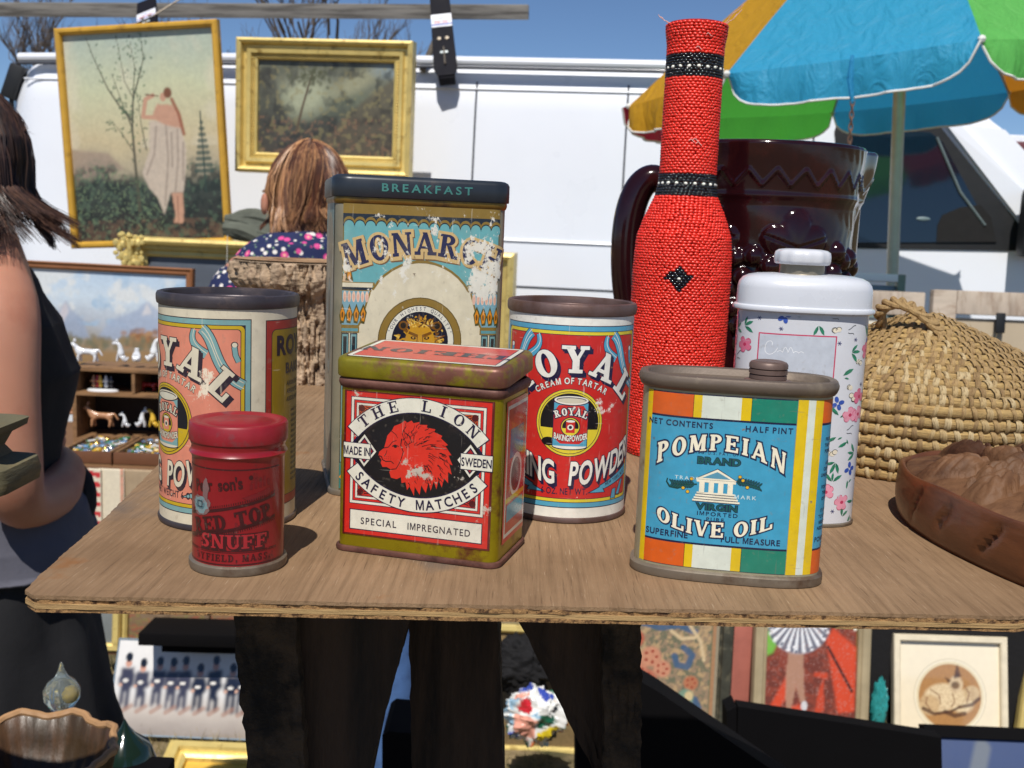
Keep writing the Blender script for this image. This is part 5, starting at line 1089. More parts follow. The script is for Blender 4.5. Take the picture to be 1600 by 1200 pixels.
# ================================================================== ground
def gauss(x, a, s): return math.exp(-((x-a)/s)**2)
n = 160; V = []; 
xs = np.concatenate([-np.geomspace(900, 6, 24), np.linspace(-5.5, 5.5, 112), np.geomspace(6, 900, 24)]); ys = np.concatenate([-np.geomspace(300, 2, 10), np.linspace(-1, 8, 112), np.geomspace(8.6, 1500, 30)])
GX, GY = np.meshgrid(xs, ys); near = np.clip(1-(np.hypot(GX, GY-3)-6)/8, 0, 1); GZ = (fbm(GX+900, GY+400, 1.7, 3, 4)-.5)*.05*near-.02
V = np.stack([GX, GY, GZ], -1).reshape(-1, 3).tolist(); nx = len(xs); F = [(j*nx+i, j*nx+i+1, (j+1)*nx+i+1, (j+1)*nx+i) for j in range(len(ys)-1) for i in range(nx-1)]
g = mesh('ground', V, F, mat('dry_grass_ground', L(150, 132, 98, .8), .95, 0, .4, 9, L(86, 84, 50, .7), 3, (.46, .6), .9, 40, .02)); tag(g, kind='structure')
gb = MB(); r = random.Random(31)
for i in range(15000):
    x, y = r.uniform(-1.6, 1.8), 2.2+2.2*r.random()**1.3; h = r.uniform(.015, .05); a = r.uniform(0, 6.3); b = Vector((x, y, -.02)); w = Vector((math.cos(a), math.sin(a), 0))*.0018; t = Vector((r.uniform(-.03, .03), r.uniform(-.03, .03), h+.01))
    gb.add([b-w, b+w, b+t], [(0, 1, 2)])
tag(gb.build('dry_grass', mat('dry_grass_blades', L(168, 150, 96, .8), .8, 0, .4, 2, L(92, 104, 50, .7), 1.5, (.45, .6)), None, False, fix=False), 'short dry trampled grass in the gaps under the display table', 'grass', kind='stuff')
# ================================================================== van
VY = math.radians(-8); VO = Vector((0, 4.72, 0)); vx = Vector((math.cos(VY), math.sin(VY), 0)); 
van = empty('parked_van', VO, VY, 'white panel van parked behind the stall, pictures hung along its side', 'van')
M_vw = mat('white_van_paint', L(236, 240, 248, .98), .3, 0, .02, 3, coat=.5); M_vg = mat('van_window_glass', L(18, 30, 42), .06, 0, .05, 2, coat=.3, spec=.7); M_vk = mat('black_rubber_trim', L(20, 22, 26), .55); M_seam = mat('dark_panel_gap', L(60, 64, 74), .6)
def vpt(px, py): # pixel onto the van's side plane, in the van's own (s, z)
    d = Vector(ray(px, py)); nrm = Vector((math.sin(VY), -math.cos(VY), 0)); t = nrm.dot(VO)/nrm.dot(d); q = Vector((0, 0, CZ))+d*t; rel = q-VO; return (rel.dot(vx), q.z)
sec = [(.02, .32), (-.0, .40), (-.02, .80), (-.02, 1.13), (0, 1.36), (.01, 1.60), (.03, 1.88), (.05, 2.00), (.085, 2.055), (.16, 2.085), (.5, 2.13), (.95, 2.145)]
def vsec(s_):
    # lowers the top ahead of the windscreen, rounds the tail
    top = 2.145
    cut = float(np.interp(s_, [1.60, 2.42, 2.62, 3.25, 3.45], [2.2, 1.40, 1.28, 1.08, .75])) if s_ > 1.60 else 9
    tail = math.sqrt(max(0, 1-((s_+2.34)/.10)**2)) if s_ < -2.34 else 1
    tl = max(0, (-s_-2.20))/.20 if s_ < -2.20 else 0
    pts = [(y, z) for y, z in sec]; pts = pts+[(1.9-y, z) for y, z in pts[::-1][1:]]
    return [((y-.95)*(1-.10*tl**2)+.95, min(z if z < 1.9 else z-.10*tl**2, cut+.0*abs(y-.95))) for y, z in pts]
ss = [-2.40, -2.36, -2.30, -2.25, -2.2, -2.0, -1, 0, 1, 1.5, 1.60, 1.75, 1.95, 2.15, 2.30, 2.42, 2.52, 2.62, 2.9, 3.25, 3.38, 3.45]
V = []; F = []; k = None
for s_ in ss:
    P = vsec(s_); k = len(P); V += [(s_, y, z) for y, z in P]
F = [(i*k+j, i*k+j+1, (i+1)*k+j+1, (i+1)*k+j) for i in range(len(ss)-1) for j in range(k-1)]+[(i*k+k-1, i*k, (i+1)*k, (i+1)*k+k-1) for i in range(len(ss)-1)]
F += [list(range(k)), [(len(ss)-1)*k+j for j in range(k)][::-1]]
mb = MB(); mb.add(V, F); mb.build('body', M_vw, van, True, 28)
# roof gutter, ridges and panel gaps
def vrect(s0, z0, s1, z1, y=-.026, t=.006, m=None, nm='panel_gap'): return MB().box(((s0+s1)/2, y, (z0+z1)/2), (abs(s1-s0), t, abs(z1-z0)), bev=.0015).build(nm, m or M_seam, van)
MB().tube([(-2.32, .04, 2.062), (-1.6, .028, 2.075), (-.5, .024, 2.082), (.8, .024, 2.082), (1.58, .03, 2.075)], .020, 10).build('roof_gutter', M_vw, van)
MB().tube([(-2.32, .03, 2.036), (-1.6, .016, 2.048), (-.5, .012, 2.054), (.8, .012, 2.054), (1.58, .018, 2.045)], .007, 6).build('panel_gap', M_seam, van)
s740 = vpt(740, 200)[0]; s975 = vpt(978, 200)[0]; s1270 = vpt(1272, 220)[0]; s300 = vpt(30, 200)[0]
def ysec(z): return float(np.interp(z, [q[1] for q in sec[:8]], [q[0] for q in sec[:8]]))
for s_ in (s740, s975, s1270): MB().tube([(s_, ysec(z)-.0005, z) for z in (.6, .8, 1.13, 1.36, 1.6, 1.88, 2.0)], .0045, 6).build('panel_gap', M_seam, van)
for z_ in (1.335, 1.325+.0): pass
MB().tube([(s740+.01, ysec(1.335)-.002, 1.335), (s975-.01, ysec(1.335)-.002, 1.335)], .006, 6).build('panel_crease', M_vw, van)
MB().tube([(-2.3, ysec(1.14)-.001, 1.14), (1.3, ysec(1.14)-.001, 1.14)], .0045, 6).build('panel_gap', M_seam, van); MB().tube([(-2.3, ysec(1.97)-.003, 1.97), (1.3, ysec(1.97)-.003, 1.97)], .0045, 6).build('panel_crease', M_vw, van)
# side window of the cab
wp = [vpt(*q) for q in ((1305, 205), (1312, 180), (1330, 172), (1445, 178), (1470, 195), (1592, 350), (1594, 392), (1330, 388), (1318, 382))]
def vpoly(nm, P, m, y0, y1, par=van):
    V = [(s_, ysec(z_)+y0, z_) for s_, z_ in P]+[(s_, ysec(z_)+y1, z_) for s_, z_ in P]; n_ = len(P); T_ = geometry.tessellate_polygon([[Vector((a, b, 0)) for a, b in P]]); mb = MB(); mb.add(V, [list(t)[::-1] for t in T_]+[[i+n_ for i in t] for t in T_]+[(i, (i+1) % n_, (i+1) % n_+n_, i+n_) for i in range(n_)]); return mb.build(nm, m, par, False)
vpoly('window_surround', wp, M_vk, -.006, .004)
gl = [vpt(*q) for q in ((1332, 208), (1345, 202), (1455, 206), (1475, 222), (1556, 378), (1330, 379))]
win = vpoly('window', gl, M_vg, -.011, -.006)
MB().tube([(a, ysec(b)-.014, b) for a, b in (vpt(1465, 214), vpt(1500, 300), vpt(1538, 352))], .006, 6).build('vent_window_bar', mat('grey_seal', L(96, 110, 112), .5), win)
hr = [vpt(*q) for q in ((1462, 378), (1464, 352), (1472, 336), (1500, 324), (1532, 320), (1548, 340), (1556, 378))]; vpoly('seat_back', hr, mat('dark_seat', L(10, 10, 12), .8), -.0135, -.011, win)
a_, b_ = vpt(1442, 342); MB().ball((a_, ysec(b_)-.012, b_), .028, 12, (1, .1, .3)).build('interior_handle', mat('pale_plastic', L(110, 130, 135), .4), win)
# bright A pillar and mirror
ap = [vpt(*q) for q in ((1452, 176), (1486, 176), (1600, 300), (1640, 345), (1640, 380), (1598, 352), (1478, 192))]; vpoly('windscreen_pillar', ap, M_vw, -.022, -.002)
mir = MB(); a_, b_ = vpt(1592, 348); mir.box((a_+.05, -.12, b_), (.16, .10, .27), bev=.03).build('wing_mirror', M_vk, van)
MB().box((a_+.03, -.05, b_-.09), (.05, .10, .04), bev=.01).build('mirror_arm', M_vk, van)
for s_ in (-1.35, 2.45):
    w_ = MB(); w_.add([Vector((v.x, v.z, v.y)) for v in MB().lathe([(.20, -.10), (.34, -.10), (.365, -.07), (.365, .07), (.34, .10), (.20, .10)], 40).V], MB().lathe([(.20, -.10), (.34, -.10), (.365, -.07), (.365, .07), (.34, .10), (.20, .10)], 40).F)
    o = w_.build('wheel', M_vk, van); o.location = (s_, .10, .365)
# things behind the van's tail: dark bracket
br = empty('tail_bracket', (0, 0, 0), 0, 'small dark bracket sticking up at the rear corner of the white van', 'bracket'); q0, q1 = at(18, 150, 5.15), at(26, 106, 5.15)
MB().box((q0+q1)/2, (.07, .05, .16), Matrix.Rotation(.35, 3, 'Y'), bev=.01).build('plate', M_vk, br); MB().tube([q0-Vector((0, 0, .3)), q0], .012, 8).build('stem', M_vk, br)
# ================================================================== plank on brackets above the van roof
M_plank = mat('grey_weathered_plank', L(150, 146, 140, .85), .8, 0, .3, 4, L(96, 92, 88, .8), 2, (.45, .62), .6, 8, .002, stretch=(2, 30, 30)); M_blk = mat('black_powder_steel', L(22, 22, 30), .7, 0, .1, 20, spec=.15)
A_p = at(-140, 14, 5.15); B_p = at(826, 19, 4.86)
pl_ = empty('roof_plank', (A_p+B_p)/2, 0, 'long grey weathered plank held level above the van roof', 'plank'); dv = B_p-A_p; ya = math.atan2(dv.y, dv.x); 
pl_.rotation_euler = (math.radians(12), math.asin(-dv.z/dv.length), ya); MB().box((0, 0, 0), (dv.length, .040, .062), bev=.003).build('board', M_plank, pl_)
pk = Print(); 
for i, (px, lab) in enumerate(((228, 'black steel roof bracket with a small sticker, above the tall gilt framed picture'), (688, 'black steel roof bracket with a small sticker and strut, right of the oblong gilt picture'))):
    yb_ = (44, 104)[i]; b = at(px+(8 if i else 2), yb_, 4.735); t_ = at(px, 10, 4.86); e = empty('roof_bracket', b, 0, lab, 'bracket', 'roof brackets'); h_ = (t_-b).length
    e.rotation_euler = (-math.atan2(t_.y-b.y, t_.z-b.z), math.atan2(t_.x-b.x, t_.z-b.z), 0)
    MB().prism([(-.050, -.01), (-.034, -.045), (.034, -.045), (.050, -.01), (.042, h_+.06), (-.042, h_+.06)], -.006, .006, Matrix.Translation((0, 0, 0)) @ Matrix.Rotation(math.radians(90), 4, 'X')).build('plate', M_blk, e)
    MB().box((0, .03, -.03), (.07, .06, .05), bev=.006).build('foot', M_blk, e)
    for sx in (-.028, .028): MB().lathe([(.0001, 0), (.008, 0), (.008, .004), (.0001, .005)], 14).build('bolt', M_rimgrey, e).matrix_local = Matrix.Translation((sx*.6, -.006, h_*.45)) @ Matrix.Rotation(math.radians(90), 4, 'X')
    MB().box((0, -.008, h_*.22), (.034, .006, .012), bev=.002).build('buckle', mat('pale_plastic_buckle', L(190, 200, 200), .4), e)
    MB().tube([(0, -.012, h_*.30), (0, -.012, h_*.02)], .004, 6).build('chain', M_rimgrey, e)
    p = Print(); p.rect(-44, 0, 44, 62, L(226, 228, 236), .2); p.rect(-44, 8, 44, 15, L(60, 80, 170), .4); p.text('August', 0, 40, 13, L(60, 90, 180), .5, 'sans', sx=.8, ang=.05); p.text('SMART BUILT', 0, 18, 14, L(200, 60, 70), .5, 'sans', sx=.55, bold=.03)
    p.build('sticker', print_mat('sticker_paper', L(220, 220, 226), 50, (.8, .9), .5), e, plane=((0, -.0075, max(.03, h_-.105)), (1, 0, 0), (0, 0, 1)))
    if i == 1: MB().tube([(0, .01, h_*.72), (-.11, .10, h_*.18)], .014, 10).build('strut', M_rimgrey, e)
    else: MB().tube([(.03, -.01, h_*.35), (.25, .02, h_*1.25)], .004, 6).build('wire', M_rimgrey, e)
# ================================================================== pictures hung on the van
M_giltw = mat('ochre_gilt_wood', L(216, 166, 58, .95), .4, .15, .12, 15, L(160, 114, 40, .85), 14, (.58, .74), .2, 60, .001, coat=.2); M_gilt = mat('aged_gold_leaf', L(228, 204, 128, .95), .38, .3, .12, 20, L(160, 130, 66, .9), 24, (.56, .72), .35, 80, .0015)
SL = [(0, .0), (0, .012), (.004, .020), (.010, .024), (.020, .024), (.027, .018), (.028, -.01)]
# 1: woman beside a young tree
c, w, h = pxc(105, 58, 346, 370, 4.42); pa = Paint(w, h, 300); U = lambda x, y: ((x-105)/241*w, (370-y)/312*h)
pa.grad([(0, L(70, 56, 46, .9)), (.12, L(48, 50, 46, .9)), (.27, L(66, 74, 66, .9)), (.36, L(178, 166, 140, .9)), (.48, L(206, 190, 152, .9)), (.75, L(206, 208, 172, .9)), (1, L(178, 192, 180, .9))], warp=.10, sc=3, seed=4)
pa.speck(2.5, .5, .2, L(222, 214, 190, .9), .5, 9, mask=(pa.Y > .45*h)); pa.poly([U(105, 228), U(165, 236), U(190, 262), U(105, 275)], L(150, 124, 116, .9), .55, 6)
fol = np.clip((.36*h+.05*h*np.sin(pa.X/w*9)-pa.Y)/(.05*h), 0, 1)
pa.speck(11, .42, .2, L(34, 42, 38, .8), .7, 2, fol, 4); pa.speck(18, .54, .12, L(84, 104, 84, .9), .6, 6, fol, 3); pa.speck(40, .62, .06, L(120, 140, 104, .9), .6, 7, fol*(pa.X < .6*w), 3); pa.speck(12, .52, .1, L(110, 84, 66), .5, 8, (pa.Y < .1*h))
BR = L(86, 82, 66, .9)
for P, w0, w1 in (([(210, 325), (208, 262), (207, 200), (212, 155)], .0062, .0036), ([(209, 190), (190, 168), (172, 140), (152, 92), (142, 62)], .004, .0012), ([(212, 155), (222, 130), (233, 98), (231, 60)], .0035, .001), ([(207, 200), (196, 170), (180, 118)], .0028, .001), ([(212, 155), (200, 130), (194, 80), (190, 60)], .002, .0008), ([(212, 155), (218, 110), (212, 60)], .002, .0008), ([(206, 235), (190, 208), (176, 190)], .002, .0008), ([(228, 234), (222, 195), (219, 150)], .0022, .001)):
    pa.line([U(*q) for q in P], w0*1.15, BR, .6, .9, w1)
r = random.Random(6)
for i in range(210):
    P = r.choice([[(210, 325), (207, 200)], [(209, 190), (172, 140)], [(172, 140), (142, 66)], [(212, 155), (233, 98)], [(233, 98), (231, 60)], [(207, 200), (180, 118)], [(200, 130), (192, 66)], [(228, 234), (219, 150)], [(190, 208), (172, 188)], [(218, 110), (212, 62)]]); t = r.random()
    x, y = P[0][0]+(P[1][0]-P[0][0])*t+r.gauss(0, 6), P[0][1]+(P[1][1]-P[0][1])*t+r.gauss(0, 5); a, b = U(x, y); pa.ell(a, b, r.uniform(.003, .007), r.uniform(.002, .0042), r.choice([L(52, 76, 58, .9), L(70, 96, 70, .9), L(96, 118, 86, .9)]), .8, r.uniform(0, 3), .75)
SKN = L(198, 152, 126, .95); DRS = L(198, 182, 164, .95); DR2 = L(160, 144, 130, .95)
pa.poly([U(*q) for q in ((236, 190), (262, 192), (286, 200), (292, 235), (290, 262), (283, 300), (262, 300), (250, 332), (240, 305), (228, 292), (218, 268), (232, 236))], DRS, 1, 2)
for P in (((246, 200), (240, 240), (226, 270)), ((262, 196), (262, 250), (252, 318)), ((280, 205), (278, 250), (270, 298)), ((270, 210), (268, 260)), ((288, 225), (284, 280))): pa.line([U(*q) for q in P], .005, DR2, .8, .7)
pa.poly([U(*q) for q in ((264, 300), (282, 300), (281, 340), (279, 346), (264, 345), (268, 335))], SKN, 1, 2); pa.line([U(273, 305), U(272, 345)], .0022, L(130, 90, 72), .8, .7)
pa.poly([U(*q) for q in ((250, 166), (274, 168), (286, 182), (289, 204), (262, 198), (240, 186), (246, 172))], SKN, 1, 2)
pa.line([U(246, 186), U(226, 184), U(232, 158), U(244, 153)], .0085, SKN, .5, 1); pa.ell(*U(260, 156), .0125, .017, SKN, .3); pa.ell(*U(268, 150), .017, .021, L(120, 76, 52), .4); pa.line([U(274, 160), U(284, 182), (U(290, 212))], .007, L(150, 92, 66), .7, .9)
pa.line([U(232, 151), U(252, 154)], .0025, L(110, 80, 60), .6)
for i in range(9): pa.line([U(319-i*1.6, 196+i*9), U(319+i*1.6, 196+i*9)], .008, L(58, 80, 72, .9), .8, .8)
pa.line([U(318, 180), U(320, 300)], .0035, L(50, 66, 60), .7, .8); pa.mul(.10, 30, 3)
picture('framed_painting', 'tall painting of a draped woman by a young tree, in a plain ochre gilt frame', 'painting', c, w, h, VY, 0, math.radians(-3.9), SL, M_giltw, pa, M_oil, 'pictures hung on the van')
# 2: dark wooded landscape in a deep gold frame
c, w, h = pxc(402, 100, 616, 239, 4.50); pa = Paint(w, h, 320); U = lambda x, y: ((x-400)/216*w, (240-y)/140*h)
pa.grad([(0, L(74, 66, 56, .9)), (.3, L(70, 72, 64, .9)), (.55, L(112, 118, 98, .9)), (.8, L(120, 122, 104, .9)), (1, L(98, 100, 84, .9))], warp=.3, sc=4, seed=2)
pa.ell(*U(475, 152), .10, .075, L(184, 188, 158, .9), .9, .3, .8); pa.ell(*U(555, 130), .11, .035, L(176, 174, 140, .9), .9, .5, .6); pa.ell(*U(610, 112), .08, .03, L(150, 166, 172, .9), .8, 0, .6)
pa.poly([U(*q) for q in ((486, 240), (520, 200), (570, 155), (616, 122), (616, 240))], L(98, 88, 70, .9), .75, 8); pa.poly([U(*q) for q in ((400, 240), (400, 120), (420, 110), (440, 170), (460, 205), (500, 240))], L(74, 72, 66, .9), .7, 8)
pa.speck(8, .5, .2, L(48, 46, 42, .8), .6, 12, None, 4); pa.speck(14, .58, .12, L(150, 140, 96, .9), .45, 13, None, 3); pa.speck(20, .6, .1, L(150, 112, 86, .9), .45, 14, (pa.Y < .4*h), 3)
pa.line([U(462, 205), U(470, 172), U(482, 130), U(486, 118)], .006, L(92, 78, 60), .6, .95, .003); 
for i in range(60): pa.ell(*U(r.gauss(488, 22), r.gauss(122, 9)), r.uniform(.006, .013), r.uniform(.004, .008), L(82, 84, 58, .9), .8, r.uniform(0, 3), .6)
pa.mul(.12, 40, 3)
DG_ = [(0, 0), (0, .014), (.008, .020), (.014, .016), (.020, .016), (.024, .030), (.038, .034), (.044, .022), (.054, .022), (.060, .046), (.070, .052), (.080, .046), (.082, -.01)]
e = picture('framed_painting', 'small dark woodland landscape in a deep stepped gold frame', 'painting', c, w, h, VY, 0, math.radians(.3), DG_, M_gilt, pa, M_oil, 'pictures hung on the van')
bd = MB()
for sx, sz, L_, hz in ((0, 1, w/2+.016, True), (0, -1, w/2+.016, True), (1, 0, h/2+.016, False), (-1, 0, h/2+.016, False)):
    n_ = int(L_*2/.012)
    for i in range(n_+1):
        q = -L_+2*L_*i/n_; pos = (q, -.019, sz*(h/2+.017)) if hz else (sx*(w/2+.017), -.019, q); bd.ball(pos, .0042, 6)
tag(bd.build('beading', M_gilt, e, fix=False), kind='stuff')
# 3: very large gold framed painting standing on edge behind the tins
c, w, h = pxc(215, 412, 776, 700, 4.30); pa = Paint(w, h, 70); pa.grad([(0, L(88, 72, 60)), (.45, L(110, 92, 76)), (.7, L(96, 104, 116)), (1, L(92, 98, 108))], warp=.2, sc=3, seed=5)
pa.put(np.clip((pa.X/w-.86)/.06, 0, 1)*np.clip((pa.Y/h-.6)/.2, 0, 1), L(66, 112, 190, .9)); pa.mul(.2, 10, 2)
BG = [(0, 0), (0, .012), (.010, .018), (.022, .014), (.030, .030), (.044, .034), (.050, .050), (.062, .056), (.074, .048), (.078, -.01)]
e = picture('framed_painting', 'very large ornate gold framed painting, mostly hidden, standing against the van behind the log', 'painting', c, w, h, VY, 0, 0, BG, M_gilt, pa, M_oil, 'pictures hung on the van')
for sx in (-1,):
    cr = MB(); r = random.Random(5)
    for i in range(46): cr.ball((sx*(w/2+r.uniform(.0, .11)), -.04-r.uniform(0, .02), h/2+.085-r.uniform(.0, .12)), r.uniform(.008, .016), 6, (1, .6, r.uniform(.6, 1.4)))
    cr.build('corner_ornament', M_gilt, e, fix=False)
# 4: mountain landscape in a thin brown frame
c, w, h = pxc(30, 424, 292, 640, 3.9); pa = Paint(w, h, 260); U = lambda x, y: ((x-30)/262*w, (640-y)/216*h)
pa.grad([(0, L(140, 110, 70)), (.42, L(150, 120, 82)), (.50, L(150, 140, 124)), (.62, L(176, 182, 192, .95)), (.8, L(200, 214, 226, .95)), (1, L(182, 204, 226, .95))], warp=.08, sc=4, seed=8); pa.speck(5, .5, .15, L(226, 226, 222, .95), .7, 3, (pa.Y > .6*h))
pa.speck(4, .56, .1, L(150, 184, 214, .95), .6, 5, (pa.Y > .6*h))
for P, cl in ((((70, 530), (82, 500), (101, 472), (112, 488), (128, 500), (140, 530)), L(150, 164, 188, .95)), (((150, 530), (172, 500), (196, 490), (214, 482), (230, 466), (248, 480), (292, 470), (292, 530)), L(160, 174, 198, .95))): pa.poly([U(*q) for q in P], cl, .8, 3)
pa.poly([U(*q) for q in ((82, 508), (101, 474), (106, 490), (98, 506))], L(214, 204, 206, .95), .7, 2); pa.poly([U(*q) for q in ((222, 490), (230, 468), (238, 486))], L(222, 216, 214, .95), .7, 2)
for i in range(90): pa.ell(*U(r.gauss(225, 14), r.gauss(527, 7)), .012, .009, r.choice([L(160, 112, 70), L(132, 92, 62), L(176, 134, 90)]), .8, 0, .6)
for i in range(140): pa.ell(*U(r.uniform(60, 292), r.gauss(536, 5)), .010, .012, r.choice([L(110, 104, 80), L(140, 120, 86), L(96, 104, 84)]), .8, 0, .5)
pa.mul(.06, 30, 3)
M_brf = mat('brown_wood_frame', L(150, 96, 56, .85), .45, 0, .2, 10, stretch=(1, 1, 1), coat=.2)
picture('framed_painting', 'hazy blue mountain landscape in a thin brown wood frame, behind the china figures', 'painting', c, w, h, math.radians(-2), math.radians(-3), math.radians(.5), [(0, 0), (0, .010), (.006, .014), (.014, .014), (.022, .020), (.026, .016), (.027, -.01)], M_brf, pa, M_oil, 'pictures hung on the van')
# dark cloth bundled over the big frame
cl = MB(); a, b = at(352, 352, 4.15), at(446, 366, 4.15); r = random.Random(3)
for i in range(6): P = [a.lerp(b, t)+Vector((0, -.02*i*.3, .018*math.sin(i*1.3+t*4)-.016*(i-2.5)*(.3+t))) for t in np.linspace(0, 1, 9)]; cl.tube(P, [.006+.026*math.sin(PI*(.1+.85*t)) for t in np.linspace(0, 1, 9)], 8)
c_ = cl.build('cloth_bundle', mat('olive_grey_cloth', L(104, 108, 96, .8), .9, 0, .3, 20, bmp=.4, bs=40, bd=.01)); tag(c_, 'crumpled olive grey cloth draped over the top of the large gold frame', 'cloth')
# ring on a string above the salmon tin
rg_ = empty('hanging_ring', at(354, 434, 3.6), 0, 'small white ring hanging on a thin string above the salmon baking powder tin', 'ring'); mb = MB(); mb.tube([(.024*math.cos(a), 0, .020*math.sin(a)) for a in np.linspace(0, 2*PI, 20)], .005, 8).build('ring', mat('chalky_white_ring', L(210, 206, 196), .7), rg_); MB().tube([(0, 0, .02), (0, .01, .14)], .0012, 5).build('string', mat('thin_string', L(200, 200, 190), .8), rg_)
# ================================================================== umbrella
D = 3.48; XP = 1.1325; R_ = .8015; hub = Vector((XP, D, 2.480))
um = empty('market_umbrella', (XP, D, 0), 0, 'open market umbrella with blue, yellow, green, red and orange panels over the stall', 'umbrella')
def tip(al, f=1.): # al measured from the camera side towards the left
    u, v = -math.sin(math.radians(al)), -math.cos(math.radians(al)); z_ = 1.858+.0625*u-.0437*v*-1*-1; z_ = 1.879+.0921*u-.0093*v; q = Vector((u*R_, v*R_, z_)); return q
AL = [48.7+45*k for k in range(8)]
cols = {'yellow': L(240, 180, 44, .95), 'red': L(196, 48, 70, .9), 'green': L(104, 220, 84, .98), 'blue': L(60, 178, 226, .98), 'orange': L(232, 150, 40, .9), 'lime': L(120, 220, 110, .9)}
seq = ['yellow', 'red', 'green', 'blue', 'orange', 'red', 'lime', 'blue']   # panel from AL[i] to AL[i+1]
def cloth_mat(nm, col):
    M_ = bpy.data.materials.new(nm); M_.use_nodes = True; N = M_.node_tree.nodes; Lk = M_.node_tree.links; P = N['Principled BSDF']; v = coords(N, Lk); f = mrange(N, Lk, noise(N, Lk, v, 300, 3), .3, .7, .95, 1.05)
    rg = N.new('ShaderNodeRGB'); rg.outputs[0].default_value = col; g = N.new('ShaderNodeCombineColor'); [Lk.new(f, g.inputs[i]) for i in range(3)]; b = mix_rgb(N, Lk, rg.outputs[0], g.outputs[0], 1., 'MULTIPLY')
    Lk.new(b, P.inputs['Base Color']); P.inputs['Roughness'].default_value = .6; bump(N, Lk, noise(N, Lk, coords(N, Lk, (1, 1, .5)), 16, 4, .55, 1.2), .55, .03, P); tr = N.new('ShaderNodeBsdfTranslucent'); Lk.new(b, tr.inputs[0]); mx = N.new('ShaderNodeMixShader'); mx.inputs[0].default_value = .5; Lk.new(P.outputs[0], mx.inputs[1]); Lk.new(tr.outputs[0], mx.inputs[2]); Lk.new(mx.outputs[0], N['Material Output'].inputs[0]); return M_
CM_ = {k_: cloth_mat(k_+'_umbrella_cloth', v) for k_, v in cols.items()}; M_hem = mat('white_hem', L(225, 225, 220), .8); hubl = hub-Vector((XP, D, 0))
for i in range(8):
    a, b = tip(AL[i]), tip(AL[(i+1) % 8]); V = []; F = []; nu, nv = 16, 14
    for u in range(nu+1):
        for v in range(nv+1):
            t, s_ = v/nv, u/nu; e_ = a.lerp(b, s_); sag = -.014*math.sin(PI*s_)*math.sin(PI*t*.9)*t*1.1; out_ = Vector((e_.x, e_.y, 0)).normalized(); p_ = hubl.lerp(e_, t)+Vector((0, 0, .06*math.sin(PI*t)*.55+sag)); V.append(p_)
    F = [(u*(nv+1)+v, u*(nv+1)+v+1, (u+1)*(nv+1)+v+1, (u+1)*(nv+1)+v) for u in range(nu) for v in range(nv)]
    pn = mesh('panel', V, F, CM_[seq[i]], um)
    if True:
        V = []; F = []; hem = []
        mid = (a+b)/2; od = Vector((mid.x, mid.y, 0)).normalized()
        for u in range(31):
            s_ = u/30; e_ = a.lerp(b, s_); drop = .094*(1-abs(2*s_-1)**7)**.6 if 0 < s_ < 1 else .004; sag = -.014*math.sin(PI*s_)*math.sin(PI*.9)*1.1
            for v in range(5): t = v/4; V.append(e_+Vector((0, 0, sag-drop*t))+od*(.012*math.sin(s_*23+i)*t+.005*math.sin(s_*61+i)*t+.008*math.sin(s_*9+i*2)*t+.004*math.sin(PI*t)))
            hem.append(V[-1])
        F = [(u*5+v, u*5+v+1, (u+1)*5+v+1, (u+1)*5+v) for u in range(30) for v in range(4)]; vl = mesh('valance', V, F, CM_[seq[i]], um)
        MB().tube(hem, .0032, 6).build('hem', M_hem, vl)
    MB().tube([hubl-Vector((0, 0, .01)), hubl.lerp(a, .5)+Vector((0, 0, .02)), a-Vector((0, 0, .008))], .0045, 6).build('rib', mat('umbrella_rib', L(190, 190, 185), .4, .6) if i == 0 else bpy.data.materials['umbrella_rib'], um)
    MB().ball(a, .010, 8).build('rib_tip', M_hem, um)
MB().tube([(.128, 0, 0), (0, 0, 2.485)], .0185, 16).build('pole', mat('cream_painted_pole', L(186, 190, 176, .9), .4, .2), um); MB().lathe([(.0001, 2.55), (.02, 2.54), (.03, 2.49), (.02, 2.46)], 16).build('finial', M_hem, um)
um_loc = Vector((XP, D, 0))
# blue strap and rusty chain hanging from the front valance
q0 = at(1332, 86, 2.67); q1 = at(1332, 160, 2.67); q2 = at(1328, 245, 2.67)
st = empty('hanging_strap', q0, 0, 'blue strap and thin rusty chain hanging from the front edge of the umbrella', 'strap'); MB().tube([(0, 0, 0), (0, .003, (q1-q0).z*.5), tuple(q1-q0)], [.004, .008, .005], 8).build('strap', CM_['blue'], st)
ch = MB(); n_ = 26
for i in range(n_):
    z0_ = q1-q0+(q2-q1+Vector((0, 0, -.25)))*(i/n_); rot = Matrix.Rotation(PI/2*(i % 2), 3, 'Z'); ch.tube([z0_+rot@Vector((.0045*math.cos(a), 0, .010*math.sin(a))) for a in np.linspace(0, 2*PI, 9)], .0018, 5, False)
ch.build('chain', mat('rusty_chain', L(120, 92, 76), .7, .3, .3, 40), st, fix=False)
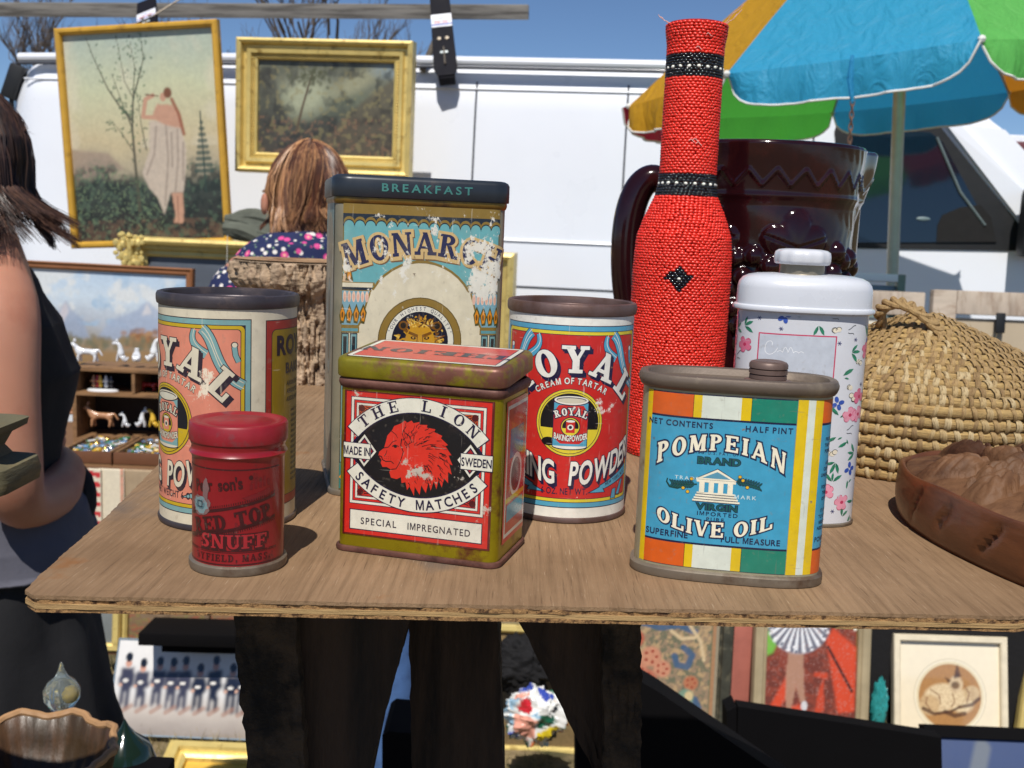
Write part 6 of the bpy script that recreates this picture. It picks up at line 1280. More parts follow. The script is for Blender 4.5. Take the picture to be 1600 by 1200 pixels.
# ================================================================== far things: trees and a truck
M_twig = mat('bare_bark', L(104, 94, 88, .8), .9)
def bare_tree(x, y, h, seed, lab):
    r = random.Random(seed); mb = MB(); tr = MB(); e = empty('bare_tree', (x, y, 0), 0, lab, 'tree', 'bare trees behind the van')
    def br(p, d, l, rad, dep, b):
        P = [p]; q = p
        for i in range(4): d = (d+Vector((r.gauss(0, .12), r.gauss(0, .12), r.gauss(.05, .05)))).normalized(); q = q+d*l/4; P.append(q)
        b.tube(P, [rad*(1-.12*i) for i in range(5)], 5, False)
        if dep > 0:
            for k_ in range(r.choice([3, 3, 4])): a = r.uniform(0, 6.3); t = r.uniform(.35, 1); br(P[0].lerp(P[-1], t) if t < .95 else q, (d+Vector((math.cos(a), math.sin(a), .35))*r.uniform(.35, .7)).normalized(), l*r.uniform(.55, .8), rad*.5, dep-1, mb)
    br(Vector((0, 0, 0)), Vector((0, 0, 1)), h*.42, .12, 5, tr); tr.build('trunk', M_twig, e, fix=False); tag(mb.build('branches', M_twig, e, fix=False), kind='stuff')
q = at(428, 300, 16); bare_tree(q.x, 16, 5.6, 3, 'bare leafless tree behind the white van, above the gap between the pictures'); q = at(352, 300, 15); bare_tree(q.x, 15, 5.0, 5, 'thin bare tree seen just right of the tall ochre gilt frame'); q = at(8, 300, 18); bare_tree(q.x, 18, 5.2, 9, 'bare tree at the left edge, behind the tail of the van')
c = at(1580, 300, 9.5); tk = empty('box_truck', (c.x+.9, 9.5, 0), 0, 'white box truck with a dark open side, far right behind the van', 'truck')
zt_ = at(1570, 217, 9.5).z; xg = at(1552, 250, 9.5).x-c.x-.9
MB().box((.35, 1.2, (zt_+.5)/2+.1), (3.2-.0, 2.2, zt_-.6), bev=.03).build('body', mat('white_truck_panel', L(226, 230, 236), .5), tk); MB().box((xg-.05, .085, zt_-.75), (.30, .03, 1.1), bev=.01).build('open_doorway', M_vk, tk); MB().box((.35, .09, zt_-.06), (3.2, .06, .10), bev=.01).build('top_rail', mat('maroon_rail', L(110, 60, 66), .6), tk); MB().box((xg+.16, .08, zt_-.8), (.07, .05, 1.3), bev=.01).build('door_edge', M_vw, tk)
for s_ in (-.8, 1.4): o = MB().add([Vector((v.x, v.z, v.y)) for v in MB().lathe([(.2, -.1), (.42, -.1), (.45, 0), (.42, .1), (.2, .1)], 30).V], MB().lathe([(.2, -.1), (.42, -.1), (.45, 0), (.42, .1), (.2, .1)], 30).F).build('wheel', M_vk, tk); o.location = (s_, .2, .45)
# ================================================================== backs of two whitewashed frames and a grey green one, leaning at the van
M_wash = mat('whitewashed_wood', L(196, 180, 164, .9), .8, 0, .15, 4, L(160, 138, 120, .85), 2.5, (.48, .66), .4, 10, .001, stretch=(3, 3, 12)); M_washh = mat('whitewashed_wood_rail', L(196, 180, 164, .9), .8, 0, .15, 4, L(160, 138, 120, .85), 2.5, (.48, .66), .4, 10, .001, stretch=(12, 3, 3)); M_hard = mat('tan_hardboard', L(186, 170, 146, .85), .85, 0, .08, 10)
def back_frame(name, lab, x0, y0, x1, Y, hh, rail, m1, m2, inner, clips=()):
    tl, tr = at(x0, y0, Y), at(x1, y0+(x1-x0)*.03, Y-.02); w_ = tr.x-tl.x; hh = tl.z-.465; e = empty(name, (tl.x+w_/2, Y, tl.z-hh), 0, lab, 'frame', 'frames standing face inwards by the van'); e.rotation_euler = (math.radians(-5), 0, 0)
    for (cx, cz, dx, dz, mm) in ((-w_/2+rail/2, hh/2, rail, hh, m1), (w_/2-rail/2, hh/2, rail, hh, m1)): MB().box((cx, 0, cz), (dx, .03, dz), bev=.003).build('rail', mm, e)
    for cz in (rail/2, hh-rail/2): MB().box((0, -.001, cz), (w_-2*rail, .03, rail), bev=.003).build('rail', m2, e)
    MB().box((0, .004, hh/2), (w_-2*rail+.0, .008, hh-2*rail-.02), bev=.001).build('backing', inner, e)
    for cx_ in clips: MB().box((cx_-w_/2, -.018, hh-rail-.02), (.026, .006, .055), bev=.004).build('clip', M_vk, e)
ZB = .46
_e = []
back_frame('picture_frame_back', 'whitewashed picture frame seen from the back, right of the gap behind the straw basket', 1472, 453, 1690, 2.92, 0, .064, M_wash, M_washh, M_hard, (.185,))
back_frame('picture_frame_back', 'whitewashed picture frame seen from the back, directly above the straw loop of the basket', 1262, 450, 1463, 2.93, 0, .064, M_wash, M_washh, mat('white_paper_back', L(206, 200, 186), .8), ())
back_frame('picture_frame_back', 'thin grey green frame at the foot of the cab door, behind the whitewashed frames', 1290, 424, 1432, 3.05, 0, .022, mat('grey_green_frame', L(128, 140, 122, .85), .5), None, mat('grey_glass_panel', L(120, 136, 136), .2, coat=.4))
# ================================================================== people and animals: skeletons grown with a skin modifier
def skin(name, P, Ed, Rd, m, parent, root=0, sub=2, sm=True):
    me = bpy.data.meshes.new(name); me.from_pydata([tuple(p) for p in P], Ed, []); o = bpy.data.objects.new(name, me); COL.objects.link(o); o.parent = parent
    md = o.modifiers.new('skin', 'SKIN'); md.use_smooth_shade = True
    if not me.skin_vertices: me.skin_vertices.new()
    for i, v in enumerate(me.skin_vertices[0].data): q = Rd[i]; v.radius = (q, q) if not hasattr(q, '__len__') else q; v.use_root = (i == root)
    if sub: s_ = o.modifiers.new('sub', 'SUBSURF'); s_.levels = sub; s_.render_levels = sub
    me.materials.append(m); return o
def chain(specs):
    """specs: lists of (point, radius); the first point of later chains may be an index into the points so far"""
    P, R_, E = [], [], []
    for ch_ in specs:
        prev = None
        for q in ch_:
            if isinstance(q, int): prev = q; continue
            P.append(Vector(q[0])); R_.append(q[1])
            if prev is not None: E.append((prev, len(P)-1))
            prev = len(P)-1
    return P, E, R_
# ================================================================== bric-a-brac table at the left
M_table = mat('old_table_wood', L(132, 96, 66, .8), .6, 0, .2, 5, stretch=(2, 12, 12)); M_shelf = mat('printer_tray_wood', L(150, 112, 74, .8), .7, 0, .2, 6, L(104, 74, 48, .8), 5, (.48, .66), stretch=(2, 9, 9)); M_shadowb = mat('shaded_back_wood', L(48, 34, 26, .8), .8)
tz = at(150, 727, 3.0).z; x0 = at(-60, 727, 3.0).x; x1 = at(330, 727, 3.0).x
tb = empty('trestle_table', ((x0+x1)/2, 3.3, 0), 0, 'low trestle table carrying the china figures and trinket trays', 'table'); MB().box((0, 0, tz-.0125), (x1-x0, .64, .025), bev=.003).build('tabletop', M_table, tb)
for sx in (-1, 1):
    for sy in (-1, 1): MB().box((sx*(x1-x0)*.45, sy*.27, (tz-.026)/2), (.045, .045, tz-.026)).build('leg', M_table, tb)
# table covers: striped, cream and brown cloths hanging over the front
def hang_cloth(lab, xa, xb, zb, Y0, pa, amp, name='table_cloth', seed=0):
    q0, q1 = at(xa, 727, Y0), at(xb, 727, Y0); w = q1.x-q0.x; e = painted(name, pa, M_cloth, None, off=(q0.x, Y0, zb), shape=lambda X, Y: amp*np.sin(X*38+seed+Y*3)*(1.05-Y/pa.h)+amp*.5*np.sin(X*90+seed)*(1-Y/pa.h)+.012)
    tag(e, lab, 'cloth', 'cloths hanging from the trinket table'); so_ = e.modifiers.new('thick', 'SOLIDIFY'); so_.thickness = .003; return e
q0, q1 = at(86, 727, 2.975), at(160, 727, 2.975); w, h = q1.x-q0.x, .30; pa = Paint(w, h, 260); pa.grad([(0, L(222, 212, 190)), (1, L(222, 212, 190))])
st_ = ((pa.Y/.028+.18*np.sin(pa.X*60)) % 1 < .5)*(pa.X < w*.98); pa.put(st_.astype(float), L(196, 52, 56)); hang_cloth('red and white wavy striped cloth hanging over the front of the trinket table', 86, 160, tz-.30, 2.970, pa, .005, seed=1)
q0, q1 = at(156, 727, 2.98), at(196, 727, 2.98); w = q1.x-q0.x; pa = Paint(w, .42, 260); pa.grad([(0, L(214, 202, 178)), (1, L(224, 212, 188))]); pa.mul(.06, 20, 3); pa.put(((pa.X > w*.86) & (pa.X < w*.97)).astype(float)*.7, L(208, 110, 86)); pa.speck(40, .5, .1, L(120, 130, 90), .5, 3, ((pa.X > w*.86) & (pa.X < w*.97)).astype(float)); hang_cloth('cream cloth with a narrow orange floral border, hanging beside the striped cloth', 156, 196, tz-.42, 2.976, pa, .004, seed=2)
q0, q1 = at(194, 727, 2.985), at(330, 727, 2.985); w = q1.x-q0.x; pa = Paint(w, .5, 160); pa.grad([(0, L(120, 98, 76)), (1, L(170, 148, 120))], axis=1, warp=.5, sc=8); hang_cloth('plain brown cloth hanging over the right of the trinket table front', 194, 330, tz-.50, 2.98, pa, .012, seed=4)
# shelf of cubby holes
Y0 = 3.26; a = at(112, 573, Y0); b = at(318, 573, Y0); zt = a.z; zb = tz; W_ = b.x-a.x; sh_ = empty('cubby_shelf', (a.x, Y0, zb), 0, 'small open wooden cubby shelf lined with china figures, on the trinket table', 'shelf')
hz = zt-zb; z1 = at(150, 616, Y0).z-zb
MB().box((W_/2, .075, hz-.006), (W_+.01, .155, .011), bev=.001).build('top_board', M_shelf, sh_); MB().box((W_/2, .075, z1), (W_-.024, .15, .010)).build('shelf_board', M_shelf, sh_); MB().box((W_/2, .075, .012), (W_-.024, .15, .020)).build('bottom_board', M_shelf, sh_)
MB().box((.006, .075, (hz-.012)/2), (.012, .15, hz-.0125)).build('side_board', M_shelf, sh_); MB().box((W_-.006, .075, (hz-.012)/2), (.012, .15, hz-.0125)).build('side_board', M_shelf, sh_)
xd = at(208, 590, Y0).x-a.x; MB().box((xd, .075, (z1+hz)/2-.003), (.010, .15, hz-z1-.021)).build('divider', M_shelf, sh_); MB().box((W_/2, .153, hz/2), (W_, .006, hz-.02)).build('back_board', M_shadowb, sh_)  # back board's dark colour stands in for shade inside the cubbies
M_china = mat('white_glazed_china', L(228, 230, 232), .15, 0, .04, 30, coat=.5); M_chinab = mat('blue_white_china', L(220, 222, 226), .15, 0, .04, 30, L(60, 70, 90), 26, (.60, .64), coat=.5); M_pig = mat('tan_glazed_china', L(176, 128, 92), .3, 0, .1, 20, coat=.3); M_red = mat('red_glazed_china', L(180, 40, 36), .25, coat=.4); M_yel = mat('yellow_glazed_china', L(222, 180, 60), .25, coat=.4); M_dk = mat('dark_glazed_china', L(44, 42, 50), .25, coat=.4)
def quad_fig(name, lab, px, py, Yf, s, m, face=-1, sit=False, ears=True, grp='china figures on the shelf'):
    q = at(px, py, Yf); e = empty(name, q, 0, lab, 'figurine', grp); f = face
    if sit: P, E, R_ = chain([[((0, 0, .010*s), .011*s), ((0, 0, .028*s), .0095*s), ((f*.004*s, 0, .044*s), .0065*s), ((f*.007*s, 0, .054*s), .0062*s), ((f*.017*s, 0, .056*s), .0058*s), ((f*.027*s, 0, .053*s), .0030*s)], [1, ((f*.010*s, -.005*s, .02*s), .003*s), ((f*.012*s, -.005*s, .002*s), .0028*s)], [1, ((f*.010*s, .005*s, .02*s), .003*s), ((f*.012*s, .005*s, .002*s), .0028*s)], [0, ((-f*.014*s, 0, .006*s), .004*s), ((-f*.020*s, 0, .016*s), .003*s)]])
    else: P, E, R_ = chain([[((0, 0, .030*s), .0085*s), ((f*.020*s, 0, .031*s), .0092*s), ((f*.031*s, 0, .040*s), .0062*s), ((f*.036*s, 0, .050*s), .0068*s), ((f*.048*s, 0, .047*s), .0036*s)], [0, ((-f*.018*s, 0, .030*s), .0078*s), ((-f*.030*s, 0, .036*s), .003*s), ((-f*.040*s, 0, .020*s), .002*s)],
        [1, ((f*.023*s, -.006*s, .015*s), .0034*s), ((f*.024*s, -.006*s, .002*s), .0032*s)], [1, ((f*.021*s, .006*s, .015*s), .0034*s), ((f*.019*s, .006*s, .002*s), .0032*s)], [5, ((-f*.022*s, -.006*s, .015*s), .0036*s), ((-f*.019*s, -.006*s, .002*s), .0032*s)], [5, ((-f*.022*s, .006*s, .015*s), .0036*s), ((-f*.025*s, .006*s, .002*s), .0032*s)]])
    skin('body', P, E, R_, m, e)
    if ears:
        hx, hzz = ((f*.013*s, .060*s) if sit else (f*.034*s, .056*s))
        for sy in (-1, 1): MB().lathe([(.0026*s, 0), (.0018*s, .006*s), (.0001, .009*s)], 8, (hx, sy*.004*s, hzz)).build('ear', m, e)
    return e
Ys = Y0+.04
quad_fig('china_dog', 'white standing china dog facing left on top of the cubby shelf', 137, 567, Ys, 1.15, M_chinab); quad_fig('china_cat', 'white seated china dog on top of the shelf, second from the left', 190, 566, Ys, 1.05, M_chinab, sit=True)
q = at(214, 565, Ys); e = empty('china_child', q, 0, 'small white china figure of a crouching child on top of the shelf', 'figurine', 'china figures on the shelf'); P, E, R_ = chain([[((0, 0, .010), .013), ((0, 0, .024), .010), ((0, 0, .034), .005), ((0, 0, .043), .010)], [1, ((-.010, -.006, .018), .004), ((-.006, -.012, .008), .004)], [1, ((.010, -.006, .018), .004), ((.008, -.012, .008), .004)], [0, ((-.010, -.010, .006), .006)], [0, ((.010, -.010, .006), .006)]]); skin('body', P, E, R_, M_chinab, e)
quad_fig('china_bird', 'white rounded china bird on top of the shelf beside the salmon tin', 240, 566, Ys, 1.25, M_china, face=1, sit=True, ears=False)
q = at(161, 613, Ys); e = empty('china_group', q, 0, 'china group of small dancing figures on an oval white base, in the upper cubby', 'figurine', 'china figures on the shelf'); MB().lathe([(.040, 0), (.044, .004), (.042, .010), (.036, .012), (.0001, .012)], 28, (0, 0, 0), 1.12, .55).build('base', M_china, e)
r = random.Random(12)
for i, (x, m) in enumerate(((-.028, M_pig), (-.008, M_yel), (.010, M_china), (.026, M_dk), (-.016, M_red))):
    P, E, R_ = chain([[((x, .004*(i % 2), .014), .010), ((x, 0, .028), .006), ((x, 0, .040), .005), ((x, 0, .047), .003), ((x, 0, .054), .006)], [2, ((x-.010, -.004, .032), .0028)], [2, ((x+.010, -.004, .034), .0028)]]); skin('figure', P, E, R_, m, e, sub=1)
tag(quad_fig('china_bull', 'tan glazed china pig with thin legs in the lower cubby', 160, 668, Ys, 1.25, M_pig, face=-1, ears=True), None); 
quad_fig('china_cat', 'small white china cat at the middle of the lower cubby', 196, 668, Ys, .72, M_chinab, sit=True); quad_fig('china_cat', 'upright white and dark china cat right of the small white cat', 221, 668, Ys, .95, M_chinab, sit=True, face=1); quad_fig('china_figure', 'yellow and red china figure in the lower cubby beside the salmon tin', 240, 668, Ys, .95, M_yel, sit=True, ears=False); quad_fig('china_figure', 'dark red china animal inside the upper right cubby', 232, 613, Ys+.03, .8, M_red)
# trinket trays
for xa, xb, lab, sd in ((92, 174, 'shallow brown wooden tray of brass and glass trinkets, left of its neighbour', 4), (177, 262, 'shallow brown wooden tray of mixed shiny trinkets, right of the brass trinket tray', 6)):
    q0, q1 = at(xa, 725, 3.0), at(xb, 725, 3.0); w = q1.x-q0.x; e = empty('trinket_tray', (q0.x+w/2, 3.0, tz), 0, lab, 'tray', 'trinket trays'); th = .036; dd = .235
    MB().box((0, dd/2, .003), (w, dd, .006)).build('bottom', M_shelf, e); MB().box((0, .005, th/2+.003), (w, .010, th), bev=.001).build('front', mat('brown_tray_wood', L(118, 76, 50, .85), .5), e); MB().box((0, dd-.005, th/2+.003), (w, .010, th)).build('back', M_shelf, e)
    for sx in (-1, 1): MB().box((sx*(w/2-.005), dd/2, th/2+.003), (.010, dd-.0205, th)).build('side', M_shelf, e)
    MB().box((0, dd/2, .012), (w-.022, dd-.022, .010)).build('lining', mat('ochre_velvet', L(170, 120, 50, .8), .9) if sd == 4 else M_shelf, e)
    r = random.Random(sd); ms = [(mat('brass_trinket', L(210, 176, 96), .2, .9), 'brass_trinkets'), (mat('silver_trinket', L(200, 204, 210), .15, .9), 'silver_trinkets'), (mat('blue_trinket', L(110, 150, 190), .15, coat=.5), 'blue_trinkets'), (M_yel, 'yellow_trinkets'), (M_china, 'white_trinkets'), (mat('green_trinket', L(50, 120, 70), .15, coat=.5), 'green_trinkets')]
    for m, nm in ms:
        mb = MB()
        for i in range(26):
            p = (r.uniform(-w/2+.02, w/2-.02), r.uniform(.02, dd-.02), r.uniform(.020, .036)); k = r.random()
            if k < .4: mb.ball(p, r.uniform(.004, .009), 8, (1, 1, .8))
            elif k < .75: a_ = r.uniform(0, 3); l = r.uniform(.008, .022); mb.tube([(p[0]-l*math.cos(a_), p[1]-l*math.sin(a_), p[2]), (p[0]+l*math.cos(a_), p[1]+l*math.sin(a_), p[2]+.003)], r.uniform(.0015, .004), 6)
            else: rr_ = r.uniform(.006, .011); mb.tube([(p[0]+rr_*math.cos(t), p[1]+rr_*math.sin(t), p[2]+.003) for t in np.linspace(0, 6.28, 10)], .0017, 5)
        tag(mb.build(nm, m, e, fix=False), kind='stuff')
# ================================================================== low bench and the pictures below the board
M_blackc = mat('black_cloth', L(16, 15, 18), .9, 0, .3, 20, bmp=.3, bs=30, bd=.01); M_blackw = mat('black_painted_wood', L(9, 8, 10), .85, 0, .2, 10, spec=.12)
bx0, bx1 = at(880, 1000, 3.2).x, 3.0; be = empty('draped_bench', ((bx0+bx1)/2, 3.28, 0), 0, 'low bench draped in black cloth behind the row of pictures', 'bench'); MB().box((0, -.015, .445), (bx1-bx0, .66, .03), bev=.006).build('seat', M_blackc, be)
V = []; F = []; nn = 120
for i in range(nn):
    x = -(bx1-bx0)/2+(bx1-bx0)*i/(nn-1)
    for j in range(8): t = j/7; V.append((x, -.262-.007*t*(1+math.sin(x*22)*.8+math.sin(x*51)*.3), .43-.43*t))
F = [(i*8+j, (i+1)*8+j, (i+1)*8+j+1, i*8+j+1) for i in range(nn-1) for j in range(7)]; mesh('drape', V, F, M_blackc, be)
for sx in (-1, 1): MB().box((sx*(bx1-bx0)*.47, .2, .215), (.05, .05, .42)).build('leg', M_table, be)
LG_ = 'pictures propped on the ground below the board'
def ground_pic(lab, x0, y0, x1, y1, Y, prof, mf, pa_fn, mp, lean=-12, roll=0, res=260, zmin=None, hfull=None, name='propped_picture', ground=True):
    """x0..x1 and the bottom y1 in pixels; hfull: full height in metres (the top may be hidden by the board)"""
    Y = on((x0+x1)/2, y1, 0.).y if ground else Y; lo_ = at((x0+x1)/2, y1, Y); w = (x1-x0)*Y/FPX; h = hfull or (y1-y0)*Y/FPX/math.cos(math.radians(lean)); a_ = math.radians(lean)
    c = lo_+Vector((0, -math.sin(a_)*h/2, math.cos(a_)*h/2)); pa = Paint(w, h, res); pa_fn(pa, w, h); return picture(name, lab, 'picture', c, w, h, 0, a_, math.radians(roll), prof, mf, pa, mp, LG_, pname='print')
TH = [(0, 0), (0, .010), (.006, .016), (.018, .016), (.022, .008), (.022, -.01)]
def soldiers(pa, w, h):
    pa.grad([(0, L(150, 140, 132)), (.25, L(190, 180, 170)), (.45, L(214, 212, 210)), (1, L(224, 222, 220))], warp=.1, sc=4); r = random.Random(8)
    for i in range(9):
        x = w*(.10+.105*i); s_ = h/155; b = h*(.34+r.uniform(-.03, .02)); hh = h*(.44+r.uniform(-.04, .05)); x += w*r.uniform(-.02, .02); cl = L(60, 60, 76) if i < 5 else L(30, 34, 50)  # men on the right darker: shade across the print painted into them
        pa.poly([(x-11*s_, b+hh*.78), (x+11*s_, b+hh*.80), (x+14*s_, b+hh*.40), (x+8*s_, b+hh*.34), (x+9*s_, b-8*s_), (x+2*s_, b-10*s_), (x, b+hh*.3), (x-4*s_, b-10*s_), (x-9*s_, b-8*s_), (x-8*s_, b+hh*.36), (x-14*s_, b+hh*.44)], cl, 1, 2)
        pa.ell(x, b+hh*.88, 5.5*s_, 6.5*s_, L(200, 150, 130), .3); pa.ell(x, b+hh*1.02, 6*s_, 8*s_, L(24, 26, 34), .3); pa.ell(x-2*s_, b+hh*.5, 5*s_, 3*s_, L(220, 216, 210), .5); pa.ell(x-10*s_, b+hh*.40, 3*s_, 3*s_, L(200, 160, 140), .5)
    for i in range(9): pa.line([(w*(.08+.105*i), h*.24), (w*(.14+.105*i), h*.30)], .006, L(160, 120, 100), .8, .6)
ground_pic('glossy unframed print of uniformed marching men in dark tall hats', 162, 1012, 392, 1150, 2.72, [(0, -.004), (0, .002), (.004, .003), (.006, -.004)], mat('grey_mount', L(120, 136, 150), .4), soldiers, M_glossp, lean=-24)
lo_ = at(292, 1006, 2.72); e = empty('black_box', lo_, 0, 'flat black box overhanging the top of the glossy print of marching men', 'box'); e.rotation_euler = (math.radians(-4), 0, math.radians(2)); MB().box((.0, .10, 0), (.27, .15, .034), bev=.004).build('lid', M_blackw, e); MB().box((.02, .11, -.030), (.20, .12, .022), bev=.003).build('base', M_blackw, e)
def oldprint(pa, w, h): pa.grad([(0, L(100, 80, 60)), (1, L(176, 140, 108))]); pa.speck(8, .5, .1, L(150, 80, 60), .7, 3, None, 4, 1, 4); pa.speck(12, .55, .1, L(120, 116, 70), .7, 4, None, 4, 1, 3)
q = at(180, 1004, 3.02); e = ground_pic('patterned red and tan tapestry panel in a narrow gold frame, left below the board', 196, 900, 372, 1003, 2.96, TH, M_gilt, oldprint, M_cloth, lean=-6, hfull=.26, ground=False)
ground_pic('grey framed picture glass beside the tapestry panel, just right of the black skirt', 118, 900, 178, 1003, 2.94, TH, M_gilt, lambda pa, w, h: pa.grad([(0, L(110, 116, 118)), (1, L(140, 146, 148))], warp=.2, sc=5), M_glossp, lean=-6, hfull=.26, ground=False)
# a low plank shelf those two stand on
zz = at(200, 1008, 2.95).z; e = empty('plank_shelf', ((at(100, 1008, 2.95).x+at(392, 1008, 2.95).x)/2, 3.0, 0), 0, 'low plank shelf on blocks below the left of the board', 'shelf'); wl = at(392, 1008, 2.95).x-at(100, 1008, 2.95).x; MB().box((0, 0, zz-.012), (wl, .14, .022), bev=.003).build('plank', M_table, e)
for sx in (-1, 1): MB().box((sx*wl*.44, .02, (zz-.024)/2), (.06, .09, zz-.024)).build('block', M_table, e)
c = on(352, 1215, .03); e = picture('propped_picture', 'gold edged frame lying on the ground at the foot of the bark faced timber', 'picture', c, .22, .10, 0, math.radians(-78), 0, DG_[:9]+[(.06, -.005)], M_gilt, (lambda pa: (pa.grad([(0, L(200, 160, 60)), (1, L(220, 180, 80))]), pa)[1])(Paint(.22, .10, 100)), M_oil, LG_)
# woven textile in a dark frame
def kilim(pa, w, h):
    pa.grad([(0, L(150, 128, 104)), (1, L(150, 128, 104))]); U = lambda x, y: ((x-1000)/125*w, (1140-y)/160*h); r = random.Random(7)
    pa.speck(14, .48, .1, L(96, 104, 84), .8, 2); pa.speck(10, .55, .08, L(190, 160, 120), .8, 4)
    for x, y, s_, cl in ((1014, 1062, 16, L(196, 130, 104)), (1034, 1044, 14, L(200, 140, 112)), (1030, 1075, 14, L(186, 110, 88)), (1050, 1060, 12, L(200, 140, 112)), (1012, 1020, 12, L(176, 92, 70)), (1090, 1078, 10, L(180, 116, 84))):
        pa.ell(*U(x, y), s_/125*w, s_/125*w, cl, .3); [pa.ell(*U(x+s_*.55*math.cos(k), y+s_*.55*math.sin(k)), s_*.16/125*w, s_*.16/125*w, L(150, 60, 44), .4) for k in (0, 1.26, 2.5, 3.8, 5.0)]
    for P in (((1020, 998), (1045, 1004), (1070, 1000), (1092, 1008)), ((1078, 1030), (1090, 1040), (1084, 1056), (1070, 1054), (1066, 1042)), ((1096, 1100), (1102, 1112), (1094, 1124))): pa.line([U(*q) for q in P], .009, L(60, 92, 128), .4, .9)
    for P in (((1085, 1000), (1100, 1020), (1106, 1046)), ((1060, 1008), (1074, 1018), (1092, 1016)), ((1040, 1100), (1060, 1112), (1086, 1108)), ((1012, 1090), (1040, 1120), (1070, 1130))): pa.line([U(*q) for q in P], .005, L(214, 190, 150), .5, .9)
    pa.ell(*U(1084, 1098), .022, .024, L(120, 150, 130), .3); pa.ell(*U(1088, 1096), .012, .014, L(206, 186, 140), .3)
    for d0, d1, cl in ((0, .010, L(150, 140, 120)), (.010, .018, L(168, 126, 92)), (.018, .023, L(110, 110, 84))):
        m = np.minimum(np.minimum(pa.X, w-pa.X), np.minimum(pa.Y, h-pa.Y)); pa.put(((m >= d0) & (m < d1)).astype(float), cl)
    pa.mul(.14, 60, 3)
M_darkf = mat('dark_pitted_frame', L(66, 66, 56, .8), .6, 0, .4, 30, L(110, 104, 84), 25, (.52, .7), .4, 60, .002)
ground_pic('faded floral needlework panel in a dark pitted frame, right of the cracked timber', 968, 960, 1120, 1136, 2.82, [(0, 0), (0, .008), (.006, .012), (.008, .022), (.034, .022), (.040, .010), (.040, -.01)], M_darkf, kilim, M_cloth, lean=-4, hfull=.34, res=300)
# pink mount / board behind
q = at(1150, 1000, 2.985); e = empty('pink_board', (at(1130, 1190, 2.985).x, 2.985, 0), 0, 'plain dusty pink board standing between the needlework panel and the dancer picture', 'board'); e.rotation_euler = (math.radians(-1), 0, 0); MB().box((.0, .0, .20), (.34, .010, .40), bev=.002).build('board', mat('dusty_pink_board', L(186, 110, 96, .9), .8), e)
# dancer picture
def dancer(pa, w, h):
    pa.grad([(0, L(110, 52, 42)), (1, L(110, 52, 42))]); U = lambda x, y: ((x-1188)/150*w, (1150-y)/170*h); pa.speck(9, .5, .08, L(140, 64, 48), .8, 4)
    pa.put((pa.Y > h*.90).astype(float), L(116, 190, 70)); pa.poly([U(*q) for q in ((1188, 985), (1225, 985), (1200, 1040), (1188, 1045))], L(116, 180, 70), 1, 2); pa.poly([U(*q) for q in ((1296, 960), (1334, 960), (1334, 1003), (1300, 1003))], L(160, 210, 110), 1, 1); pa.line([U(1334, 960), U(1334, 1005)], .004, L(236, 236, 220), .5)
    RD = L(206, 72, 42); pa.poly([U(*q) for q in ((1286, 1020), (1298, 1004), (1338, 1030), (1338, 1115), (1310, 1118))], RD, 1, 2); pa.poly([U(*q) for q in ((1192, 1120), (1230, 1060), (1240, 1082), (1200, 1130))], RD, 1, 2); pa.poly([U(*q) for q in ((1224, 1112), (1250, 1108), (1262, 1150), (1220, 1150))], RD, 1, 2); pa.poly([U(*q) for q in ((1268, 1064), (1290, 1064), (1292, 1074), (1268, 1070))], RD, .8, 1); pa.poly([U(*q) for q in ((1276, 1092), (1284, 1070), (1288, 1116), (1272, 1120))], RD, .8, 1); pa.line([U(1290, 1030), U(1332, 1088)], .004, L(70, 30, 28), .5)
    SKN2 = L(172, 130, 108); pa.poly([U(*q) for q in ((1224, 1038), (1244, 1038), (1240, 1082), (1232, 1118), (1224, 1118), (1222, 1080))], SKN2, 1, 1); pa.poly([U(*q) for q in ((1240, 1038), (1250, 1040), (1252, 1082), (1256, 1104), (1248, 1106), (1238, 1082))], SKN2, 1, 1)
    pa.ell(*U(1228, 1121), .008, .012, L(210, 210, 214), .4); pa.ell(*U(1254, 1110), .009, .014, L(210, 210, 214), .4)
    pa.ell(*U(1240, 1000), 50/150*w, 40/170*h, L(176, 178, 190), .15, -.12); r = random.Random(3)
    for i in range(46): a_ = 2*PI*i/46; x, y = 1240+50*math.cos(a_), 1000+38*math.sin(a_); pa.line([U(1242, 985), U(x, y)], .0016, L(90, 92, 108) if i % 2 else L(236, 238, 242), .6, .85, .0048)
    for i in range(60): a_ = r.uniform(0, 6.28); pa.ell(*U(1240+r.uniform(42, 50)*math.cos(a_), 1000+r.uniform(32, 39)*math.sin(a_)), .004, .0035, r.choice([L(240, 240, 244), L(110, 114, 130)]), .5)
    pa.ell(*U(1320, 1140), .06, .03, L(60, 70, 50), .3); pa.speck(50, .66, .04, L(190, 150, 140), .4, 9)
ground_pic('picture of a white ruffled skirt and legs on red, in a pale frame', 1188, 960, 1338, 1150, 2.86, [(0, 0), (0, .010), (.004, .014), (.008, .012), (.012, .018), (.024, .020), (.034, .016), (.038, .006), (.038, -.01)], mat('pale_ridged_frame', L(176, 160, 128, .9), .5, 0, .2, 12), dancer, M_paperp, lean=-9, hfull=.36, res=320)
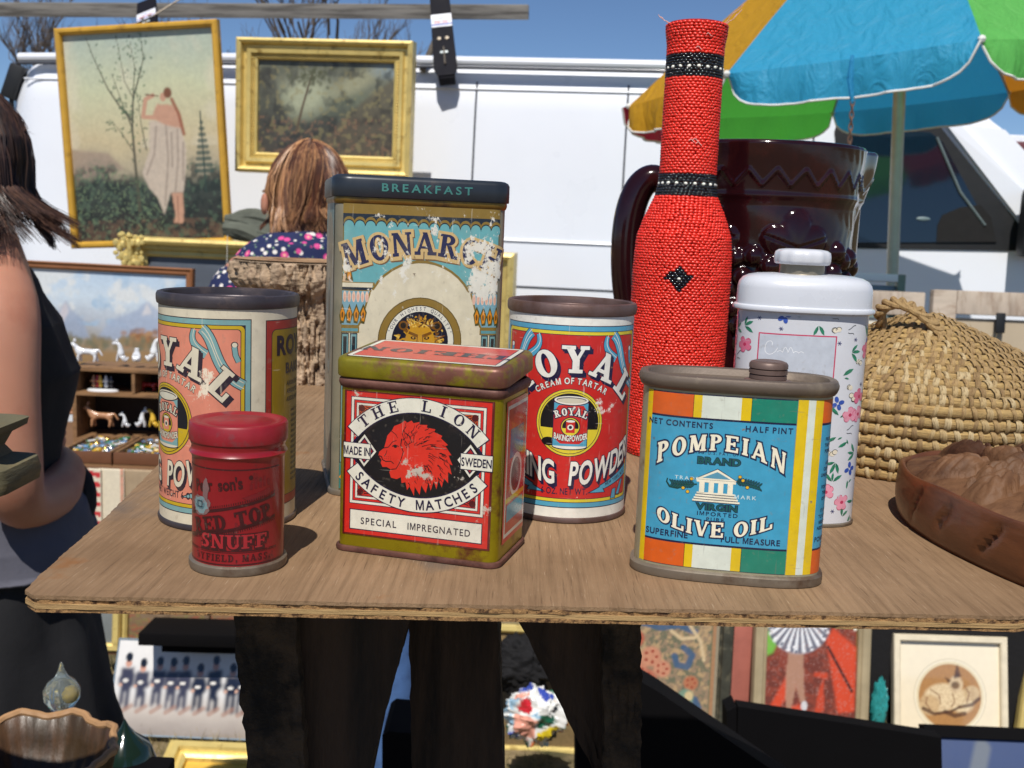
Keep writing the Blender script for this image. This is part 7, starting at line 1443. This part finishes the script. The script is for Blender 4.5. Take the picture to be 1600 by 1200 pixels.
def catpic(pa, w, h):
    pa.grad([(0, L(236, 222, 194)), (1, L(238, 226, 200))]); U = lambda x, y: ((x-1400)/166*w, (1152-y)/150*h); C0 = U(1484, 1088)
    for rx, cl in ((60, L(190, 176, 146)), (59, L(240, 230, 206)), (56, L(214, 198, 162)), (55, L(228, 214, 180)), (52, L(178, 132, 84)),): pa.ell(*C0, rx/166*w, rx/166*w*1.02, cl, .03)
    CRm = L(226, 204, 166); DKc = L(72, 50, 46)
    pa.ell(*U(1470, 1090), 30/166*w, 22/150*h, CRm, .25, .2); pa.ell(*U(1450, 1102), 17/166*w, 16/150*h, L(206, 176, 134), .3); pa.ell(*U(1500, 1094), 24/166*w, 18/150*h, CRm, .3, -.4); pa.ell(*U(1520, 1082), 14/166*w, 12/150*h, L(206, 180, 140), .3)
    pa.ell(*U(1494, 1068), 12/166*w, 13/150*h, L(214, 190, 156), .3); pa.poly([U(*q) for q in ((1474, 1056), (1486, 1062), (1482, 1068))], DKc, .9, 1); pa.poly([U(*q) for q in ((1496, 1036), (1503, 1056), (1490, 1060))], DKc, .9, 1); pa.ell(*U(1493, 1070), 7/166*w, 6/150*h, DKc, .6, 0, .8)
    pa.line([U(1440, 1108), U(1458, 1116), U(1484, 1112), U(1500, 1104)], .0055, DKc, .6, .85, .003); pa.line([U(1476, 1112), U(1492, 1118), U(1508, 1114)], .006, DKc, .5, .8); pa.line([U(1500, 1104), U(1520, 1100), U(1532, 1090)], .005, DKc, .6, .8)
    for P in (((1452, 1078), (1466, 1086), (1468, 1100)), ((1488, 1082), (1492, 1096), (1486, 1104)), ((1508, 1070), (1516, 1082), (1512, 1096)), ((1446, 1090), (1444, 1100), (1452, 1110))): pa.line([U(*q) for q in P], .002, L(130, 92, 66), .6, .8)
    m = np.hypot(pa.X-C0[0], pa.Y-C0[1]) < 52/166*w; pa.speck(40, .55, .08, L(150, 110, 76), .3, 3, m.astype(float))
ground_pic('cream mounted round picture of two curled sleeping cats in a thin cream frame', 1400, 1002, 1566, 1152, 2.80, [(0, 0), (0, .012), (.004, .016), (.018, .016), (.020, .012), (.020, -.01)], mat('cream_frame', L(224, 212, 186), .4), catpic, M_glossp, lean=-14, roll=-.5, res=340)
e = ground_pic('blue and white patterned picture in a gold frame, cut by the right edge', 1606, 985, 1700, 1150, 2.72, TH, M_gilt, lambda pa, w, h: (pa.grad([(0, L(200, 204, 220)), (1, L(190, 196, 216))]), pa.speck(14, .5, .06, L(90, 100, 160), .8, 4)), M_glossp, lean=-12, roll=8)
# turquoise bag between dancer and cat pictures
# crumpled comic print cloth and black bag seen between the timbers
def crumple(name, lab, cat, px, py, Y, rx, rz, m, seed, pat=None, ry=.06):
    q = at(px, py, Y); n, k = 90, 60; A, Bq = np.meshgrid(np.linspace(0, 2*PI, n, endpoint=False), np.linspace(.02, PI-.02, k), indexing='ij'); nx, ny, nz = np.sin(Bq)*np.cos(A), np.sin(Bq)*np.sin(A), np.cos(Bq)
    f = .80+.34*np.abs(fbm(nx*2+9+ny, nz*2+9+ny*.7, 1.6, seed, 4, .6)-.5)*2+.14*(fbm(nx*5+20, nz*5+20+ny, 1.6, seed+3, 3)-.5); f = f*(1-.12*(np.abs(np.sin(A*2.5+Bq*3))))
    V = np.stack([rx*f*nx, ry*f*ny, rz*f*nz], -1).reshape(-1, 3); F = [(i*k+j, i*k+j+1, ((i+1) % n)*k+j+1, ((i+1) % n)*k+j) for i in range(n) for j in range(k-1)]
    me = bpy.data.meshes.new(name); me.from_pydata(V.tolist(), [], F); me.materials.append(m); me.polygons.foreach_set('use_smooth', [True]*len(me.polygons)); me.set_sharp_from_angle(angle=math.radians(38))
    if pat: at_ = me.color_attributes.new('Col', 'FLOAT_COLOR', 'POINT'); C_ = pat(V); at_.data.foreach_set('color', np.hstack([C_, np.ones((len(C_), 1))]).ravel())
    o = bpy.data.objects.new(name, me); COL.objects.link(o); o.location = q; return tag(o, lab, cat)
tq_ = crumple('turquoise_bag', 'narrow crumpled turquoise bag tucked between the dancer and cat pictures', 'bag', 1375, 1085, 2.955, .028, .095, mat('turquoise_plastic', L(50, 150, 150), .35), 5, ry=.02); tq_.location.z = .082
def comic(V):
    rs_ = np.random.default_rng(4); C0 = rs_.uniform(-.11, .11, (200, 3)); pal = np.array([c[:3] for c in (L(230, 230, 226), L(232, 232, 230), L(196, 40, 50), L(30, 90, 66), L(60, 80, 170), L(222, 196, 40), L(228, 160, 140), L(160, 196, 220), L(24, 24, 30), L(220, 120, 60))]); ci = rs_.integers(0, len(pal), 200)
    d = np.linalg.norm(V[:, None, :]-C0[None], axis=-1); j = d.argmin(1); ds = np.sort(d, 1); out_ = pal[ci[j]]; out_[(ds[:, 1]-ds[:, 0]) < .004] = pal[0]; return out_
crumple('printed_bag', 'crumpled white plastic bag with bright comic print, seen between two dark timbers', 'bag', 836, 1118, 2.55, .095, .088, M_glossp, 3, comic); crumple('black_bag', 'crumpled black bag behind the bright printed bag', 'bag', 812, 1040, 2.75, .11, .10, M_blackc, 9)
def darkart(pa, w, h): pa.grad([(0, L(110, 92, 62)), (1, L(128, 108, 74))], warp=.4, sc=6); pa.mul(.3, 20, 2)
ground_pic('brown and gold picture leaning low behind the printed bag', 770, 1100, 905, 1165, 2.95, TH, M_gilt, darkart, M_oil, lean=-14, hfull=.30)
# dark objects in the shade close behind the right timber
def slat(lab, cat, P, Y, dep, m, name):
    pts = [at(x, y, Y) for x, y in P]; V = [q.copy() for q in pts]+[q+Vector((0, dep, 0)) for q in pts]; n_ = len(pts); mb = MB(); mb.add(V, [list(range(n_)), list(range(n_, 2*n_))[::-1]]+[(i, (i+1) % n_, (i+1) % n_+n_, i+n_) for i in range(n_)]); o = mb.build(name, m, None, False); return tag(o, lab, cat)
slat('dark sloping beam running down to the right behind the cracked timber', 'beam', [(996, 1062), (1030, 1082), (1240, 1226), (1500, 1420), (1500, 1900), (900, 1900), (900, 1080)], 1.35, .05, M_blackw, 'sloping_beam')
slat('large black open crate in shadow, below the cat picture', 'crate', [(1153, 1104), (1470, 1152), (1474, 1166), (1600, 1176), (1760, 1180), (1760, 2100), (1148, 2100)], 1.9, .35, M_blackw, 'black_crate') if False else None
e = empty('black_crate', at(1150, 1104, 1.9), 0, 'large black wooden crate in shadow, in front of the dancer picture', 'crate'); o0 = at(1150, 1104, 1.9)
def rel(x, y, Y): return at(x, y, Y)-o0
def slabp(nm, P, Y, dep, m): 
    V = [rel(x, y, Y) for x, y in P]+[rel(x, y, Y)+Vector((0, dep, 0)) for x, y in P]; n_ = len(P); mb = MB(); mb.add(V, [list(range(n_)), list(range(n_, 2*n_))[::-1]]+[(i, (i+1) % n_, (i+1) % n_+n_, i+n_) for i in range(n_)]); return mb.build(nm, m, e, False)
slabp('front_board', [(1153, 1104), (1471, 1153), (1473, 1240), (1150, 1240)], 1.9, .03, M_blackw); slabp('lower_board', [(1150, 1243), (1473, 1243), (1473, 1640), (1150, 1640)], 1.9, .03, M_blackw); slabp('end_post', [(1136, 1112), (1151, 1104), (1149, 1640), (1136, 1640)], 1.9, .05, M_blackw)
e2 = ground_pic('blue picture in a black frame lying low at the bottom right corner', 1470, 1178, 1720, 1290, 2.35, [(0, 0), (0, .012), (.03, .016), (.034, -.01)], M_blackw, lambda pa, w, h: (pa.grad([(0, L(40, 58, 96)), (1, L(46, 66, 108))], warp=.3, sc=4), pa.line([(w*.2, h*.3), (w*.32, h*.9)], .02, L(96, 104, 116), .6)), M_paperp, lean=-35)
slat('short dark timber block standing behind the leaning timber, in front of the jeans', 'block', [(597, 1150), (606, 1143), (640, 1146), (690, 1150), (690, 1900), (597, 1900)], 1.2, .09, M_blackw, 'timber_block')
# ================================================================== left foreground: cabinet corner, shell bowl, glass onion
ctop = at(40, 656, .60)
e = empty('carved_cabinet', (ctop.x-.206, .60, 0), 0, 'weathered green brown moulded wooden cornice corner at the left edge', 'cabinet'); M_corn = mat('olive_weathered_wood', L(112, 106, 80, .8), .75, 0, .3, 8, L(150, 128, 84, .8), 5, (.48, .64), .5, 30, .002, stretch=(2, 2, 12))
zt2 = ctop.z; prc = [(.20, zt2-.008), (.198, zt2), (.190, zt2-.0005)]; P = [(.199, zt2-.002), (.198, zt2-.006), (.191, zt2-.010), (.188, zt2-.017), (.191, zt2-.022), (.203, zt2-.025), (.205, zt2-.032), (.204, zt2-.038), (.196, zt2-.041), (.160, zt2-.046)]
S = sec_rect(.40, .05, .006); loft(S, [(.001-.01, zt2)]+[(x-.20, z) for x, z in P], 'cornice', M_corn, e, 30); MB().box((-.07, 0, (zt2-.047)/2), (.22, .04, zt2-.048), bev=.003).build('body', M_corn, e)
sx_, sz_ = at(60, 1108, .78).x, at(60, 1108, .78).z
e = empty('shell_bowl', (at(40, 1130, .80).x, .80, at(40, 1210, .80).z-.058), 0, 'scalloped brown glazed shell bowl with a cream inside, bottom left corner', 'bowl'); V = []; F = []; na = 140; ph_ = [(.035, 0), (.045, .01), (.060, .035), (.068, .062), (.0705, .074), (.0700, .079), (.066, .077), (.060, .060), (.045, .030), (.0001, .022)]
for r_, z_ in ph_:
    for j in range(na): a_ = 2*PI*j/na; k_ = z_/.08; w = 1+.03*math.cos(9*a_)*k_+.012*math.cos(31*a_)*k_; V.append((r_*w*math.cos(a_)*1.05, r_*w*math.sin(a_), z_+.0022*math.cos(9*a_+.6)*k_**3))
F = [(i*na+j, i*na+(j+1) % na, (i+1)*na+(j+1) % na, (i+1)*na+j) for i in range(len(ph_)-1) for j in range(na)]+[list(range(na))[::-1]]
mesh('bowl', V, F, mat('mottled_brown_glaze', L(88, 62, 42, .85), .42, 0, .4, 25, L(54, 40, 24), 20, (.45, .6), .4, 60, .003, coat=.05, stretch=(1, 1, .3)), e)
rm = MB(); rm.tube([Vector(V[5*na+j]) for j in range(na)]+[Vector(V[5*na])], .0035, 8); e.scale = (.9, .9, 1); rm.build('rim', mat('cream_orange_rim', L(176, 136, 96, .9), .45), e)
e3 = empty('glass_onion', at(97, 1104, .92), 0, 'small clear green glass onion shaped ornament standing behind the shell bowl', 'ornament'); gm = bpy.data.materials.new('tinted_glass'); gm.use_nodes = True; Pn = gm.node_tree.nodes['Principled BSDF']; Pn.inputs['Base Color'].default_value = L(205, 215, 210); Pn.inputs['Transmission Weight'].default_value = .85; Pn.inputs['Roughness'].default_value = .04; Pn.inputs['IOR'].default_value = 1.5
MB().lathe([(.0001, -.002), (.010, -.001), (.0155, .008), (.0158, .016), (.0120, .023), (.0060, .028), (.0030, .034), (.0012, .041), (.0001, .042)], 24).build('glass', gm, e3); MB().ball((.006, .0, .012), .006, 10).build('yellow_swirl', M_yel, e3)
e4 = empty('green_vase', at(196, 1205, .95), 0, 'dark green bulbous ceramic piece with a pointed top, right of the shell bowl', 'vase'); MB().lathe([(.018, -.03), (.026, -.01), (.028, .010), (.022, .026), (.010, .036), (.004, .044), (.0001, .052)], 24).build('body', mat('dark_green_glaze', L(22, 40, 34), .15, coat=.4), e4); MB().tube([(-.01, 0, .02), (-.022, 0, -.0), (-.026, 0, -.03)], .008, 8).build('handle', bpy.data.materials['dark_green_glaze'], e4)
zc = min(e.location.z, 1.0); e5 = empty('low_stand', (e.location.x-.03, .84, 0), 0, 'dark wooden stand below the shell bowl, just under the frame edge', 'stand'); MB().box((-.02, 0, zc-.0135), (.24, .22, .025), bev=.003).build('top', M_blackw, e5); MB().box((-.10, 0, (zc-.027)/2), (.2, .2, zc-.027)).build('support', M_table, e5)

# ================================================================== the two visitors
def hair_mat(nm, c1, c2): return mat(nm, c1, .38, 0, .35, 3, c2, 2.2, (.44, .62), stretch=(60, 60, 4), spec=.3, sheen=.1)
def hair(parent, c, rx, ry, rz, n, drop, flare, mats, seed, face=None, gap=.9, wid=.0016, mess=.006, locks=70, lift_=.05):
    """strands gathered in locks; they leave the crown, follow the skull and fall to their ends; face: direction kept open"""
    r = random.Random(seed); bins = [MB() for _ in mats]; cap = MB(); cap.ball(c, 1., 28, (rx*.95, ry*.95, rz*.95)); cap.build('hair_cap', mats[0], parent)
    LK = [dict(a=2*PI*i/locks+r.uniform(-.1, .1), a2=r.gauss(0, .22), lift=1+r.uniform(-.01, lift_), ln=r.uniform(.55, 1.15), fl=r.uniform(.1, 1.5), w1=r.uniform(-1, 1)*mess, w2=r.uniform(0, 6.3), fr=r.uniform(4, 8), m=r.choice(range(len(mats))), curl=r.uniform(-1, 1)) for i in range(locks)]
    for i in range(n):
        k_ = r.choice(LK); a = k_['a']+r.gauss(0, .075); fr = face is not None and abs(math.atan2(math.sin(a-face), math.cos(a-face))) < gap
        end = PI*.36 if fr else PI*.54; ln = drop*k_['ln']*r.uniform(.88, 1.05)*(.1 if fr else 1); fl = flare*k_['fl']*(0 if fr else 1); a2 = a+k_['a2']; lift = k_['lift']+r.uniform(-.02, .02); k = 11; P = []; stray = r.random() < .05; sx_ = r.gauss(0, .010) if stray else 0; sy_ = r.gauss(0, .010) if stray else 0
        for q in range(k):
            t = q/(k-1); b = .05+(end-.05)*min(1, t*1.5); aa = a+(a2-a)*t*t
            x, y, z = rx*lift*math.sin(b)*math.cos(aa), ry*lift*math.sin(b)*math.sin(aa), rz*lift*math.cos(b)
            if t > .62: u = (t-.62)/.38; z -= ln*u; s_ = 1+fl*u*u-.12*u*(1-u); x *= s_; y *= s_
            wv = k_['w1']*math.sin(k_['fr']*t+k_['w2'])*t; pinch = .25*math.sin(PI*t)
            x += wv*math.cos(aa)+mess*.6*math.sin(k_['fr']*t+i % 3)*t*-math.sin(aa)+sx_*t; y += wv*math.sin(aa)+mess*.6*math.sin(k_['fr']*t+i % 3)*t*math.cos(aa)+sy_*t; P.append(Vector(c)+Vector((x, y, z)))
        w = wid*r.uniform(.6, 1.3); bins[k_['m'] if r.random() < .75 else r.randrange(len(mats))].tube(P, [w*(1.1-.85*(q/(k-1))**3) for q in range(k)], 4, False)
    for b_, m in zip(bins, mats): tag(b_.build('hair', m, parent, True, 60, fix=False), kind='stuff')
def sections(nm, S, m, parent, n=56, fold=.006, freq=7, seed=0, cap=True, solid=True):
    """cloth tube through elliptical sections (x, y, z, rx, ry) with folds that deepen downwards"""
    V = []; F = []; k = (len(S)-1)*5+1
    for i in range(k):
        t = i/(k-1)*(len(S)-1); j = min(int(t), len(S)-2); u = t-j; u = u*u*(3-2*u); s_ = [S[j][q]+(S[j+1][q]-S[j][q])*u for q in range(5)]
        for q in range(n): a = 2*PI*q/n; f = 1+(fold/.15)*(math.sin(freq*a+seed+i*.18)+.5*math.sin(freq*1.9*a+seed*2-i*.3))*(.25+.75*i/k); V.append((s_[0]+s_[3]*f*math.cos(a), s_[1]+s_[4]*f*math.sin(a), s_[2]+.004*math.sin(3*a+seed+i)))
    F = [(i*n+q, (i+1)*n+q, (i+1)*n+(q+1) % n, i*n+(q+1) % n) for i in range(k-1) for q in range(n)]; o = mesh(nm, V, F, m, parent)
    if solid: s_ = o.modifiers.new('thick', 'SOLIDIFY'); s_.thickness = .004; s_.offset = 0
    return o
M_skin = mat('sunlit_skin', L(196, 138, 112, .9), .5, 0, .08, 12, L(178, 116, 92, .9), 10, (.5, .75), .15, 120, .001, sss=.12); 
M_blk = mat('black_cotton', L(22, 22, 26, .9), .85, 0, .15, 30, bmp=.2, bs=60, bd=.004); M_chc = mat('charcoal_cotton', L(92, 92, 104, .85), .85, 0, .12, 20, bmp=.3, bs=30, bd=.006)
def fingers(parent, base, d, nrm, m, s=1.):
    d = Vector(d).normalized(); nrm = Vector(nrm).normalized(); side = d.cross(nrm)
    for i, (off, ln) in enumerate(((-.030, .058), (-.010, .068), (.010, .074), (.029, .066))):
        b = Vector(base)+side*off*s; P, E, R_ = chain([[(b, .0095*s), (b+d*ln*.42*s+nrm*.004*s, .0085*s), (b+d*ln*.75*s-nrm*.008*s, .0078*s), (b+d*ln*.95*s-nrm*.024*s, .0065*s)]]); skin('finger', P, E, R_, m, parent, sub=1)
    b = Vector(base)-d*.05*s-side*.028*s; P, E, R_ = chain([[(b, .012*s), (b-side*.022*s+d*.02*s, .010*s), (b-side*.026*s+d*.046*s-nrm*.01*s, .0085*s)]]); skin('thumb', P, E, R_, m, parent, sub=1)
def face_parts(parent, c, m, hairm):
    # local: +y is forward
    c = Vector(c)
    for sx in (-1, 1):
        MB().ball(c+Vector((sx*.032, .083, .004)), .0105, 10, (1, .8, .75)).build('eye', bpy.data.materials.get('eye_white') or mat('eye_white', L(226, 222, 216), .2), parent); MB().ball(c+Vector((sx*.032, .0905, .004)), .0048, 8, (1, .5, 1)).build('iris', bpy.data.materials.get('brown_iris') or mat('brown_iris', L(60, 40, 28), .2), parent)
        MB().tube([c+Vector((sx*.016, .090, .020)), c+Vector((sx*.032, .091, .025)), c+Vector((sx*.048, .080, .020))], .0028, 6).build('eyebrow', hairm, parent); MB().ball(c+Vector((sx*.080, .004, -.006)), .019, 10, (.38, .62, 1.15)).build('ear', m, parent)
    MB().tube([c+Vector((0, .090, .014)), c+Vector((0, .104, -.010)), c+Vector((0, .108, -.022)), c+Vector((0, .094, -.028))], [.006, .009, .012, .007], 10).build('nose', m, parent); MB().tube([c+Vector((-.024, .083, -.050)), c+Vector((0, .094, -.048)), c+Vector((.024, .083, -.050))], [.003, .006, .003], 8).build('mouth', bpy.data.materials.get('lips') or mat('lips', L(176, 96, 90), .5), parent)
# --- woman at the left edge, facing away to the right: her right side is towards the camera
M_hd = hair_mat('dark_brown_hair', L(44, 30, 30, .9), L(78, 54, 44, .9)); M_hd2 = hair_mat('brown_hair_lights', L(74, 50, 42, .9), L(104, 74, 58, .9)); wo = empty('person', (-.755, 1.50, 0), -math.atan2(.75, .66), 'woman with dark bobbed hair, black sleeveless top and long dark skirt, at left edge', 'person')
P, E, R_ = chain([[((0, 0, .92), (.13, .11)), ((0, .0, 1.04), (.115, .095)), ((0, -.01, 1.18), (.125, .10)), ((0, -.015, 1.29), (.085, .07)), ((0, -.01, 1.36), .048), ((0, -.005, 1.385), .05), ((0, -.025, 1.435), (.077, .088)), ((0, -.03, 1.485), (.066, .074))],
    [3, ((.105, -.012, 1.305), .060), ((.170, -.012, 1.275), .058), ((.195, -.015, 1.17), .047), ((.205, -.01, 1.06), .041), ((.190, .0, 1.015), .038), ((.13, .07, 1.01), .035), ((.05, .112, 1.025), .028), ((.01, .118, 1.03), (.022, .032)), ((-.02, .118, 1.035), (.018, .034))],
    [3, ((-.105, -.012, 1.305), .060), ((-.170, -.01, 1.275), .055), ((-.195, .0, 1.17), .045), ((-.195, .02, 1.06), .040), ((-.13, .09, 1.06), .034), ((-.06, .115, 1.07), .028), ((-.02, .104, 1.065), (.022, .032)), ((.01, .100, 1.056), (.018, .034))],
    [0, ((.085, 0, .84), .085), ((.085, .01, .50), .055), ((.085, -.01, .12), .04), ((.085, .0, .05), .038), ((.09, .09, .03), .03)], [0, ((-.085, 0, .84), .085), ((-.085, .01, .50), .055), ((-.085, -.01, .12), .04), ((-.085, .0, .05), .038), ((-.09, .09, .03), .03)]])
skin('body', P, E, R_, M_skin, wo); fingers(wo, (-.035, .120, 1.036), (-1, .1, 0), (0, 1, 0), M_skin); fingers(wo, (.02, .098, 1.052), (1, -.25, -.4), (0, 1, 0), M_skin)
sections('tank_top', [(0, -.012, 1.345, .060, .055), (0, -.012, 1.33, .105, .075), (0, -.008, 1.29, .128, .095), (0, .006, 1.24, .138, .108), (0, .012, 1.17, .140, .126), (0, .008, 1.12, .134, .118), (0, .002, 1.04, .128, .104), (0, .002, .97, .138, .116)], M_blk, wo, fold=.003, seed=2)
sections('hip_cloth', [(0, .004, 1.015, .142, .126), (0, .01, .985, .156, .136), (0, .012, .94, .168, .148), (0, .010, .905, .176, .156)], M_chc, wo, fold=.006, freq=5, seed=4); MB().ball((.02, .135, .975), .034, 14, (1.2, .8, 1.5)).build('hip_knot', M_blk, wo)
sections('skirt', [(0, .006, .955, .150, .132), (0, .008, .90, .152, .134), (0, .005, .80, .166, .150), (0, .003, .66, .188, .174), (0, .0, .45, .23, .22), (0, .0, .22, .25, .24)], M_blk, wo, fold=.012, freq=8, seed=1)
for sx in (-1, 1): MB().box((sx*.088, .05, .022), (.085, .24, .044), bev=.018).build('shoe', M_blk, wo)
face_parts(wo, (0, -.028, 1.440), M_skin, M_hd)
hair(wo, (0, -.038, 1.456), .106, .114, .118, 5600, .090, .42, [M_hd, M_hd, M_hd2], 3, face=PI/2, gap=.22, wid=.0009, mess=.012, locks=90)
# --- girl behind the coffee tin
M_ha = hair_mat('auburn_hair', L(104, 68, 50, .95), L(168, 124, 88, .95)); gq = at(492, 300, 2.22); gi = empty('person', (gq.x-.012, 2.22, 0), math.radians(38), 'girl with tousled auburn hair, navy floral top and jeans, behind the coffee tin', 'person')
dz = gq.z-1.47
P, E, R_ = chain([[((0, 0, .92+dz), (.12, .10)), ((0, 0, 1.05+dz), (.10, .085)), ((0, -.01, 1.18+dz), (.11, .09)), ((0, -.01, 1.305+dz), (.08, .065)), ((0, -.01, 1.345+dz), .042), ((0, .01, 1.39+dz), .046), ((0, .03, 1.445+dz), (.058, .070)), ((0, .03, 1.50+dz), (.050, .058))],
    [3, ((.10, -.01, 1.325+dz), .05), ((.155, -.01, 1.30+dz), .048), ((.185, 0, 1.15+dz), .038), ((.19, .02, 1.02+dz), .033), ((.16, .14, 1.0+dz), .028), ((.14, .20, 1.0+dz), .024), ((.135, .25, 1.0+dz), (.018, .03))], [3, ((-.10, -.01, 1.325+dz), .05), ((-.155, -.01, 1.30+dz), .048), ((-.185, 0, 1.15+dz), .038), ((-.19, .02, 1.02+dz), .033), ((-.16, .14, 1.0+dz), .028), ((-.14, .20, 1.0+dz), .024), ((-.135, .25, 1.0+dz), (.018, .03))]])
skin('body', P, E, R_, M_skin, gi); fingers(gi, (.134, .275, 1.0+dz), (0, 1, -.1), (0, 0, 1), M_skin, .9); fingers(gi, (-.134, .275, 1.0+dz), (0, 1, -.1), (0, 0, 1), M_skin, .9)
def floral_cloth():
    M_ = bpy.data.materials.new('navy_floral_cloth'); M_.use_nodes = True; N = M_.node_tree.nodes; Lk = M_.node_tree.links; P = N['Principled BSDF']; v = coords(N, Lk)
    def vor(sc, thr, w): n = N.new('ShaderNodeTexVoronoi'); n.inputs['Scale'].default_value = sc; n.inputs['Randomness'].default_value = 1.; Lk.new(v, n.inputs['Vector']); return mrange(N, Lk, n.outputs['Distance'], thr, thr+w, 1, 0)
    b = mix_rgb(N, Lk, L(30, 42, 92, .9), L(20, 30, 70, .9), noise(N, Lk, v, 20)); b = mix_rgb(N, Lk, b, L(120, 150, 120), vor(80, .16, .05)); b = mix_rgb(N, Lk, b, L(226, 220, 214), vor(60, .24, .05)); b = mix_rgb(N, Lk, b, L(214, 70, 140), vor(38, .26, .06)); b = mix_rgb(N, Lk, b, L(240, 170, 150), vor(38, .11, .05))
    Lk.new(b, P.inputs['Base Color']); P.inputs['Roughness'].default_value = .85; return M_
M_fl = floral_cloth()
sections('top', [(0, -.01, 1.392+dz, .052, .05), (0, -.015, 1.382+dz, .085, .066), (0, -.02, 1.360+dz, .140, .084), (0, -.015, 1.31+dz, .172, .098), (0, 0, 1.18+dz, .158, .108), (0, 0, 1.05+dz, .138, .108), (0, 0, .93+dz, .150, .122)], M_fl, gi, fold=.004, seed=5)
for sx in (-1, 1): P, E, R_ = chain([[((sx*.135, -.01, 1.32+dz), .060), ((sx*.172, -.005, 1.25+dz), .052), ((sx*.185, 0, 1.13+dz), .046)]]); skin('sleeve', P, E, R_, M_fl, gi)
M_jean = mat('blue_denim', L(76, 112, 166, .9), .85, 0, .2, 30, L(50, 76, 124, .9), 12, (.5, .7), .3, 200, .001)
lx = at(618, 1050, 2.2).x-gq.x; ca_, sa_ = math.cos(math.radians(38)), math.sin(math.radians(38))
P, E, R_ = chain([[((0, 0, .98+dz), (.125, .105)), ((0, 0, .90+dz), (.135, .115))], [1, ((lx*.6*ca_, -lx*.6*sa_, .78), .085), ((lx*ca_, -lx*sa_, .45), .060), ((lx*ca_, -lx*sa_, .09), .050)], [1, ((-.03, .05, .78), .075), ((-.01, .10, .45), .058), ((-.01, .08, .09), .050)]]); skin('jeans', P, E, R_, M_jean, gi)
for x_, y_ in ((lx*ca_, -lx*sa_), (-.01, .08)): MB().box((x_, y_+.05, .03), (.085, .24, .06), bev=.024).build('shoe', M_chc, gi)
face_parts(gi, (0, .03, 1.448+dz), M_skin, M_ha)
hair(gi, (.010, .016, 1.466+dz), .068, .078, .096, 3400, .070, .16, [M_ha, hair_mat('dark_auburn_hair', L(74, 44, 34, .9), L(110, 68, 46, .9)), hair_mat('golden_hair', L(190, 142, 98, .95), L(140, 94, 62, .95))], 9, face=PI/2, gap=.7, wid=.0011, mess=.020, locks=60, lift_=.13)
